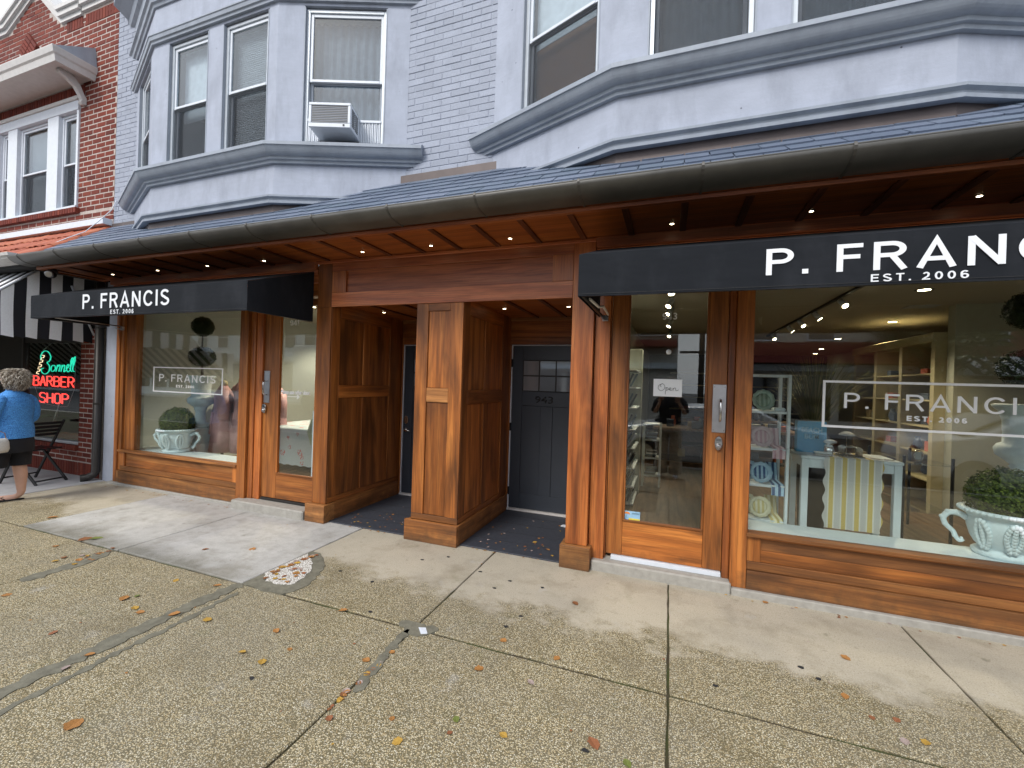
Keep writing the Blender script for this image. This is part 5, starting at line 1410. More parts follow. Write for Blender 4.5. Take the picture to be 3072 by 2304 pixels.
skin_body('body', vs, es, M['skin'], wo_)
# face details (she looks away, but they are there)
for s in (-1, 1):
    MB().blob((s * .03, .100, 1.47), .011, 8, 6).build('eye', M['white'], wo_); MB().blob((s * .030, .109, 1.47), .005, 6, 5).build('iris', M['blackmetal'], wo_)
    MB().blob((s * .083, .01, 1.455), .022, 8, 6, sx=.4, sz=1.3).build('ear', M['skin'], wo_)
MB().blob((0, .118, 1.445), .014, 8, 6, sz=1.7).build('nose', M['skin'], wo_); MB().blob((0, .108, 1.405), .018, 8, 6, sz=.35, sy=.5).build('mouth', plain('lips', (.45, .16, .14), .5, bump=0), wo_)
# blouse: torso, sleeves gathered into one garment mesh
_m = Mat('blue patterned blouse', .8); _v = _m.coords('Object', rnd=False); _vo = _m.n('ShaderNodeTexVoronoi'); _vo.inputs['Scale'].default_value = 130; _m.l(_v, _vo.inputs['Vector'])
_n = _m.noise(_v, 60, 4, .6, 1.5)
_fold = _m.noise(_m.coords('Object', (3, 3, 22), rnd=False), 1.0, 3, .5, 1.0)
_c = _m.mix(_m.ramp(_m.math('ADD', _m.math('MULTIPLY', _n, .6), _m.math('MULTIPLY', _vo.outputs['Distance'], .5)), [(.4, 0.0), (.62, 1.0)]), (.015, .10, .40), (.09, .34, .75))
blouse = _m.out(_c, None, _m.bump(_fold, .7, .02, _m.bump(_n, .3, .003)))
bl = loft([((0, 0, .765), .212, .168, .02), ((0, 0, .80), .210, .166, .02), ((0, -.004, .88), .203, .158, .025), ((0, -.006, .95), .190, .146, .03), ((0, -.006, 1.0), .186, .142, .03), ((0, -.01, 1.08), .196, .142, .015), ((0, -.012, 1.16), .205, .138, .01),
           ((0, -.012, 1.22), .200, .118), ((0, -.010, 1.266), .172, .100), ((0, -.006, 1.298), .118, .080), ((0, -.002, 1.312), .070, .064), ((0, 0, 1.335), .062, .060)], 36, (False, False))
for s in (-1, 1):
    bl.tube([(s * .13, -.01, 1.235), (s * .185, -.012, 1.215), (s * .225, -.018, 1.14), (s * .250, -.015, 1.05), (s * .268, -.004, .965), (s * .245, .06, .940), (s * .215, .125, .935)], [.062, .070, .070, .064, .058, .054, .050], 14)
b_ = bl.build('blouse', blouse, wo_); ss = b_.modifiers.new('smooth', 'SUBSURF'); ss.levels = 1; ss.render_levels = 1
so_ = loft([((0, .0, .83), .178, .145), ((0, 0, .74), .205, .168), ((0, .005, .66), .214, .176), ((0, .01, .60), .216, .178)], 32, (True, False))
for s, dy in ((1, 0), (-1, .07)): so_.tube([(s * .095, dy * .5, .70), (s * .102, dy * .8, .58), (s * .106, dy, .47), (s * .106, dy * 1.02, .425)], [.115, .108, .098, .096], 18, cap=False)
b_ = so_.build('shorts', M['black'], wo_); ss = b_.modifiers.new('smooth', 'SUBSURF'); ss.levels = 1; ss.render_levels = 1
# curly hair: many short curled locks over a scalp volume
_m = Mat('ash grey brown hair', .55); _g = _m.n('ShaderNodeNewGeometry'); _v = _m.coords('Object', rnd=False)
_c = _m.ramp(_g.outputs['Random Per Island'], [(0, (.10, .075, .05)), (.3, (.22, .17, .12)), (.65, (.42, .36, .28)), (1, (.66, .61, .54))])
hairm = _m.out(_c, None, _m.bump(_m.noise(_m.coords('Object', (1, 1, 1), rnd=False), 120, 3), .4, .003))
hb = MB(); hb.blob((0, -.012, 1.452), .099, 18, 12, sx=.98, sy=1.10, sz=1.14)
rng = random.Random(3)
for i in range(760):
    th = rng.uniform(.05, 2.62); ph = rng.uniform(0, 2 * math.pi)
    n_ = Vector((math.sin(th) * math.cos(ph), math.sin(th) * math.sin(ph), math.cos(th)))
    if n_.y > .45 and n_.z < .45: continue
    c = Vector((0, -.016, 1.452)) + Vector((n_.x * .112, n_.y * .120, n_.z * .122))
    side = n_.cross(Vector((0, 0, 1))); side = side.normalized() if side.length > .1 else Vector((1, 0, 0))
    amp = rng.uniform(.005, .013); ph0 = rng.uniform(0, 6.28); fr_ = rng.uniform(.8, 1.3); ln = rng.uniform(.007, .013); pts = []
    down = (Vector((0, 0, -1)) - n_ * Vector((0, 0, -1)).dot(n_) + side * rng.uniform(-.5, .5)).normalized()
    for k in range(8): pts.append(c + down * ln * k + side * math.sin(k * fr_ + ph0) * amp + n_ * (.002 + .004 * math.cos(k * fr_ + ph0) + .0012 * k))
    hb.tube(pts, [.001, .0026, .0034, .0036, .0034, .003, .0022, .0008], 5)
hb.build('hair', hairm, wo_)
for s, x, y, rot in ((1, .055, .07, -.55), (-1, -.11, .245, -.08)):
    mb = MB(); pts = []
    for k in range(16):
        a = 2 * math.pi * k / 16; w_ = .047 if math.sin(a) > 0 else .038
        lx, ly = w_ * math.cos(a), .135 * math.sin(a); pts.append((x + lx * math.cos(-rot) + ly * math.sin(-rot) * -1, y + lx * math.sin(-rot) + ly * math.cos(-rot), .0))
    sdl = MB().poly(pts, (0, 0, .016)).build('sandal', M['sole'], wo_, bevel=.004)
    fx, fy = x + math.sin(rot) * .075, y + math.cos(rot) * .075; cs, sn = math.cos(-rot), math.sin(-rot)
    for q in (-1, 1): MB().tube([(fx + .01 * math.sin(rot), fy + .012, .018), (fx + q * .022 * cs, fy - .03, .050), (fx + q * .042 * cs - math.sin(rot) * .06, fy - .07, .020)], .0045, 6).build('strap', M['sole'], sdl)
place(wo_, (-7.30, 2.78, .0), R(120))
hb_ = thing('handbag', 'off white shoulder bag hanging at the left side of the person in blue', 'bag', (0, 0, 0))
loft([((0, 0, 0), .115, .045), ((0, 0, .05), .135, .06), ((0, 0, .16), .125, .055), ((0, 0, .22), .10, .02)], 20).build('bag_body', M['bag'], hb_)
MB().tube([(-.09, 0, .2), (-.07, .0, .30), (0, .0, .34), (.07, .0, .30), (.09, 0, .2)], .006, 6).build('strap', M['tan'], hb_)
place(hb_, (-7.05, 2.585, .63), R(110), .72)
# the photographer, standing behind the lens, shows in the door glass
ph = thing('person', 'person in loose tan trousers and white sneakers, reflected in the shop door', 'person', (0, 0, 0))
vs = [((0, 0, .92), .13, .10), ((0, 0, 1.1), .13, .10), ((0, 0, 1.28), .15, .10), ((0, 0, 1.42), .09, .07), ((0, 0, 1.50), .05, .05), ((0, .01, 1.58), .07, .08), ((0, .01, 1.68), .08, .09), ((0, .01, 1.75), .05, .06),
      ((.10, 0, .85), .095, .10), ((.11, .02, .48), .06, .065), ((.115, 0, .1), .04, .045), ((.12, .12, .04), .04, .03), ((-.10, 0, .85), .095, .10), ((-.12, -.02, .48), .06, .065), ((-.13, -.04, .1), .04, .045), ((-.16, .08, .04), .04, .03),
      ((.19, 0, 1.40), .05, .05), ((.26, .05, 1.15), .04, .04), ((.16, .20, 1.34), .028, .026), ((-.19, 0, 1.40), .05, .05), ((-.26, .05, 1.15), .04, .04), ((-.16, .20, 1.34), .028, .026)]
es = [(0, 1), (1, 2), (2, 3), (3, 4), (4, 5), (5, 6), (6, 7), (0, 8), (8, 9), (9, 10), (10, 11), (0, 12), (12, 13), (13, 14), (14, 15), (3, 16), (16, 17), (17, 18), (3, 19), (19, 20), (20, 21)]
hand(vs, es, 18, (.16, .20, 1.34), (-.3, .5, .8), (0, -1, .3)); hand(vs, es, 21, (-.16, .20, 1.34), (.3, .5, .8), (0, -1, .3))
skin_body('body', vs, es, M['skin'], ph)
MB().blob((0, -.01, 1.70), .105, 16, 10, sy=1.05).build('hair', hairm, ph)
tr = loft([((0, 0, 1.02), .17, .125), ((0, 0, .92), .185, .145), ((0, 0, .82), .19, .15)], 24, (True, False))
for s, xx, yy in ((1, .115, 0), (-1, -.125, -.03)): tr.tube([(s * .10, 0, .84), (xx, yy * .5 + .02, .48), (xx * 1.02, yy, .09)], [.10, .105, .115], 16, cap=False)
tr.build('trousers', plain('loose tan trousers', (.46, .39, .30), .85, var=.1), ph)
sh = loft([((0, 0, .98), .19, .14), ((0, 0, 1.15), .185, .135), ((0, 0, 1.32), .205, .13), ((0, 0, 1.42), .15, .10), ((0, 0, 1.49), .07, .06)], 24, (False, False))
for s in (-1, 1): sh.tube([(s * .15, 0, 1.41), (s * .22, .01, 1.33), (s * .262, .045, 1.17)], [.07, .07, .06], 12)
sh.build('shirt', plain('dark shirt', (.03, .03, .035), .9), ph)
for x, y in ((.12, .06), (-.145, .02)): MB().blob((x, y, .045), .05, 12, 8, sx=.95, sy=2.5, sz=.9).build('sneaker', M['white'], ph)
place(ph, (.02, -.42, -.005), R(4))

# ================================================================== FALLEN LEAVES
leafcols = {'orange': (.42, .19, .05), 'brown': (.25, .10, .035), 'yellow': (.50, .30, .05), 'green': (.16, .20, .04), 'russet': (.30, .11, .045), 'pale': (.42, .33, .30)}
lm = {}
for k_c, c in leafcols.items():
    m = Mat(k_c + ' fallen leaf', .7); v = m.coords('Object'); n_ = m.noise(v, 60, 4, .6); n2 = m.noise(v, 14, 3)
    cc = m.mix(m.ramp(n_, [(.35, 0.0), (.7, 1.0)]), tuple(q * .6 for q in c), tuple(min(1, q * 1.25) for q in c)); cc = m.mix(m.ramp(n2, [(.55, 0.0), (.7, .7)]), cc, (.14, .06, .02))
    lm[k_c] = m.out(cc, None, m.bump(n_, .4, .003))


def leaf_mesh(seed, mat):
    rg = random.Random(seed); mb = MB(); N = 9
    lobes = rg.uniform(.0, .35); asp = rg.uniform(.55, .85); cu = rg.uniform(.15, .45); tw = rg.uniform(-.25, .25)
    top = []; bot = []
    for i in range(N + 1):
        t = i / N; w_ = asp * .5 * math.sin(math.pi * min(1, t * 1.02)) ** .75 * (1 + lobes * math.cos(t * 17) * .5 + rg.uniform(-.07, .07)); x = t - .5
        zc = cu * (.25 * (t - .5) ** 2)
        top.append((x, w_, zc + cu * w_ * .55 + tw * x * .2)); bot.append((x, -w_ * rg.uniform(.85, 1.1), zc + cu * w_ * .45 - tw * x * .2))
    for a in top: mb.v.append(a)
    for i in range(N + 1): mb.v.append((i / N - .5, 0, cu * .25 * (i / N - .5) ** 2 - .0))
    for a in bot: mb.v.append(a)
    n0 = N + 1
    for i in range(N): mb.f += [(i, i + 1, n0 + i + 1, n0 + i), (n0 + i, n0 + i + 1, 2 * n0 + i + 1, 2 * n0 + i)]
    n1 = len(mb.v); mb.v += [(-.5, .012, 0), (-.5, -.012, 0), (-.78, .008, .04), (-.78, -.008, .04)]; mb.f.append((n1, n1 + 1, n1 + 3, n1 + 2))
    zmin = min(v[2] for v in mb.v); mb.v = [(v[0], v[1], v[2] - zmin) for v in mb.v]
    me, _ = mb.mesh('fallen_leaf', mat, (0, 0, 0)); return me


LM = {c: [leaf_mesh(sd * 7 + hash(c) % 5 if 0 else sd * 7 + len(c), lm[c]) for sd in range(3)] for c in leafcols}
leaves = [(-2.47, 1.16, .085, 'orange', 'large curled orange leaf, nearest to the lower left corner of the pavement'),
 (-3.54, 1.92, .075, 'orange', 'orange leaf under a small green one, on the aggregate slab left of the seam'), (-3.50, 1.975, .04, 'green', 'small green leaf touching an orange leaf left of the mortar seam'),
 (-3.33, 1.87, .055, 'yellow', 'yellowish leaf beside the seam, left one of a touching pair'), (-3.24, 1.85, .05, 'orange', 'orange leaf beside the seam, right one of a touching pair'),
 (-3.02, 1.92, .07, 'orange', 'orange leaf lying on the middle of the grey mortar seam'), (-2.76, 1.96, .055, 'yellow', 'yellow leaf just right of the grey mortar seam'),
 (-2.26, 2.04, .05, 'orange', 'orange leaf on the slab between the seam and the mossy crack, upper one'), (-2.26, 1.81, .045, 'yellow', 'yellow brown leaf between the seam and the mossy crack, middle one'),
 (-2.08, 1.79, .055, 'yellow', 'long yellow leaf between the seam and the mossy crack, right one'), (-3.0, 1.47, .05, 'orange', 'small orange leaf low on the grey mortar seam'),
 (-3.45, 1.51, .05, 'russet', 'thin russet leaf alone on the left aggregate slab'), (-4.31, 1.64, .06, 'orange', 'orange leaf at the left edge of the picture'),
 (-6.17, 2.67, .09, 'orange', 'orange leaf on the corner of the tan slab nearest the person in blue'), (-5.12, 2.45, .11, 'brown', 'dark brown leaf at the front joint of the pale slab'),
 (-5.05, 2.50, .10, 'green', 'green leaf on the front edge of the pale slab'), (-3.16, 2.31, .06, 'orange', 'orange leaf just in front of the joint of the pale slab'),
 (-3.91, 2.74, .06, 'brown', 'brown leaf on the pale slab, left of two'), (-3.54, 2.91, .07, 'orange', 'orange brown leaf on the pale slab, right of two'),
 (-3.51, 2.24, .05, 'yellow', 'faded yellow leaf in front of the pale slab'), (-5.14, 2.25, .06, 'orange', 'orange leaf far left in front of the pale slab'),
 (-4.59, 2.16, .06, 'orange', 'orange leaf on the short patched joint'), (-4.52, 2.10, .05, 'yellow', 'yellow leaf on the short patched joint'), (-4.76, 2.14, .055, 'brown', 'brown leaf just left of the short patched joint'),
 (-2.98, 1.36, .05, 'pale', 'pale leaf lowest on the mortar seam'), (-4.73, 2.07, .05, 'yellow', 'yellow leaf left of the patched joint, nearer the street'),
 (-1.45, 1.62, .045, 'russet', 'russet leaf at the lower end of the mossy crack'), (-2.04, 1.94, .035, 'orange', 'tiny orange leaf above the mossy crack end'),
 (-1.57, 2.03, .055, 'orange', 'orange leaf left of the leaf filled crack'), (-.95, 2.21, .06, 'orange', 'orange leaf folded up in the middle of the foreground'),
 (-.92, 2.51, .05, 'orange', 'orange leaf with a stem just behind the long joint'), (-.57, 2.47, .05, 'orange', 'small orange leaf resting near the long joint, right of the centre'),
 (-.90, 1.84, .045, 'green', 'green yellow leaf in the centre foreground'), (-1.08, 1.63, .05, 'yellow', 'yellow green leaf near the bottom centre'),
 (-.66, 1.84, .045, 'yellow', 'round yellow leaf near the bottom, right of the centre'), (-.27, 1.95, .07, 'russet', 'large russet leaf with black spots at the bottom right of the centre'),
 (-1.18, 1.73, .035, 'orange', 'tiny orange leaf left of the bottom centre'), (-.60, 3.14, .06, 'brown', 'brown leaf on the smooth concrete in front of the right pier'),
 (-.65, 2.22, .045, 'pale', 'greyish leaf lying face down in the middle foreground'), (-.89, 1.76, .03, 'russet', 'tiny red leaf under the green yellow one'),
 (-.12, 1.90, .05, 'green', 'pale green leaf at the bottom edge, right of the centre'), (-2.06, 2.40, .06, 'orange', 'orange leaf on the long joint right of the gravel patch'),
 (1.05, 3.16, .055, 'orange', 'orange leaf alone on the smooth concrete at the right'), (.92, 2.76, .05, 'orange', 'small orange leaf near the right stall riser, nearer the street'),
 (.99, 2.63, .035, 'russet', 'tiny russet leaf at the lower right'), (1.10, 2.66, .04, 'russet', 'small russet leaf right of a tinier one at the lower right'),
 (1.07, 2.51, .05, 'pale', 'pale leaf by the lower right joint'), (1.16, 2.54, .05, 'yellow', 'yellow leaf by the lower right joint'),
 (.73, 3.74, .05, 'orange', 'orange leaf against the concrete footing under the right window'), (-1.22, 4.15, .05, 'yellow', 'yellow leaf on the dark alcove floor near its front edge'),
 (-1.05, 4.02, .045, 'orange', 'orange leaf on the dark alcove floor by the right pier'), (-1.43, 4.78, .04, 'pale', 'pale scrap leaf on the dark floor before door 943')]
for i, (x, y, s, c, lab) in enumerate(leaves):
    o = link('fallen_leaf', LM[c][i % 3], None, (x, y, .013 if y > 3.9 else .0015 + (.005 if 'seam' in lab or 'patched' in lab else 0)), (random.uniform(-.12, .12), random.uniform(-.12, .12), random.uniform(0, 6.28)), scale=(s, s, s * 1.2))
    tag(o, lab, 'leaf', 'fallen leaves on the pavement')
# leaf litter in the gravel patch, the crack and the alcoves; gum spots
def litter(name, spots, kind_c, label_parent=None):
    for c in kind_c:
        mb = MB()
        for k, (x, y, z, s) in enumerate(spots):
            if kind_c[k % len(kind_c)] != c: continue
            src = LM[c][k % 3]; a = random.uniform(0, 6.28); n0 = len(mb.v)
            for v in src.vertices: mb.v.append((x + s * (v.co.x * math.cos(a) - v.co.y * math.sin(a)), y + s * (v.co.x * math.sin(a) + v.co.y * math.cos(a)), z + s * v.co.z))
            for p in src.polygons: mb.f.append(tuple(n0 + i for i in p.vertices))
        if mb.v: mb.build(name, lm[c], None, kind='stuff')


sp = []
for i in range(26):
    t = random.random(); sp.append((-3.0 + .05 * random.random() + t * .04, 2.62 + t * .42, .008, random.uniform(.03, .06)))
for i in range(22): sp.append((-2.98 + random.random() * .28, 2.53 + random.random() * .25, .009, random.uniform(.025, .05)))
for i in range(20): t = random.random(); sp.append((-1.50 + .03 * t + random.uniform(-.012, .012), 1.62 + t * .55, .003, random.uniform(.02, .045)))
for i in range(14): sp.append((random.uniform(-4.72, -4.48), random.uniform(2.2, 2.42), .006, random.uniform(.02, .045)))
for i in range(30): sp.append((random.uniform(-3.4, -2.5), 3.83 + abs(random.gauss(0, .35)), .014, random.uniform(.015, .035)))
for i in range(34): sp.append((random.uniform(-1.8, -.92), 3.83 + abs(random.gauss(0, .42)), .014, random.uniform(.015, .035)))
for i in range(46): sp.append((random.uniform(-3.4, -.9), 3.76 + random.uniform(0, .05), .002, random.uniform(.012, .03)))
for i in range(40): sp.append((random.uniform(-7.3, -4.9), random.uniform(3.66, 3.77), .002, random.uniform(.012, .03)))
for i in range(16): sp.append((random.uniform(.2, 2.6), random.uniform(3.7, 3.755), .002, random.uniform(.012, .03)))
for i in range(40): sp.append((random.uniform(-6.5, 1.6), random.uniform(1.3, 3.6), .002, random.uniform(.008, .018)))
litter('leaf_litter', sp, ['orange', 'yellow', 'pale', 'russet', 'brown'])
for i, (x, y) in enumerate([(-1.84, 3.5), (-2.02, 3.35), (-1.45, 3.34), (-1.16, 3.28), (-1.23, 3.12), (-.89, 3.28), (-2.15, 2.83), (-2.51, 2.88), (-.91, 2.82), (-.96, 2.66), (-1.88, 2.46), (-2.02, 1.68), (.28, 2.58), (.83, 2.87), (.77, 2.95), (-.30, 1.90)]):
    mb = MB(); mb.poly([(x + .014 * math.cos(a) * random.uniform(.7, 1.5), y + .010 * math.sin(a) * random.uniform(.7, 1.5), 0) for a in [k * math.pi / 5 for k in range(10)]], (0, 0, .003)); mb.build('gum_spot', M['rubber'], sidewalk)
tag(MB().poly([(-1.475, 2.425, .001), (-1.43, 2.44, .001), (-1.385, 2.385, .004), (-1.42, 2.365, .001)], (0, 0, .003)).build('paper_scrap', M['white'], None), 'small square scrap of white paper at the crossing of the pavement joints', 'paper')
tag(MB().poly([(-1.10, 4.74, .013), (-1.02, 4.72, .013), (-1.00, 4.77, .016), (-1.08, 4.79, .013)], (0, 0, .008)).build('paper_scrap', M['white'], None), 'white paper scrap on the dark alcove floor by door 943', 'paper')
# ================================================================== DISPLAY WINDOWS AND SHOP INTERIORS
def leafball(c, r, n, size, mat, name, parent, sz=1.0, flat=None):
    """clipped foliage: leaf faces through an outer shell of the volume"""
    rg = random.Random(int(abs(c[0]) * 977 + n)); mb = MB(); c = Vector(c)
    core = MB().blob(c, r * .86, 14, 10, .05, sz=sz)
    for i in range(n):
        z = rg.uniform(-1, 1); a = rg.uniform(0, 6.283); q = math.sqrt(1 - z * z); nn = Vector((q * math.cos(a), q * math.sin(a), z))
        if flat is not None and nn.z * r * sz < flat: continue
        bump_ = 1 + .045 * math.sin(nn.x * 9 + c.x * 7) * math.cos(nn.y * 8 + nn.z * 6) + rg.uniform(-.10, .03) + (.06 * rg.random() if rg.random() < .05 else 0) + .03 * math.sin(nn.x * 23 + nn.z * 17)
        p = c + Vector((nn.x, nn.y, nn.z * sz)) * r * bump_
        t = nn.cross(Vector((rg.uniform(-1, 1), rg.uniform(-1, 1), rg.uniform(-1, 1)))).normalized(); b = nn.cross(t)
        t = (t + nn * rg.uniform(-.2, .9)).normalized(); s_ = size * rg.uniform(.7, 1.25); n0 = len(mb.v)
        mb.v += [tuple(p - t * s_ * .5), tuple(p + b * s_ * .33), tuple(p + t * s_ * .5 + nn * s_ * .1), tuple(p - b * s_ * .33)]; mb.f.append((n0, n0 + 1, n0 + 2, n0 + 3))
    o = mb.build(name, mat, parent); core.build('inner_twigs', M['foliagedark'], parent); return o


def urn(loc, label, rz=0.0):
    t = thing('urn', label, 'urn', (0, 0, 0)); P = M['plaster']
    prof = [(.10, 0), (.155, 0), (.165, .012), (.165, .028), (.150, .04), (.13, .05), (.135, .062), (.150, .075), (.172, .12), (.190, .19), (.198, .24), (.190, .262), (.196, .275), (.222, .292), (.236, .305), (.236, .318), (.215, .326), (.195, .322), (.185, .28), (.10, .27)]
    MB().lathe(prof, n=48, flute=24, depth=.012, rng=(.08, .25)).build('bowl', P, t)
    rim = MB()
    for k in range(44): a = 2 * math.pi * k / 44; rim.blob((.232 * math.cos(a), .232 * math.sin(a), .312), .014, 6, 4)
    rim.build('rim_beading', P, t, kind='stuff')
    for s in (-1, 1):
        pts = [(s * .19, 0, .235), (s * .235, 0, .262), (s * .285, 0, .258), (s * .315, 0, .215), (s * .300, 0, .165), (s * .262, 0, .125), (s * .245, 0, .085), (s * .225, 0, .060), (s * .205, 0, .075)]
        MB().tube([tuple(p) for p in stroke(pts, 3)], [.022 - .0004 * k for k in range(25)], 10).build('handle', P, t)
        hl = MB()
        for k in range(9): p = Vector(pts[k]); hl.blob(p + Vector((s * .010, 0, .006)), .020 - k * .0011, 7, 5, sx=.9, sy=1.3)
        hl.build('handle_leafwork', P, t, kind='stuff')
    for ang_ in (-1.57, -.75, -2.4):
        lf = MB()
        for k in range(9):
            z = .255 - k * .022; r_ = .205 - k * .006; w_ = .050 * math.sin(math.pi * (k + 1.5) / 11)
            for q in (-1, 0, 1): lf.blob(((r_ + .006) * math.cos(ang_ + q * w_ * 4), (r_ + .006) * math.sin(ang_ + q * w_ * 4), z - abs(q) * .008), .017, 6, 5, sz=1.3)
        lf.build('acanthus_relief', P, t, kind='stuff')
    place(t, loc, rz); return t


urn((-6.52, 4.12, .479), 'pale plaster urn with scroll handles in the left display window', .35)
urn((2.27, 4.10, .479), 'pale plaster urn with scroll handles at the right edge of the picture', -.25)
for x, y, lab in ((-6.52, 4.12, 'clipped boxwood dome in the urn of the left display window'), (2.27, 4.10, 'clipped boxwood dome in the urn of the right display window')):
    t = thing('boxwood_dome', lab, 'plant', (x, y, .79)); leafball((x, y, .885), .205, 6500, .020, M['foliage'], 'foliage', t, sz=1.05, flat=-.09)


def topiary(x, y, z0, lab, lab2):
    """double ball topiary in a fluted urn on a pedestal"""
    t = thing('topiary', lab, 'plant', (x, y, z0 + 1.0))
    leafball((x, y, 2.30), .143, 3600, .018, M['foliagedark'], 'crown', t); leafball((x, y, 1.845), .172, 3800, .018, M['foliagedark'], 'crown', t, sz=.85)
    MB().tube([(x, y, 1.50), (x + .006, y, 1.75), (x - .004, y, 2.0), (x, y, 2.2)], [.014, .012, .011, .009], 8).build('trunk', M['trunk'], t); MB().tube([(x + .02, y, 1.50), (x + .028, y + .01, 1.62), (x + .005, y, 1.72)], [.006, .005, .004], 6).build('side_stem', M['trunk'], t)
    u = thing('tall_urn', lab2, 'urn', (x, y, z0))
    pr = [(.13, .78), (.14, .80), (.14, .83), (.085, .86), (.068, .90), (.06, 1.0), (.075, 1.05), (.085, 1.06), (.075, 1.075), (.11, 1.11), (.16, 1.15), (.168, 1.20), (.15, 1.235), (.122, 1.25), (.12, 1.30), (.125, 1.42), (.15, 1.50), (.185, 1.535), (.19, 1.55), (.165, 1.56), (.13, 1.52), (.05, 1.5)]
    MB().lathe(pr, (x, y, 0), 48, flute=20, depth=.035, rng=(.87, 1.47)).build('bowl', M['plaster'], u)
    boxo('pedestal', M['whitepaint'], u, x - .15, x + .15, y - .15, y + .15, z0 + .02, .779, bevel=.008); boxo('pedestal_base', M['whitepaint'], u, x - .18, x + .18, y - .18, y + .18, z0, z0 + .06, bevel=.008)


topiary(-6.62, 4.50, .131, 'dark double ball topiary in the left display window', 'tall fluted urn under the double ball topiary of the left window')
topiary(2.64, 4.58, .129, 'dark double ball topiary at the right edge behind the lettering', 'tall fluted urn behind the right boxwood dome')

# ---- white table with a striped runner, and what stands on it
tb = thing('display_table', 'white painted table with square legs behind the right window', 'table', (1.45, 4.7, .13))
W_ = M['whitepaint']
boxo('tabletop', W_, tb, 1.09, 1.81, 4.39, 4.82, 1.025, 1.052, bevel=.006)
for x, y in ((1.125, 4.42), (1.775, 4.42), (1.125, 4.79), (1.775, 4.79)): MB().bar((x, y, .13), (x, y, 1.023), .052).build('leg', W_, tb, bevel=.003)
for a in ((1.152, 1.748, 4.405, 4.42, .95, 1.023), (1.152, 1.748, 4.79, 4.805, .95, 1.023), (1.11, 1.125, 4.447, 4.763, .95, 1.023), (1.775, 1.79, 4.447, 4.763, .95, 1.023)): boxo('apron', W_, tb, *a, bevel=.002)
rn = MB(); x0, x1 = 1.262, 1.668; nz_n = 40; cols = 22
_m = Mat('cream and yellow striped cloth', .9); _tc = _m.n('ShaderNodeNewGeometry'); _s = _m.n('ShaderNodeSeparateXYZ'); _m.l(_tc.outputs['Position'], _s.inputs[0])
_u = _m.math('FRACT', _m.math('MULTIPLY', _m.math('SUBTRACT', _s.outputs[0], 1.262), 1 / .0915))
stripe = _m.ramp(_u, [(0.0, (.56, .54, .50)), (.28, (.56, .54, .50)), (.30, (.70, .68, .6)), (.40, (.62, .46, .14)), (.72, (.64, .48, .16)), (.76, (.72, .70, .62)), (.86, (.56, .54, .50))], 'CONSTANT')
runner_m = _m.out(stripe, None, _m.bump(_m.noise(_m.world(), 200, 2), .2, .001))
for i in range(nz_n + 1):
    t_ = i / nz_n
    if t_ < .25: yy, zz = 4.80 - (t_ / .25) * .415, 1.0545
    else: yy, zz = 4.383, 1.0545 - (t_ - .25) / .75 * .60
    wv = .010 * math.sin(t_ * 34) if t_ > .25 else 0
    for j in range(cols + 1): u_ = j / cols; rn.v.append((x0 + wv + (x1 - x0 - 2 * wv) * u_, yy - (.006 * math.sin(u_ * 21 + t_ * 2) * max(0, t_ - .25)), zz))
for i in range(nz_n):
    for j in range(cols): a = i * (cols + 1) + j; rn.smooth.add(len(rn.f)); rn.f.append((a, a + 1, a + cols + 2, a + cols + 1))
tag(rn.build('table_runner', runner_m, None), 'cream and yellow striped runner with wavy edges hanging over the white table', 'table runner')
bx = thing('box_sign', 'bright blue box lettered BEACH BUM on the white table', 'box', (1.22, 4.66, 1.053)); blue_b = plain('bright blue card', (.07, .36, .62), .5, bump=0)
boxo('box_body', blue_b, bx, 1.115, 1.345, 4.64, 4.72, 1.0535, 1.335, bevel=.004)
lt = plain('pale blue print', (.35, .62, .78), .5, bump=0)
fit_text('writing', 'BEACH', lt, bx, 1.150, 1.310, 4.6375, 1.235, 1.280, .002, bold=.02); fit_text('writing', 'BUM', lt, bx, 1.175, 1.285, 4.6375, 1.175, 1.222, .002, bold=.02)
ra = thing('toast_rack', 'silver wire rack in the middle of the white table', 'rack', (1.47, 4.5, 1.055)); CH = M['chrome']
for i in range(7):
    y = 4.46 + i * .022; MB().tube([(1.42, y, 1.06), (1.42, y, 1.13), (1.44, y, 1.145), (1.53, y, 1.145), (1.55, y, 1.13), (1.55, y, 1.06)], .003, 6).build('wire', CH, ra)
boxo('tray', CH, ra, 1.40, 1.57, 4.44, 4.61, 1.0555, 1.066, bevel=.003)
jr = thing('glass_jar', 'silver lidded jar by the blue box on the white table', 'jar', (1.32, 4.5, 1.055)); MB().lathe([(.03, 0), (.036, .01), (.036, .065), (.028, .075)], (1.32, 4.50, 1.0555), 18).build('jar_body', CH, jr); MB().lathe([(.03, .0755), (.026, .09), (.006, .095), (.009, .108), (.001, .112)], (1.32, 4.50, 1.0555), 18).build('lid', M['whitepaint'], jr)
sh_ = thing('folded_cloth', 'folded white cloth on a stand beside the silver jar', 'cloth', (1.36, 4.58, 1.055)); MB().tube([(1.36, 4.60, 1.056), (1.36, 4.60, 1.15)], .006, 8).build('stand', CH, sh_); MB().blob((1.36, 4.60, 1.165), .05, 14, 8, .08, sz=.4).build('cloth_top', M['whitepaint'], sh_)
fa = thing('table_lamp', 'small silver lamp with a fluted shade on the white table', 'lamp', (1.52, 4.70, 1.055)); MB().lathe([(.03, 0), (.03, .006), (.005, .012), (.004, .17)], (1.52, 4.72, 1.0555), 14).build('stem', CH, fa); MB().lathe([(.065, .165), (.055, .178), (.022, .20), (.015, .20)], (1.52, 4.72, 1.0555), 24, flute=12, depth=.05).build('lamp_shade', M['cream'], fa)
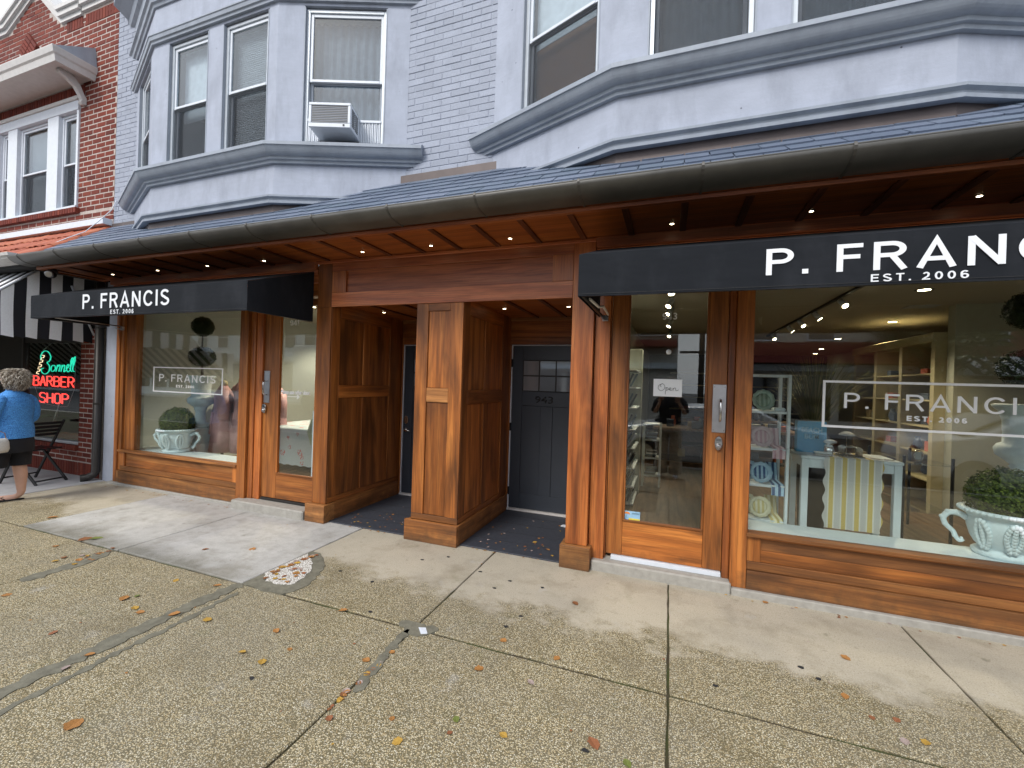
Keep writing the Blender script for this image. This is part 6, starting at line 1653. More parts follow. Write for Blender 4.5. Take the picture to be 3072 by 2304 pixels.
bk_ = thing('silver_box', 'flat silver box stacked beside the blue box on the table edge', 'box', (1.22, 4.45, 1.055)); boxo('box_body', CH, bk_, 1.20, 1.33, 4.42, 4.48, 1.0555, 1.075, bevel=.003); boxo('lid', M['whitepaint'], bk_, 1.205, 1.325, 4.422, 4.478, 1.0755, 1.088, bevel=.003)
kn = thing('serving_knife', 'silver serving knife lying on the right end of the white table', 'knife', (1.68, 4.5, 1.055)); MB().bar((1.62, 4.50, 1.057), (1.70, 4.47, 1.057), .016, .004).build('blade', CH, kn); MB().bar((1.701, 4.4696, 1.058), (1.765, 4.445, 1.058), .011, .008).build('handle', CH, kn)
fr_ = thing('oval_frame', 'small round silver picture frame on the glass shelf right of the table', 'picture frame', (0, 0, 0)); MB().tube([(.045 * math.cos(a), .0, .055 + .055 * math.sin(a)) for a in [k * math.pi / 8 for k in range(17)]], .007, 6).build('frame_ring', CH, fr_); MB().lathe([(.0001, 0), (.042, 0)], (0, 0, 0), 16).v; boxo('photo_card', M['whitepaint'], fr_, -.03, .03, .002, .004, .015, .095)
place(fr_, (2.42, 5.6, .93), .3)

# ---- side shelves with striped plates and towels
sf = thing('side_shelf', 'tall white open shelf with striped plates at the left of the right window', 'shelf', (.8, 4.5, .13))
for x in (.635, .978): boxo('post', W_, sf, x - .012, x + .012, 4.33, 4.37, .13, 1.745, bevel=.002); boxo('post', W_, sf, x - .012, x + .012, 4.66, 4.70, .13, 1.745, bevel=.002)
LV = (1.425, 1.098, .778, .47)
for z in LV: boxo('shelf_board', W_, sf, .648, .964, 4.33, 4.70, z - .022, z, bevel=.002)
boxo('top_rail', W_, sf, .648, .964, 4.33, 4.36, 1.722, 1.745, bevel=.002)


def stripe_mat(name, a, b, per=.03, ax=0):
    m = Mat(name, .5); tc = m.n('ShaderNodeTexCoord'); s_ = m.n('ShaderNodeSeparateXYZ'); m.l(tc.outputs['Object'], s_.inputs[0])
    u = m.math('FRACT', m.math('MULTIPLY', s_.outputs[ax], 1 / per)); return m.out(m.ramp(u, [(0, a), (.5, b)], 'CONSTANT'))


PC = {'green': ((.40, .52, .42), (.20, .30, .22)), 'pink': ((.62, .46, .48), (.50, .28, .32)), 'blue': ((.34, .50, .62), (.03, .08, .20)), 'yellow': ((.68, .64, .44), (.58, .48, .20))}
rims = {k: plain(k + ' plate rim', tuple(q * 1.0 for q in v[0]), .4, bump=0) for k, v in PC.items()}; ctr = {k: stripe_mat(k + ' striped plate centre', v[0], v[1], .036) for k, v in PC.items()}
for z, (kc, _v) in zip(LV, PC.items()):
    for n_p, (px, py, r_) in enumerate(((.790, 4.40, .092), (.700, 4.50, .090))):
        if kc == 'green' and n_p: continue
        pl = thing('plate', kc + ' striped plate with a scalloped rim, ' + ('standing in front on its shelf' if n_p == 0 else 'half hidden behind the front plate of that colour'), 'plate', (0, 0, 0), 'striped plates on the side shelf')
        MB().lathe([(.0001, 0), (.055, 0), (.060, -.004)], n=28).build('plate_centre', ctr[kc], pl); N = 48
        rm = MB()
        for i in range(N):
            a = 2 * math.pi * i / N; q = r_ * (1 + .035 * math.cos(a * 12)); rm.v += [(.060 * math.cos(a), .060 * math.sin(a), -.004), (q * math.cos(a), q * math.sin(a), .010), (q * math.cos(a), q * math.sin(a), .006), (.060 * math.cos(a), .060 * math.sin(a), -.009)]
        for i in range(N):
            a = i * 4; b = ((i + 1) % N) * 4
            for j in range(3): rm.f.append((a + j, b + j, b + j + 1, a + j + 1)); rm.smooth.add(len(rm.f) - 1)
        rm.build('rim', rims[kc], pl)
        pl.location = (px, py, z + r_ + .002); pl.rotation_euler = (R(80), 0, R(8))
    cl = stripe_mat(kc + ' striped towel', PC[kc][1], tuple(min(1, q * 1.2) for q in PC[kc][0]), .045)
    if kc != 'green':
        tw = MB(); n_ = 16
        for i in range(n_ + 1):
            u_ = i / n_; x = .86 + .10 * u_; dy = .012 * math.sin(u_ * 9)
            for (yy, zz) in ((4.62, z + .16), (4.60 + dy, z + .10), (4.56 + dy, z + .012), (4.34 + dy, z + .010), (4.318 + dy * .5, z - .02), (4.315 + dy * .5, z - .085)): tw.v.append((x, yy, zz))
        for i in range(n_):
            for j in range(5): a = i * 6 + j; tw.smooth.add(len(tw.f)); tw.f.append((a, a + 6, a + 7, a + 1))
        tag(tw.build('towel', cl, None), {'pink': 'pink and white', 'blue': 'navy and white', 'yellow': 'yellow and cream'}[kc] + ' striped towel draped over its shelf beside the plates', 'towel')
tag(boxo('napkin_stack', M['plaster'], None, .87, .96, 4.36, 4.5, 1.426, 1.455, bevel=.01), 'small pale napkin stack on the top shelf beside the green plate', 'napkins')
# ---- tall grass plant
gp_ = thing('grass_plant', 'tall bushy dry grass plant behind the white table', 'plant', (1.52, 5.6, .13)); rg = random.Random(11); gm = MB()
for i in range(620):
    a = rg.uniform(0, 6.283); ln = rg.uniform(.6, 1.08); sp_ = rg.uniform(.1, .62); b0 = Vector((1.50 + .03 * math.cos(a), 5.6 + .03 * math.sin(a), 1.05)); w_ = rg.uniform(.005, .009); side = Vector((-math.sin(a), math.cos(a), 0)) * w_; n0 = len(gm.v)
    for k in range(5): t_ = k / 4; p = b0 + Vector((math.cos(a), math.sin(a), 0)) * sp_ * t_ ** 1.6 * ln + Vector((0, 0, 1)) * ln * (t_ - .35 * sp_ * t_ * t_ * 1.4); q = side * (1 - t_ * .85); gm.v += [tuple(p - q), tuple(p + q)]
    for k in range(4): gm.f.append((n0 + 2 * k, n0 + 2 * k + 1, n0 + 2 * k + 3, n0 + 2 * k + 2))
gm.build('blades', M['grassleaf'], gp_, kind='stuff'); MB().lathe([(.12, .13), (.16, .9), (.17, 1.06), (.15, 1.06), (.02, 1.03)], (1.50, 5.6, 0), 20).build('pot', M['dark'], gp_)

# ---- honey coloured wall cabinets, beige partition, shop fittings
cb = thing('wall_cabinet', 'honey coloured wall cabinet with lit open shelves on the right of the shop', 'cabinet', (3.3, 8.5, .13))
Y0, Y1 = 7.10, 9.6; XF = 3.18
for y in (Y0, Y0 + .83, Y0 + 1.66, Y1): boxo('stile', M['cab'], cb, XF, 3.62, y - .045, y + .045, .13, 2.30, bevel=.003)
boxo('cornice', M['cab'], cb, XF - .03, 3.62, Y0 - .05, Y1 + .05, 2.301, 2.42, bevel=.006); boxo('cabinet_back', M['cab'], cb, 3.6, 3.64, Y0, Y1, .13, 2.30)
for z in (.5, .85, 1.2, 1.55, 1.9): boxo('shelf_board', M['cab'], cb, XF + .01, 3.598, Y0 + .05, Y1 - .05, z - .02, z, bevel=.002)
rg = random.Random(5)
gc = [plain('stock ' + n_, c, .7, bump=0) for n_, c in (('white', (.55, .55, .52)), ('coral', (.55, .14, .07)), ('slate', (.12, .15, .2)), ('straw', (.45, .36, .2)), ('navy', (.03, .05, .10)))]
ORD = ['first', 'second', 'third', 'fourth', 'fifth', 'sixth', 'seventh', 'eighth']
gcn = ['white', 'coral', 'slate', 'straw', 'navy']
def goods(x0, x1, y0, y1, z, n, lab, names=('folded_cloth', 'gift_box', 'vase'), grp=None):
    for i in range(n):
        x = x0 + (x1 - x0) * rg.random(); y = y0 + (y1 - y0) * (i + .5) / n; k = rg.randrange(3); nm = names[k]; ci = rg.randrange(5); m_ = gc[ci]
        if nm == 'vase': mb = MB().lathe([(.03, 0), (.055, .05), (.045, .11), (.025, .15), (.035, .18)], (x, y, z + .001), 14)
        elif nm == 'gift_box': mb = MB().box(x - .06, x + .06, y - .07, y + .07, z + .001, z + rg.uniform(.06, .16))
        else:
            mb = MB()
            for q in range(4): mb.box(x - .08, x + .08, y - .09, y + .09, z + .001 + q * .022, z + .021 + q * .022)
        tag(mb.build(nm, m_, None, bevel=.004), gcn[ci] + ' ' + nm.replace('_', ' ') + ', ' + ORD[i] + ' from the window, ' + lab, nm.replace('_', ' '), grp)


for z, w_ in ((.5, 'lowest'), (.85, 'second lowest'), (1.2, 'middle'), (1.55, 'second highest'), (1.9, 'highest')): goods(XF + .13, 3.45, Y0 + .15, Y1 - .15, z, 7, w_ + ' shelf of the honey coloured cabinet', grp='stock on the honey coloured cabinet')
gs = thing('glass_shelf', 'glass shelf unit between the white table and the beige partition wall', 'shelf', (2.4, 5.8, .13))
for x in (2.22, 2.60): MB().bar((x, 5.4, .13), (x, 5.4, 1.0), .02).build('leg', M['blackmetal'], gs); MB().bar((x, 6.2, .13), (x, 6.2, 1.0), .02).build('leg', M['blackmetal'], gs)
for z in (.45, .92): boxo('glass_board', M['glass'], gs, 2.2, 2.62, 5.38, 6.22, z, z + .01)
for j, (x, y) in enumerate(((1.5, 8.6), (.75, 10.4), (2.0, 11.2), (.3, 8.2))):
    ct = thing('shop_counter', ['dark wooden sales table in the middle of the shop', 'dark wooden sales table near the back wall, left one', 'dark wooden sales table near the back wall, right one', 'dark wooden sales table straight behind the open door'][j], 'table', (x, y, .13))
    boxo('counter_top', M['int_floor'], ct, x - .55, x + .55, y - .35, y + .35, .88, .92, bevel=.004)
    for sx in (-1, 1):
        for sy in (-1, 1): MB().bar((x + sx * .5, y + sy * .3, .13), (x + sx * .5, y + sy * .3, .879), .05).build('leg', M['dark'], ct)
    boxo('lower_shelf', M['dark'], ct, x - .5, x + .5, y - .3, y + .3, .35, .38)
    goods(x - .4, x + .4, y - .25, y + .25, .92, 6, ['on the table in the middle', 'on the left rear table', 'on the right rear table', 'on the table behind the open door'][j], grp='stock on the dark sales tables')
    goods(x - .4, x + .4, y - .25, y + .25, .38, 4, ['under the table in the middle', 'under the left rear table', 'under the right rear table', 'under the table behind the open door'][j], grp='stock under the dark sales tables')
for i, z in enumerate((.9, 1.3, 1.7, 2.1)): boxo('back_shelf', M['cab'], shop, 0, 4.2, 15.5, 15.88, z, z + .03)
for z, w_ in ((.93, 'lower'), (1.33, 'middle'), (1.73, 'upper')): goods(.3, 4.0, 15.6, 15.7, z, 1, w_ + ' shelf of the back wall', grp='stock on the back wall')

# ---- wall shelf of books behind the open door, small ladder shelf beyond it
ws = thing('book_display', 'white wall shelf of leaning dark books just inside the open door', 'shelf', (-.5, 5.8, .13))
LVB = (1.81, 1.595, 1.345, 1.08, .85, .61, .385, .175)
for i, z in enumerate(LVB): boxo('shelf_board', W_, ws, -.69, -.375, 5.45, 6.18, z - .018, z, bevel=.002)
boxo('end_panel', M['int_wall'], ws, -.69, -.36, 6.19, 6.30, .129, 2.12, bevel=.003); boxo('end_panel', W_, ws, -.70, -.668, 5.45, 6.185, .129, 1.95)
bkm = [plain('book cover ' + str(i), c, .5, bump=0) for i, c in enumerate(((.02, .025, .035), (.05, .09, .12), (.55, .58, .58), (.03, .03, .03), (.10, .16, .20)))]
BKC = ['black', 'teal', 'white', 'charcoal', 'blue']
bme = [MB().box(-.011, .011, -.08, .08, 0, .18).mesh('book', m_, (0, 0, 0))[0] for m_ in bkm]
for i, z in enumerate(LVB[1:]):
    for k in range(5):
        o = link('book', bme[(i + k) % 5], None, (-.63 + k * .042, 5.60 + .03 * (k % 2), z + .006), (0, R(14 + 3 * k), R(4)))
        tag(o, BKC[(i + k) % 5] + ' book, ' + ORD[k] + ' from the wall, leaning on the ' + ORD[i + 1] + ' highest wall shelf by the door', 'book', 'books on the wall shelf by the door')
ls = thing('ladder_shelf', 'small white open shelf with stacked books behind the open door', 'shelf', (-.22, 6.9, .13))
for x in (-.345, -.105):
    for y in (6.72, 7.0): MB().bar((x, y, .13), (x, y, 1.06), .028).build('leg', W_, ls, bevel=.002)
for z in (1.06, .83, .56, .30): boxo('shelf_board', W_, ls, -.33, -.12, 6.71, 7.01, z - .02, z, bevel=.002)
bfl = [MB().box(-.075, .075, -.10, .10, 0, .022).mesh('book', m_, (0, 0, 0))[0] for m_ in bkm]
for z in (.83, .56, .30):
    for k in range(4):
        o = link('book', bfl[(k + int(z * 10)) % 5], None, (-.24 + .006 * k, 6.86, z + .001 + k * .0225), (0, 0, R(3 * k - 4))); tag(o, BKC[(k + int(z * 10)) % 5] + ' book, ' + ORD[k] + ' from the bottom of its stack, ' + {.83: 'upper', .56: 'middle', .30: 'lower'}[z] + ' board of the small shelf', 'book', 'stacked books on the small shelf')

# ---- ceiling: tracks with spots, recessed lights, vents
def track(x, y0, y1, heads, lab):
    t = thing('track_light', lab, 'track light', (x, (y0 + y1) / 2, 2.74)); boxo('rail', M['blackmetal'], t, x - .018, x + .018, y0, y1, 2.722, 2.7495)
    for y, (dx, dy) in heads:
        dv = Vector((dx, dy, -.8)).normalized(); p0 = Vector((x, y, 2.66)); h = MB().tube([p0 - dv * .05, p0 + dv * .07], [.030, .034], 12).build('spot_head', M['white'], t); MB().tube([(x, y, 2.722), tuple(p0 - dv * .03)], .008, 6).build('swivel', M['white'], t)
        MB().tube([p0 + dv * .0705, p0 + dv * .0712], .032, 14).build('spot_lens', M['spotlens'], h)
        L = bpy.data.lights.new('spot_lamp', 'SPOT'); L.energy = 30; L.color = (1, .84, .62); L.spot_size = R(75); L.spot_blend = .6; L.shadow_soft_size = .03
        lo = bpy.data.objects.new('spot_lamp', L); C.objects.link(lo); lo.location = p0 + dv * .09; lo.rotation_euler = (-dv).to_track_quat('Z', 'Y').to_euler(); lo.parent = h; lo.matrix_parent_inverse = WM[h.name].inverted()


track(1.86, 4.75, 10.2, [(6.05, (.3, -.8)), (7.0, (.6, -.2)), (7.75, (.5, -.6)), (8.4, (.7, -.1)), (9.6, (.2, -.6))], 'black ceiling track with white spot heads seen through the right window')
track(-.02, 4.5, 10.0, [(4.9, (.1, -.4)), (5.7, (-.4, -.5)), (6.3, (-.5, -.4)), (7.5, (-.4, -.3)), (9.0, (-.3, -.5))], 'ceiling track with white spot heads seen through the open door')
CLs = [(3.25, 8.4), (2.55, 5.9), (3.3, 10.9), (3.7, 13.4), (4.0, 15.0)]
for i, (x, y) in enumerate(CLs): downlight(x, y, 2.7495, .055, shop, M['spotlens'])
for x, y in ((-5.62, 5.6), (-4.75, 5.95), (-6.4, 7.6)): downlight(x, y, 2.7595, .05, shop, M['spotlens'])
for i, (x, y) in enumerate(((3.0, 7.0), (2.85, 12.0))): boxo('ceiling_vent', M['trim'], shop, x - .16, x + .16, y - .11, y + .11, 2.742, 2.7495, bevel=.002)
def lamp(kind, name, loc, e, col, size, rot=(0, 0, 0), spot=None):
    L = bpy.data.lights.new(name, kind); L.energy = e; L.color = col
    if kind == 'AREA': L.size = size
    else: L.shadow_soft_size = size
    if spot: L.spot_size = spot; L.spot_blend = .5
    o = bpy.data.objects.new(name, L); C.objects.link(o); o.location = loc; o.rotation_euler = rot; return o


for i, (x, y) in enumerate(CLs[:3]): lamp('SPOT', 'recessed_lamp', (x, y, 2.73), 75, (1, .80, .54), .05, spot=R(120))
for x, y in ((-5.62, 5.6), (-4.75, 5.95), (-6.4, 7.6)): lamp('SPOT', 'recessed_lamp', (x, y, 2.74), 120, (1, .84, .62), .05, spot=R(130))

# ---- left shop: robes on stands, quilted bed, far panelling
def robe(x, y, rz, s, lab, belt=True):
    t = thing('robe', lab, 'robe', (0, 0, 0)); P = M['pink']
    b = loft([((0, 0, .02), .22, .17, .05), ((0, 0, .35), .20, .15, .06), ((0, 0, .60), .165, .12, .03), ((0, 0, .74), .185, .125, .01), ((0, 0, .88), .195, .12), ((0, 0, .97), .10, .07), ((0, 0, 1.0), .06, .05)], 28)
    for sx in (-1, 1): b.tube([(sx * .15, 0, .92), (sx * .24, -.02, .78), (sx * .27, -.05, .52)], [.055, .062, .075], 12)
    b.build('robe_body', P, t)
    if belt:
        MB().lathe([(.172, .585), (.180, .60), (.172, .62)], n=24, sy=.76).build('belt', P, t)
        for q in (-1, 1): MB().tube([(.02 * q, -.135, .60), (.035 * q, -.15, .45), (.03 * q, -.16, .28)], [.016, .012, .014], 8).build('belt_end', P, t)
    MB().lathe([(.05, 1.0), (.045, 1.06), (.02, 1.08)], n=14).build('form_neck', M['cab'], t); MB().tube([(0, 0, -.30), (0, 0, .1)], .02, 8).build('stand', M['dark'], t)
    place(t, (x, y, s), rz)


robe(-6.30, 4.62, -.5, .42, 'pink satin robe with a tied belt behind the left window, nearest the glass'); robe(-6.75, 5.25, -.2, .46, 'pink robe standing behind the belted one in the left window', True); robe(-6.02, 4.72, -.7, .42, 'pink robe in the middle of the group behind the left window')
robe(-6.05, 5.35, -.3, .40, 'pink robe farthest back on the right in the left window')
bd = thing('quilted_bed', 'bed covered with a pale quilt of pink flowers behind the left glass door', 'bed', (-5.5, 5.6, .13))
_m = Mat('pale quilt with pink flowers', .9); _v = _m.world(); _vo = _m.n('ShaderNodeTexVoronoi'); _vo.inputs['Scale'].default_value = 5.5; _m.l(_v, _vo.inputs['Vector']); _n = _m.noise(_v, 38, 3)
_fl = _m.math('MULTIPLY', _m.ramp(_vo.outputs['Distance'], [(.24, 1.0), (.30, 0.0)]), _m.ramp(_n, [(.47, 0.0), (.52, 1.0)]))
quilt = _m.out(_m.mix(_fl, (.52, .60, .64), (.58, .20, .20)), None, _m.bump(_m.noise(_v, 14, 2), .5, .01))
qm = MB(); nq = 40
for i in range(nq + 1):
    x = -6.2 + 1.25 * i / nq; w_ = .012 * math.cos(i * 1.2); qm.v += [(x, 6.9, .80), (x, 5.12, .80), (x, 5.09, .78), (x, 5.08, .22 + .018 * abs(math.sin(i * .62)))]
for i in range(nq):
    for j in range(3): a = i * 4 + j; qm.smooth.add(len(qm.f)); qm.f.append((a, a + 4, a + 5, a + 1))
qm.build('quilt', quilt, bd); boxo('bed_base', M['whitepaint'], bd, -6.19, -4.96, 5.10, 6.88, .26, .785, bevel=.01)
sm_ = MB(); 
boxo('quilt_side', quilt, bd, -4.955, -4.94, 5.10, 6.88, .24, .80)
tag(MB().lathe([(.02, 0), (.17, .12), (.22, .30), (.17, .48), (.02, .58)], (-4.72, 4.95, .50), 24, sy=.8).build('cushion', plain('pale green satin', (.38, .50, .36), .35, bump=0), None), 'pale green round cushion leaning by the left glass door', 'cushion')
cz = thing('wall_cupboard', 'cream panelled cupboard on the back wall of the left shop', 'cupboard', (-6.5, 8.6, .13)); boxo('cupboard_body', M['int_wall'], cz, -7.2, -4.6, 8.5, 8.89, .131, 2.35, bevel=.01)
for k in range(4): boxo('door_panel', M['cream'], cz, -7.12 + k * .63, -6.56 + k * .63, 8.47, 8.499, .5, 2.2, bevel=.006)

# ================================================================== ACROSS THE STREET (seen in the glass)
road = boxo('road', M['asphalt'], None, -110, 60, -12.3, -1.75, -.159, -.148, kind='structure'); boxo('kerb', M['curb'], None, -110, 14, -1.75, -1.601, -.158, -.01, kind='structure')
boxo('far_sidewalk', M['curbred'], None, -110, 60, -16.5, -12.31, -.158, -.02, kind='structure')
def facade(name, lab, x0, x1, y, h, mat, wins=(), roof=None, shopfront=True, cornice=True):
    t = thing(name, lab, 'building', ((x0 + x1) / 2, y, 0)); boxo('wall', mat, t, x0, x1, y - 8, y, -.15, h)
    if cornice: boxo('cornice', M['whitepaint'], t, x0 + .01, x1 - .01, y, y + .25, h - .35, h - .02); boxo('fascia', M['whitepaint'], t, x0 + .02, x1 - .02, y, y + .35, 2.45, 2.72)
    for (wx, wz, ww, wh) in wins:
        w = boxo('window', M['white'], t, wx, wx + ww, y, y + .06, wz, wz + wh); boxo('pane', M['carglass'], w, wx + .07, wx + ww - .07, y + .061, y + .075, wz + .07, wz + wh / 2 - .02); boxo('pane', M['carglass'], w, wx + .07, wx + ww - .07, y + .061, y + .075, wz + wh / 2 + .02, wz + wh - .07)
    if shopfront:
        x = x0 + .4
        while x < x1 - 1.8: s_ = boxo('shop_window', M['carglass'], t, x, x + 1.6, y, y + .04, .5, 2.3); x += 1.9
    if roof:
        za, zb = roof; n_ = int((zb - za) / .14)
        for k in range(n_):
            z = za + (zb - za) * k / n_; yy = y + 1.0 * (1 - k / n_); boxo('shingle_row', M['roofred'], t, x0 + .05, x1 - .05, y - .02, yy, z, z + (zb - za) / n_ - .012)
    return t


YO = -13.0
facade('tan_building', 'tan stucco building across the street, right of the gap, seen in the glass', 2.2, 9.5, YO, 5.0, M['tanwall'], [(3.2, 3.7, 1, 1.1), (5.2, 3.7, 1, 1.1)], (2.75, 3.65))
facade('tan_building', 'tan building with a red tiled edge across the street, seen in the door glass', -9.5, .3, YO, 4.3, M['tanwall'], [(-4.6, 2.8, .9, 1.0)], (3.4, 3.75))
facade('white_building', 'white building with a row of windows across the street, seen in the left glass', -24, -9.6, YO, 6.5, M['whitepaint'], [(-23 + i * 1.6, 3.3, .95, 1.5) for i in range(8)])
facade('brick_house', 'red brick house far across the street', 10.5, 20, YO - 1, 7.0, M['roofred'], [(11 + i * 2, 3.6, 1, 1.5) for i in range(4)]); facade('white_building', 'white building at the far left end across the street', -40, -24.3, YO, 6.0, M['whitepaint'], [(-39 + i * 2, 3.3, 1, 1.5) for i in range(7)])
facade('brick_house', 'dark red brick row far down the street to the left', -62, -40.3, YO, 7.5, M['roofred'], [(-61 + i * 2, 3.4, 1, 1.5) for i in range(10)]); facade('tan_building', 'tall tan building closing the far left end of the street', -95, -62.3, YO + 14, 14, M['tanwall'], [(-94 + i * 2.5, 4, 1.2, 1.6) for i in range(12)], cornice=False)
sa2 = thing('striped_awning', 'striped awning on the building across the street', 'awning', (11, -12, 2.4)); i = 0; x = 9.9
while x < 14: MB().poly([(x, YO + .02, 3.1), (x + .22, YO + .02, 3.1), (x + .22, YO + 1.3, 2.4), (x, YO + 1.3, 2.4)], (0, 0, .02)).build('stripe', white_c if i % 2 else black_c, sa2); i += 1; x += .22
sa3 = thing('scalloped_awning', 'white scalloped awning on the white building across the street', 'awning', (-20, -12, 2.4)); sc3 = [(-23.6, YO + .9, 2.75), (-17.5, YO + .9, 2.75)]
for k in range(26): c0 = -17.5 - k * .235; sc3.append((c0 - .05, YO + .9, 2.42)); sc3.append((c0 - .17, YO + .9, 2.50))
MB().poly([(-23.6, YO + .9, 2.75), (-17.4, YO + .9, 2.75)] + [p for p in sc3[2:]], (0, -.03, 0)).build('valance', M['whitepaint'], sa3); MB().poly([(-23.6, YO + .01, 3.1), (-17.4, YO + .01, 3.1), (-17.4, YO + .9, 2.75), (-23.6, YO + .9, 2.75)], (0, 0, .02)).build('canopy_top', M['whitepaint'], sa3)


def car(loc, rz, mat, lab):
    t = thing('parked_car', lab, 'car', (0, 0, 0)); b = MB()
    side = [(-2.2, .32), (-2.22, .62), (-2.0, .86), (-1.15, .98), (-.55, 1.40), (.75, 1.44), (1.45, 1.05), (2.1, .95), (2.22, .62), (2.18, .32)]
    b.poly([(x, -.86, z) for x, z in side], (0, 1.72, 0)).build('body', mat, t, bevel=.06, seg=3) if 0 else None
    mb = MB(); n_ = 9
    for k in range(n_ + 1):
        v = -1 + 2 * k / n_; y = v * .88; f_ = 1 - .10 * abs(v) ** 4
        for x, z in side: mb.v.append((x * f_, y * (1 - .16 * max(0, z - .95)), z if z < 1 else .98 + (z - .98) * (1 - .12 * v * v)))
    m_ = len(side)
    for k in range(n_):
        for j in range(m_): a = k * m_ + j; b2 = k * m_ + (j + 1) % m_; mb.smooth.add(len(mb.f)); mb.f.append((a, b2, b2 + m_, a + m_))
    mb.f.append(tuple(range(m_))[::-1]); mb.f.append(tuple(n_ * m_ + j for j in range(m_)))
    mb.build('body', mat, t, bevel=.02)
    for s in (-1, 1):
        MB().poly([(-1.0, s * .80, 1.0), (-.50, s * .755, 1.34), (.05, s * .75, 1.37), (.05, s * .80, 1.0)], (0, s * .05, 0)).build('side_window', M['carglass'], t); MB().poly([(.12, s * .80, 1.0), (.12, s * .75, 1.37), (.68, s * .755, 1.36), (1.25, s * .80, 1.02)], (0, s * .05, 0)).build('side_window', M['carglass'], t)
        boxo('door_handle', M['chrome'], t, -.2, -.05, s * .875 - .01, s * .875 + .01, .90, .925); MB().blob((-1.0, s * .95, 1.02), .09, 10, 6, sy=.8, sz=.6).build('wing_mirror', mat, t)
        for xw in (-1.4, 1.38):
            w = MB().tube([(xw, s * .70, .33), (xw, s * .90, .33)], .33, 22).build('wheel', M['rubber'], t); MB().tube([(xw, s * .895, .33), (xw, s * .915, .33)], .21, 16).build('rim', M['chrome'], w)
        MB().blob((-2.12, s * .62, .70), .12, 10, 6, sx=.5, sz=.6).build('headlight', M['chrome'], t); MB().blob((2.15, s * .66, .78), .11, 10, 6, sx=.4, sz=.6).build('tail_light', M['roofred'], t)
    MB().poly([(-1.16, -.68, 1.0), (-1.16, .68, 1.0), (-.56, .60, 1.385), (-.56, -.60, 1.385)], (-.03, 0, .03)).build('windscreen', M['carglass'], t); MB().poly([(.78, -.60, 1.42), (.78, .60, 1.42), (1.44, .66, 1.06), (1.44, -.66, 1.06)], (.03, 0, .03)).build('rear_window', M['carglass'], t)
    place(t, loc, rz)


car((.9, -2.9, -.148), 0, M['carwhite'], 'white parked car at the near kerb, reflected in the shop door'); car((6.4, -2.9, -.148), R(180), M['carwhite'], 'white parked car at the near kerb, reflected in the right window'); car((-5.2, -2.9, -.148), 0, plain('silver car paint', (.30, .31, .33), .2, .5, bump=0), 'silver parked car at the near kerb, reflected in the left window')
tk = thing('delivery_truck', 'white delivery truck parked across the street, seen in the left door glass', 'truck', (-16, -10.5, 0)); boxo('cargo_box', M['whitepaint'], tk, -18.5, -13.4, -11.6, -9.4, .55, 3.2, bevel=.05); boxo('cab', M['whitepaint'], tk, -13.38, -11.8, -11.5, -9.5, .5, 2.3, bevel=.12); boxo('windscreen', M['carglass'], tk, -11.81, -11.77, -11.3, -9.7, 1.4, 2.1)
for xw in (-17.4, -12.6):
    for yw_ in (-11.5, -9.65): MB().tube([(xw, yw_, .32), (xw, yw_ + .25, .32)], .46, 20).build('wheel', M['rubber'], tk)
pm = MB().tube([(-15.6, -9.39, 1.95), (-15.6, -9.37, 1.95)], .42, 28).build('round_emblem', M['vinyl'], tk); boxo('emblem_band', plain('sign red', (.5, .05, .04), .5, bump=0), tk, -15.93, -15.27, -9.369, -9.36, 2.06, 2.24); boxo('emblem_band', plain('sign blue', (.03, .08, .35), .5, bump=0), tk, -15.93, -15.27, -9.369, -9.36, 1.64, 1.82)
pt_ = fit_text('emblem_writing', 'PEPSI', plain('sign navy', (.02, .05, .2), .5, bump=0), tk, -15.90, -15.30, -9.36, 1.87, 2.02, .004, bold=.03); pt_.rotation_euler = (0, 0, math.pi)


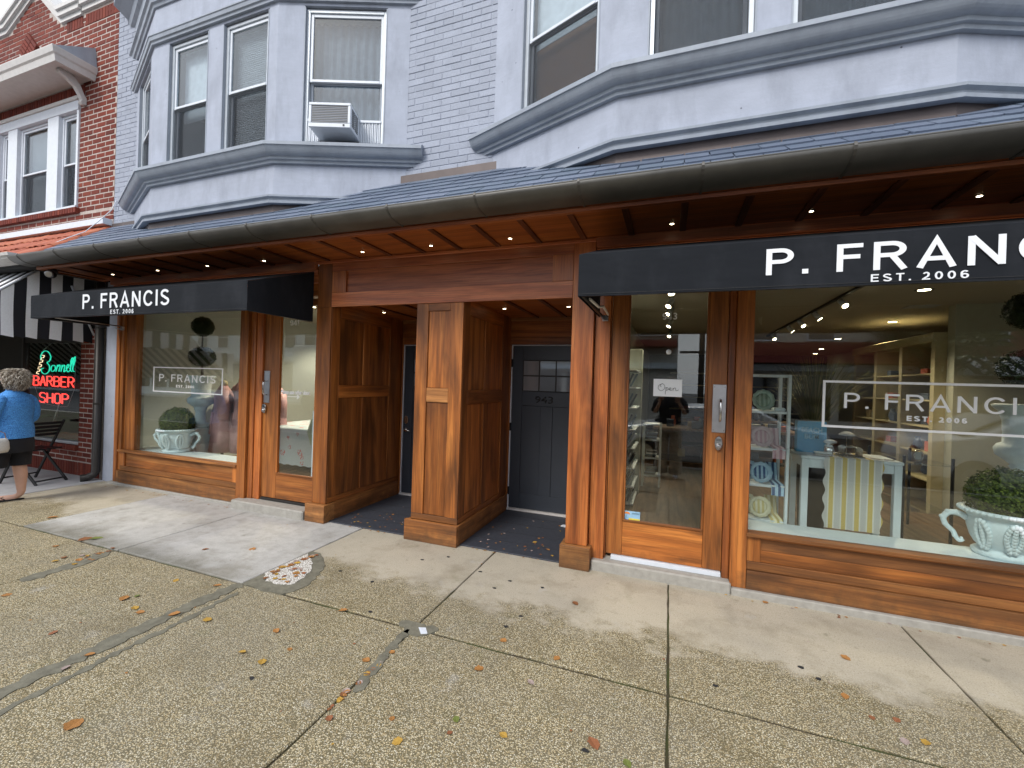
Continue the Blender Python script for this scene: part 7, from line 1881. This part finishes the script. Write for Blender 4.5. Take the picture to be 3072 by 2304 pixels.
def tree(x, y, h, r, lab, seed):
    t = thing('street_tree', lab, 'tree', (x, y, -.02)); rg = random.Random(seed); tr_ = MB().tube([(x, y, -.03), (x + .05, y, h * .25), (x - .04, y + .05, h * .5), (x, y, h * .72)], [.17, .13, .10, .05], 10)
    for k in range(9): a = rg.uniform(0, 6.28); z = h * rg.uniform(.35, .6); tr_.tube([(x, y, z), (x + math.cos(a) * r * .4, y + math.sin(a) * r * .4, z + h * .15), (x + math.cos(a) * r * .85, y + math.sin(a) * r * .85, z + h * .25)], [.05, .035, .01], 6)
    tr_.build('trunk', M['trunk'], t); mb = MB(); cl = [(Vector((x, y, h * .72)) + Vector((rg.gauss(0, r * .42), rg.gauss(0, r * .42), rg.gauss(0, h * .12))), rg.uniform(.3, .55) * r) for _ in range(16)]
    for i in range(5200):
        c, q = cl[rg.randrange(16)]; p = c + Vector((rg.gauss(0, 1), rg.gauss(0, 1), rg.gauss(0, .7))) * q * .5; s_ = rg.uniform(.05, .11); a = Vector((rg.uniform(-1, 1), rg.uniform(-1, 1), rg.uniform(-.5, .5))).normalized() * s_; b = a.cross(Vector((rg.uniform(-1, 1), rg.uniform(-1, 1), 1))).normalized() * s_ * .5; n0 = len(mb.v); mb.v += [tuple(p - a), tuple(p + b), tuple(p + a), tuple(p - b)]; mb.f.append((n0, n0 + 1, n0 + 2, n0 + 3))
    mb.build('crown', M['crown'], t)


tree(9.2, -8.0 - 4.4, 5.2, 2.0, 'leafy street tree across the street, right one, reflected in the window', 4); tree(5.9, -1.25, 5.0, 1.4, 'leafy street tree at the near kerb to the right, reflected in the window', 9); tree(-12.3, -12.2, 5.5, 1.8, 'leafy street tree across the street, left one', 14)
pole = thing('utility_pole', 'wooden utility pole in the gap between the buildings across the street', 'pole', (1.35, -15, 0)); MB().tube([(1.35, -14, -.1), (1.35, -14, 7.5)], [.14, .11], 10).build('post', M['trunk'], pole); MB().bar((.4, -14, 3.3), (2.3, -14, 3.3), .1).build('crossarm', M['trunk'], pole)
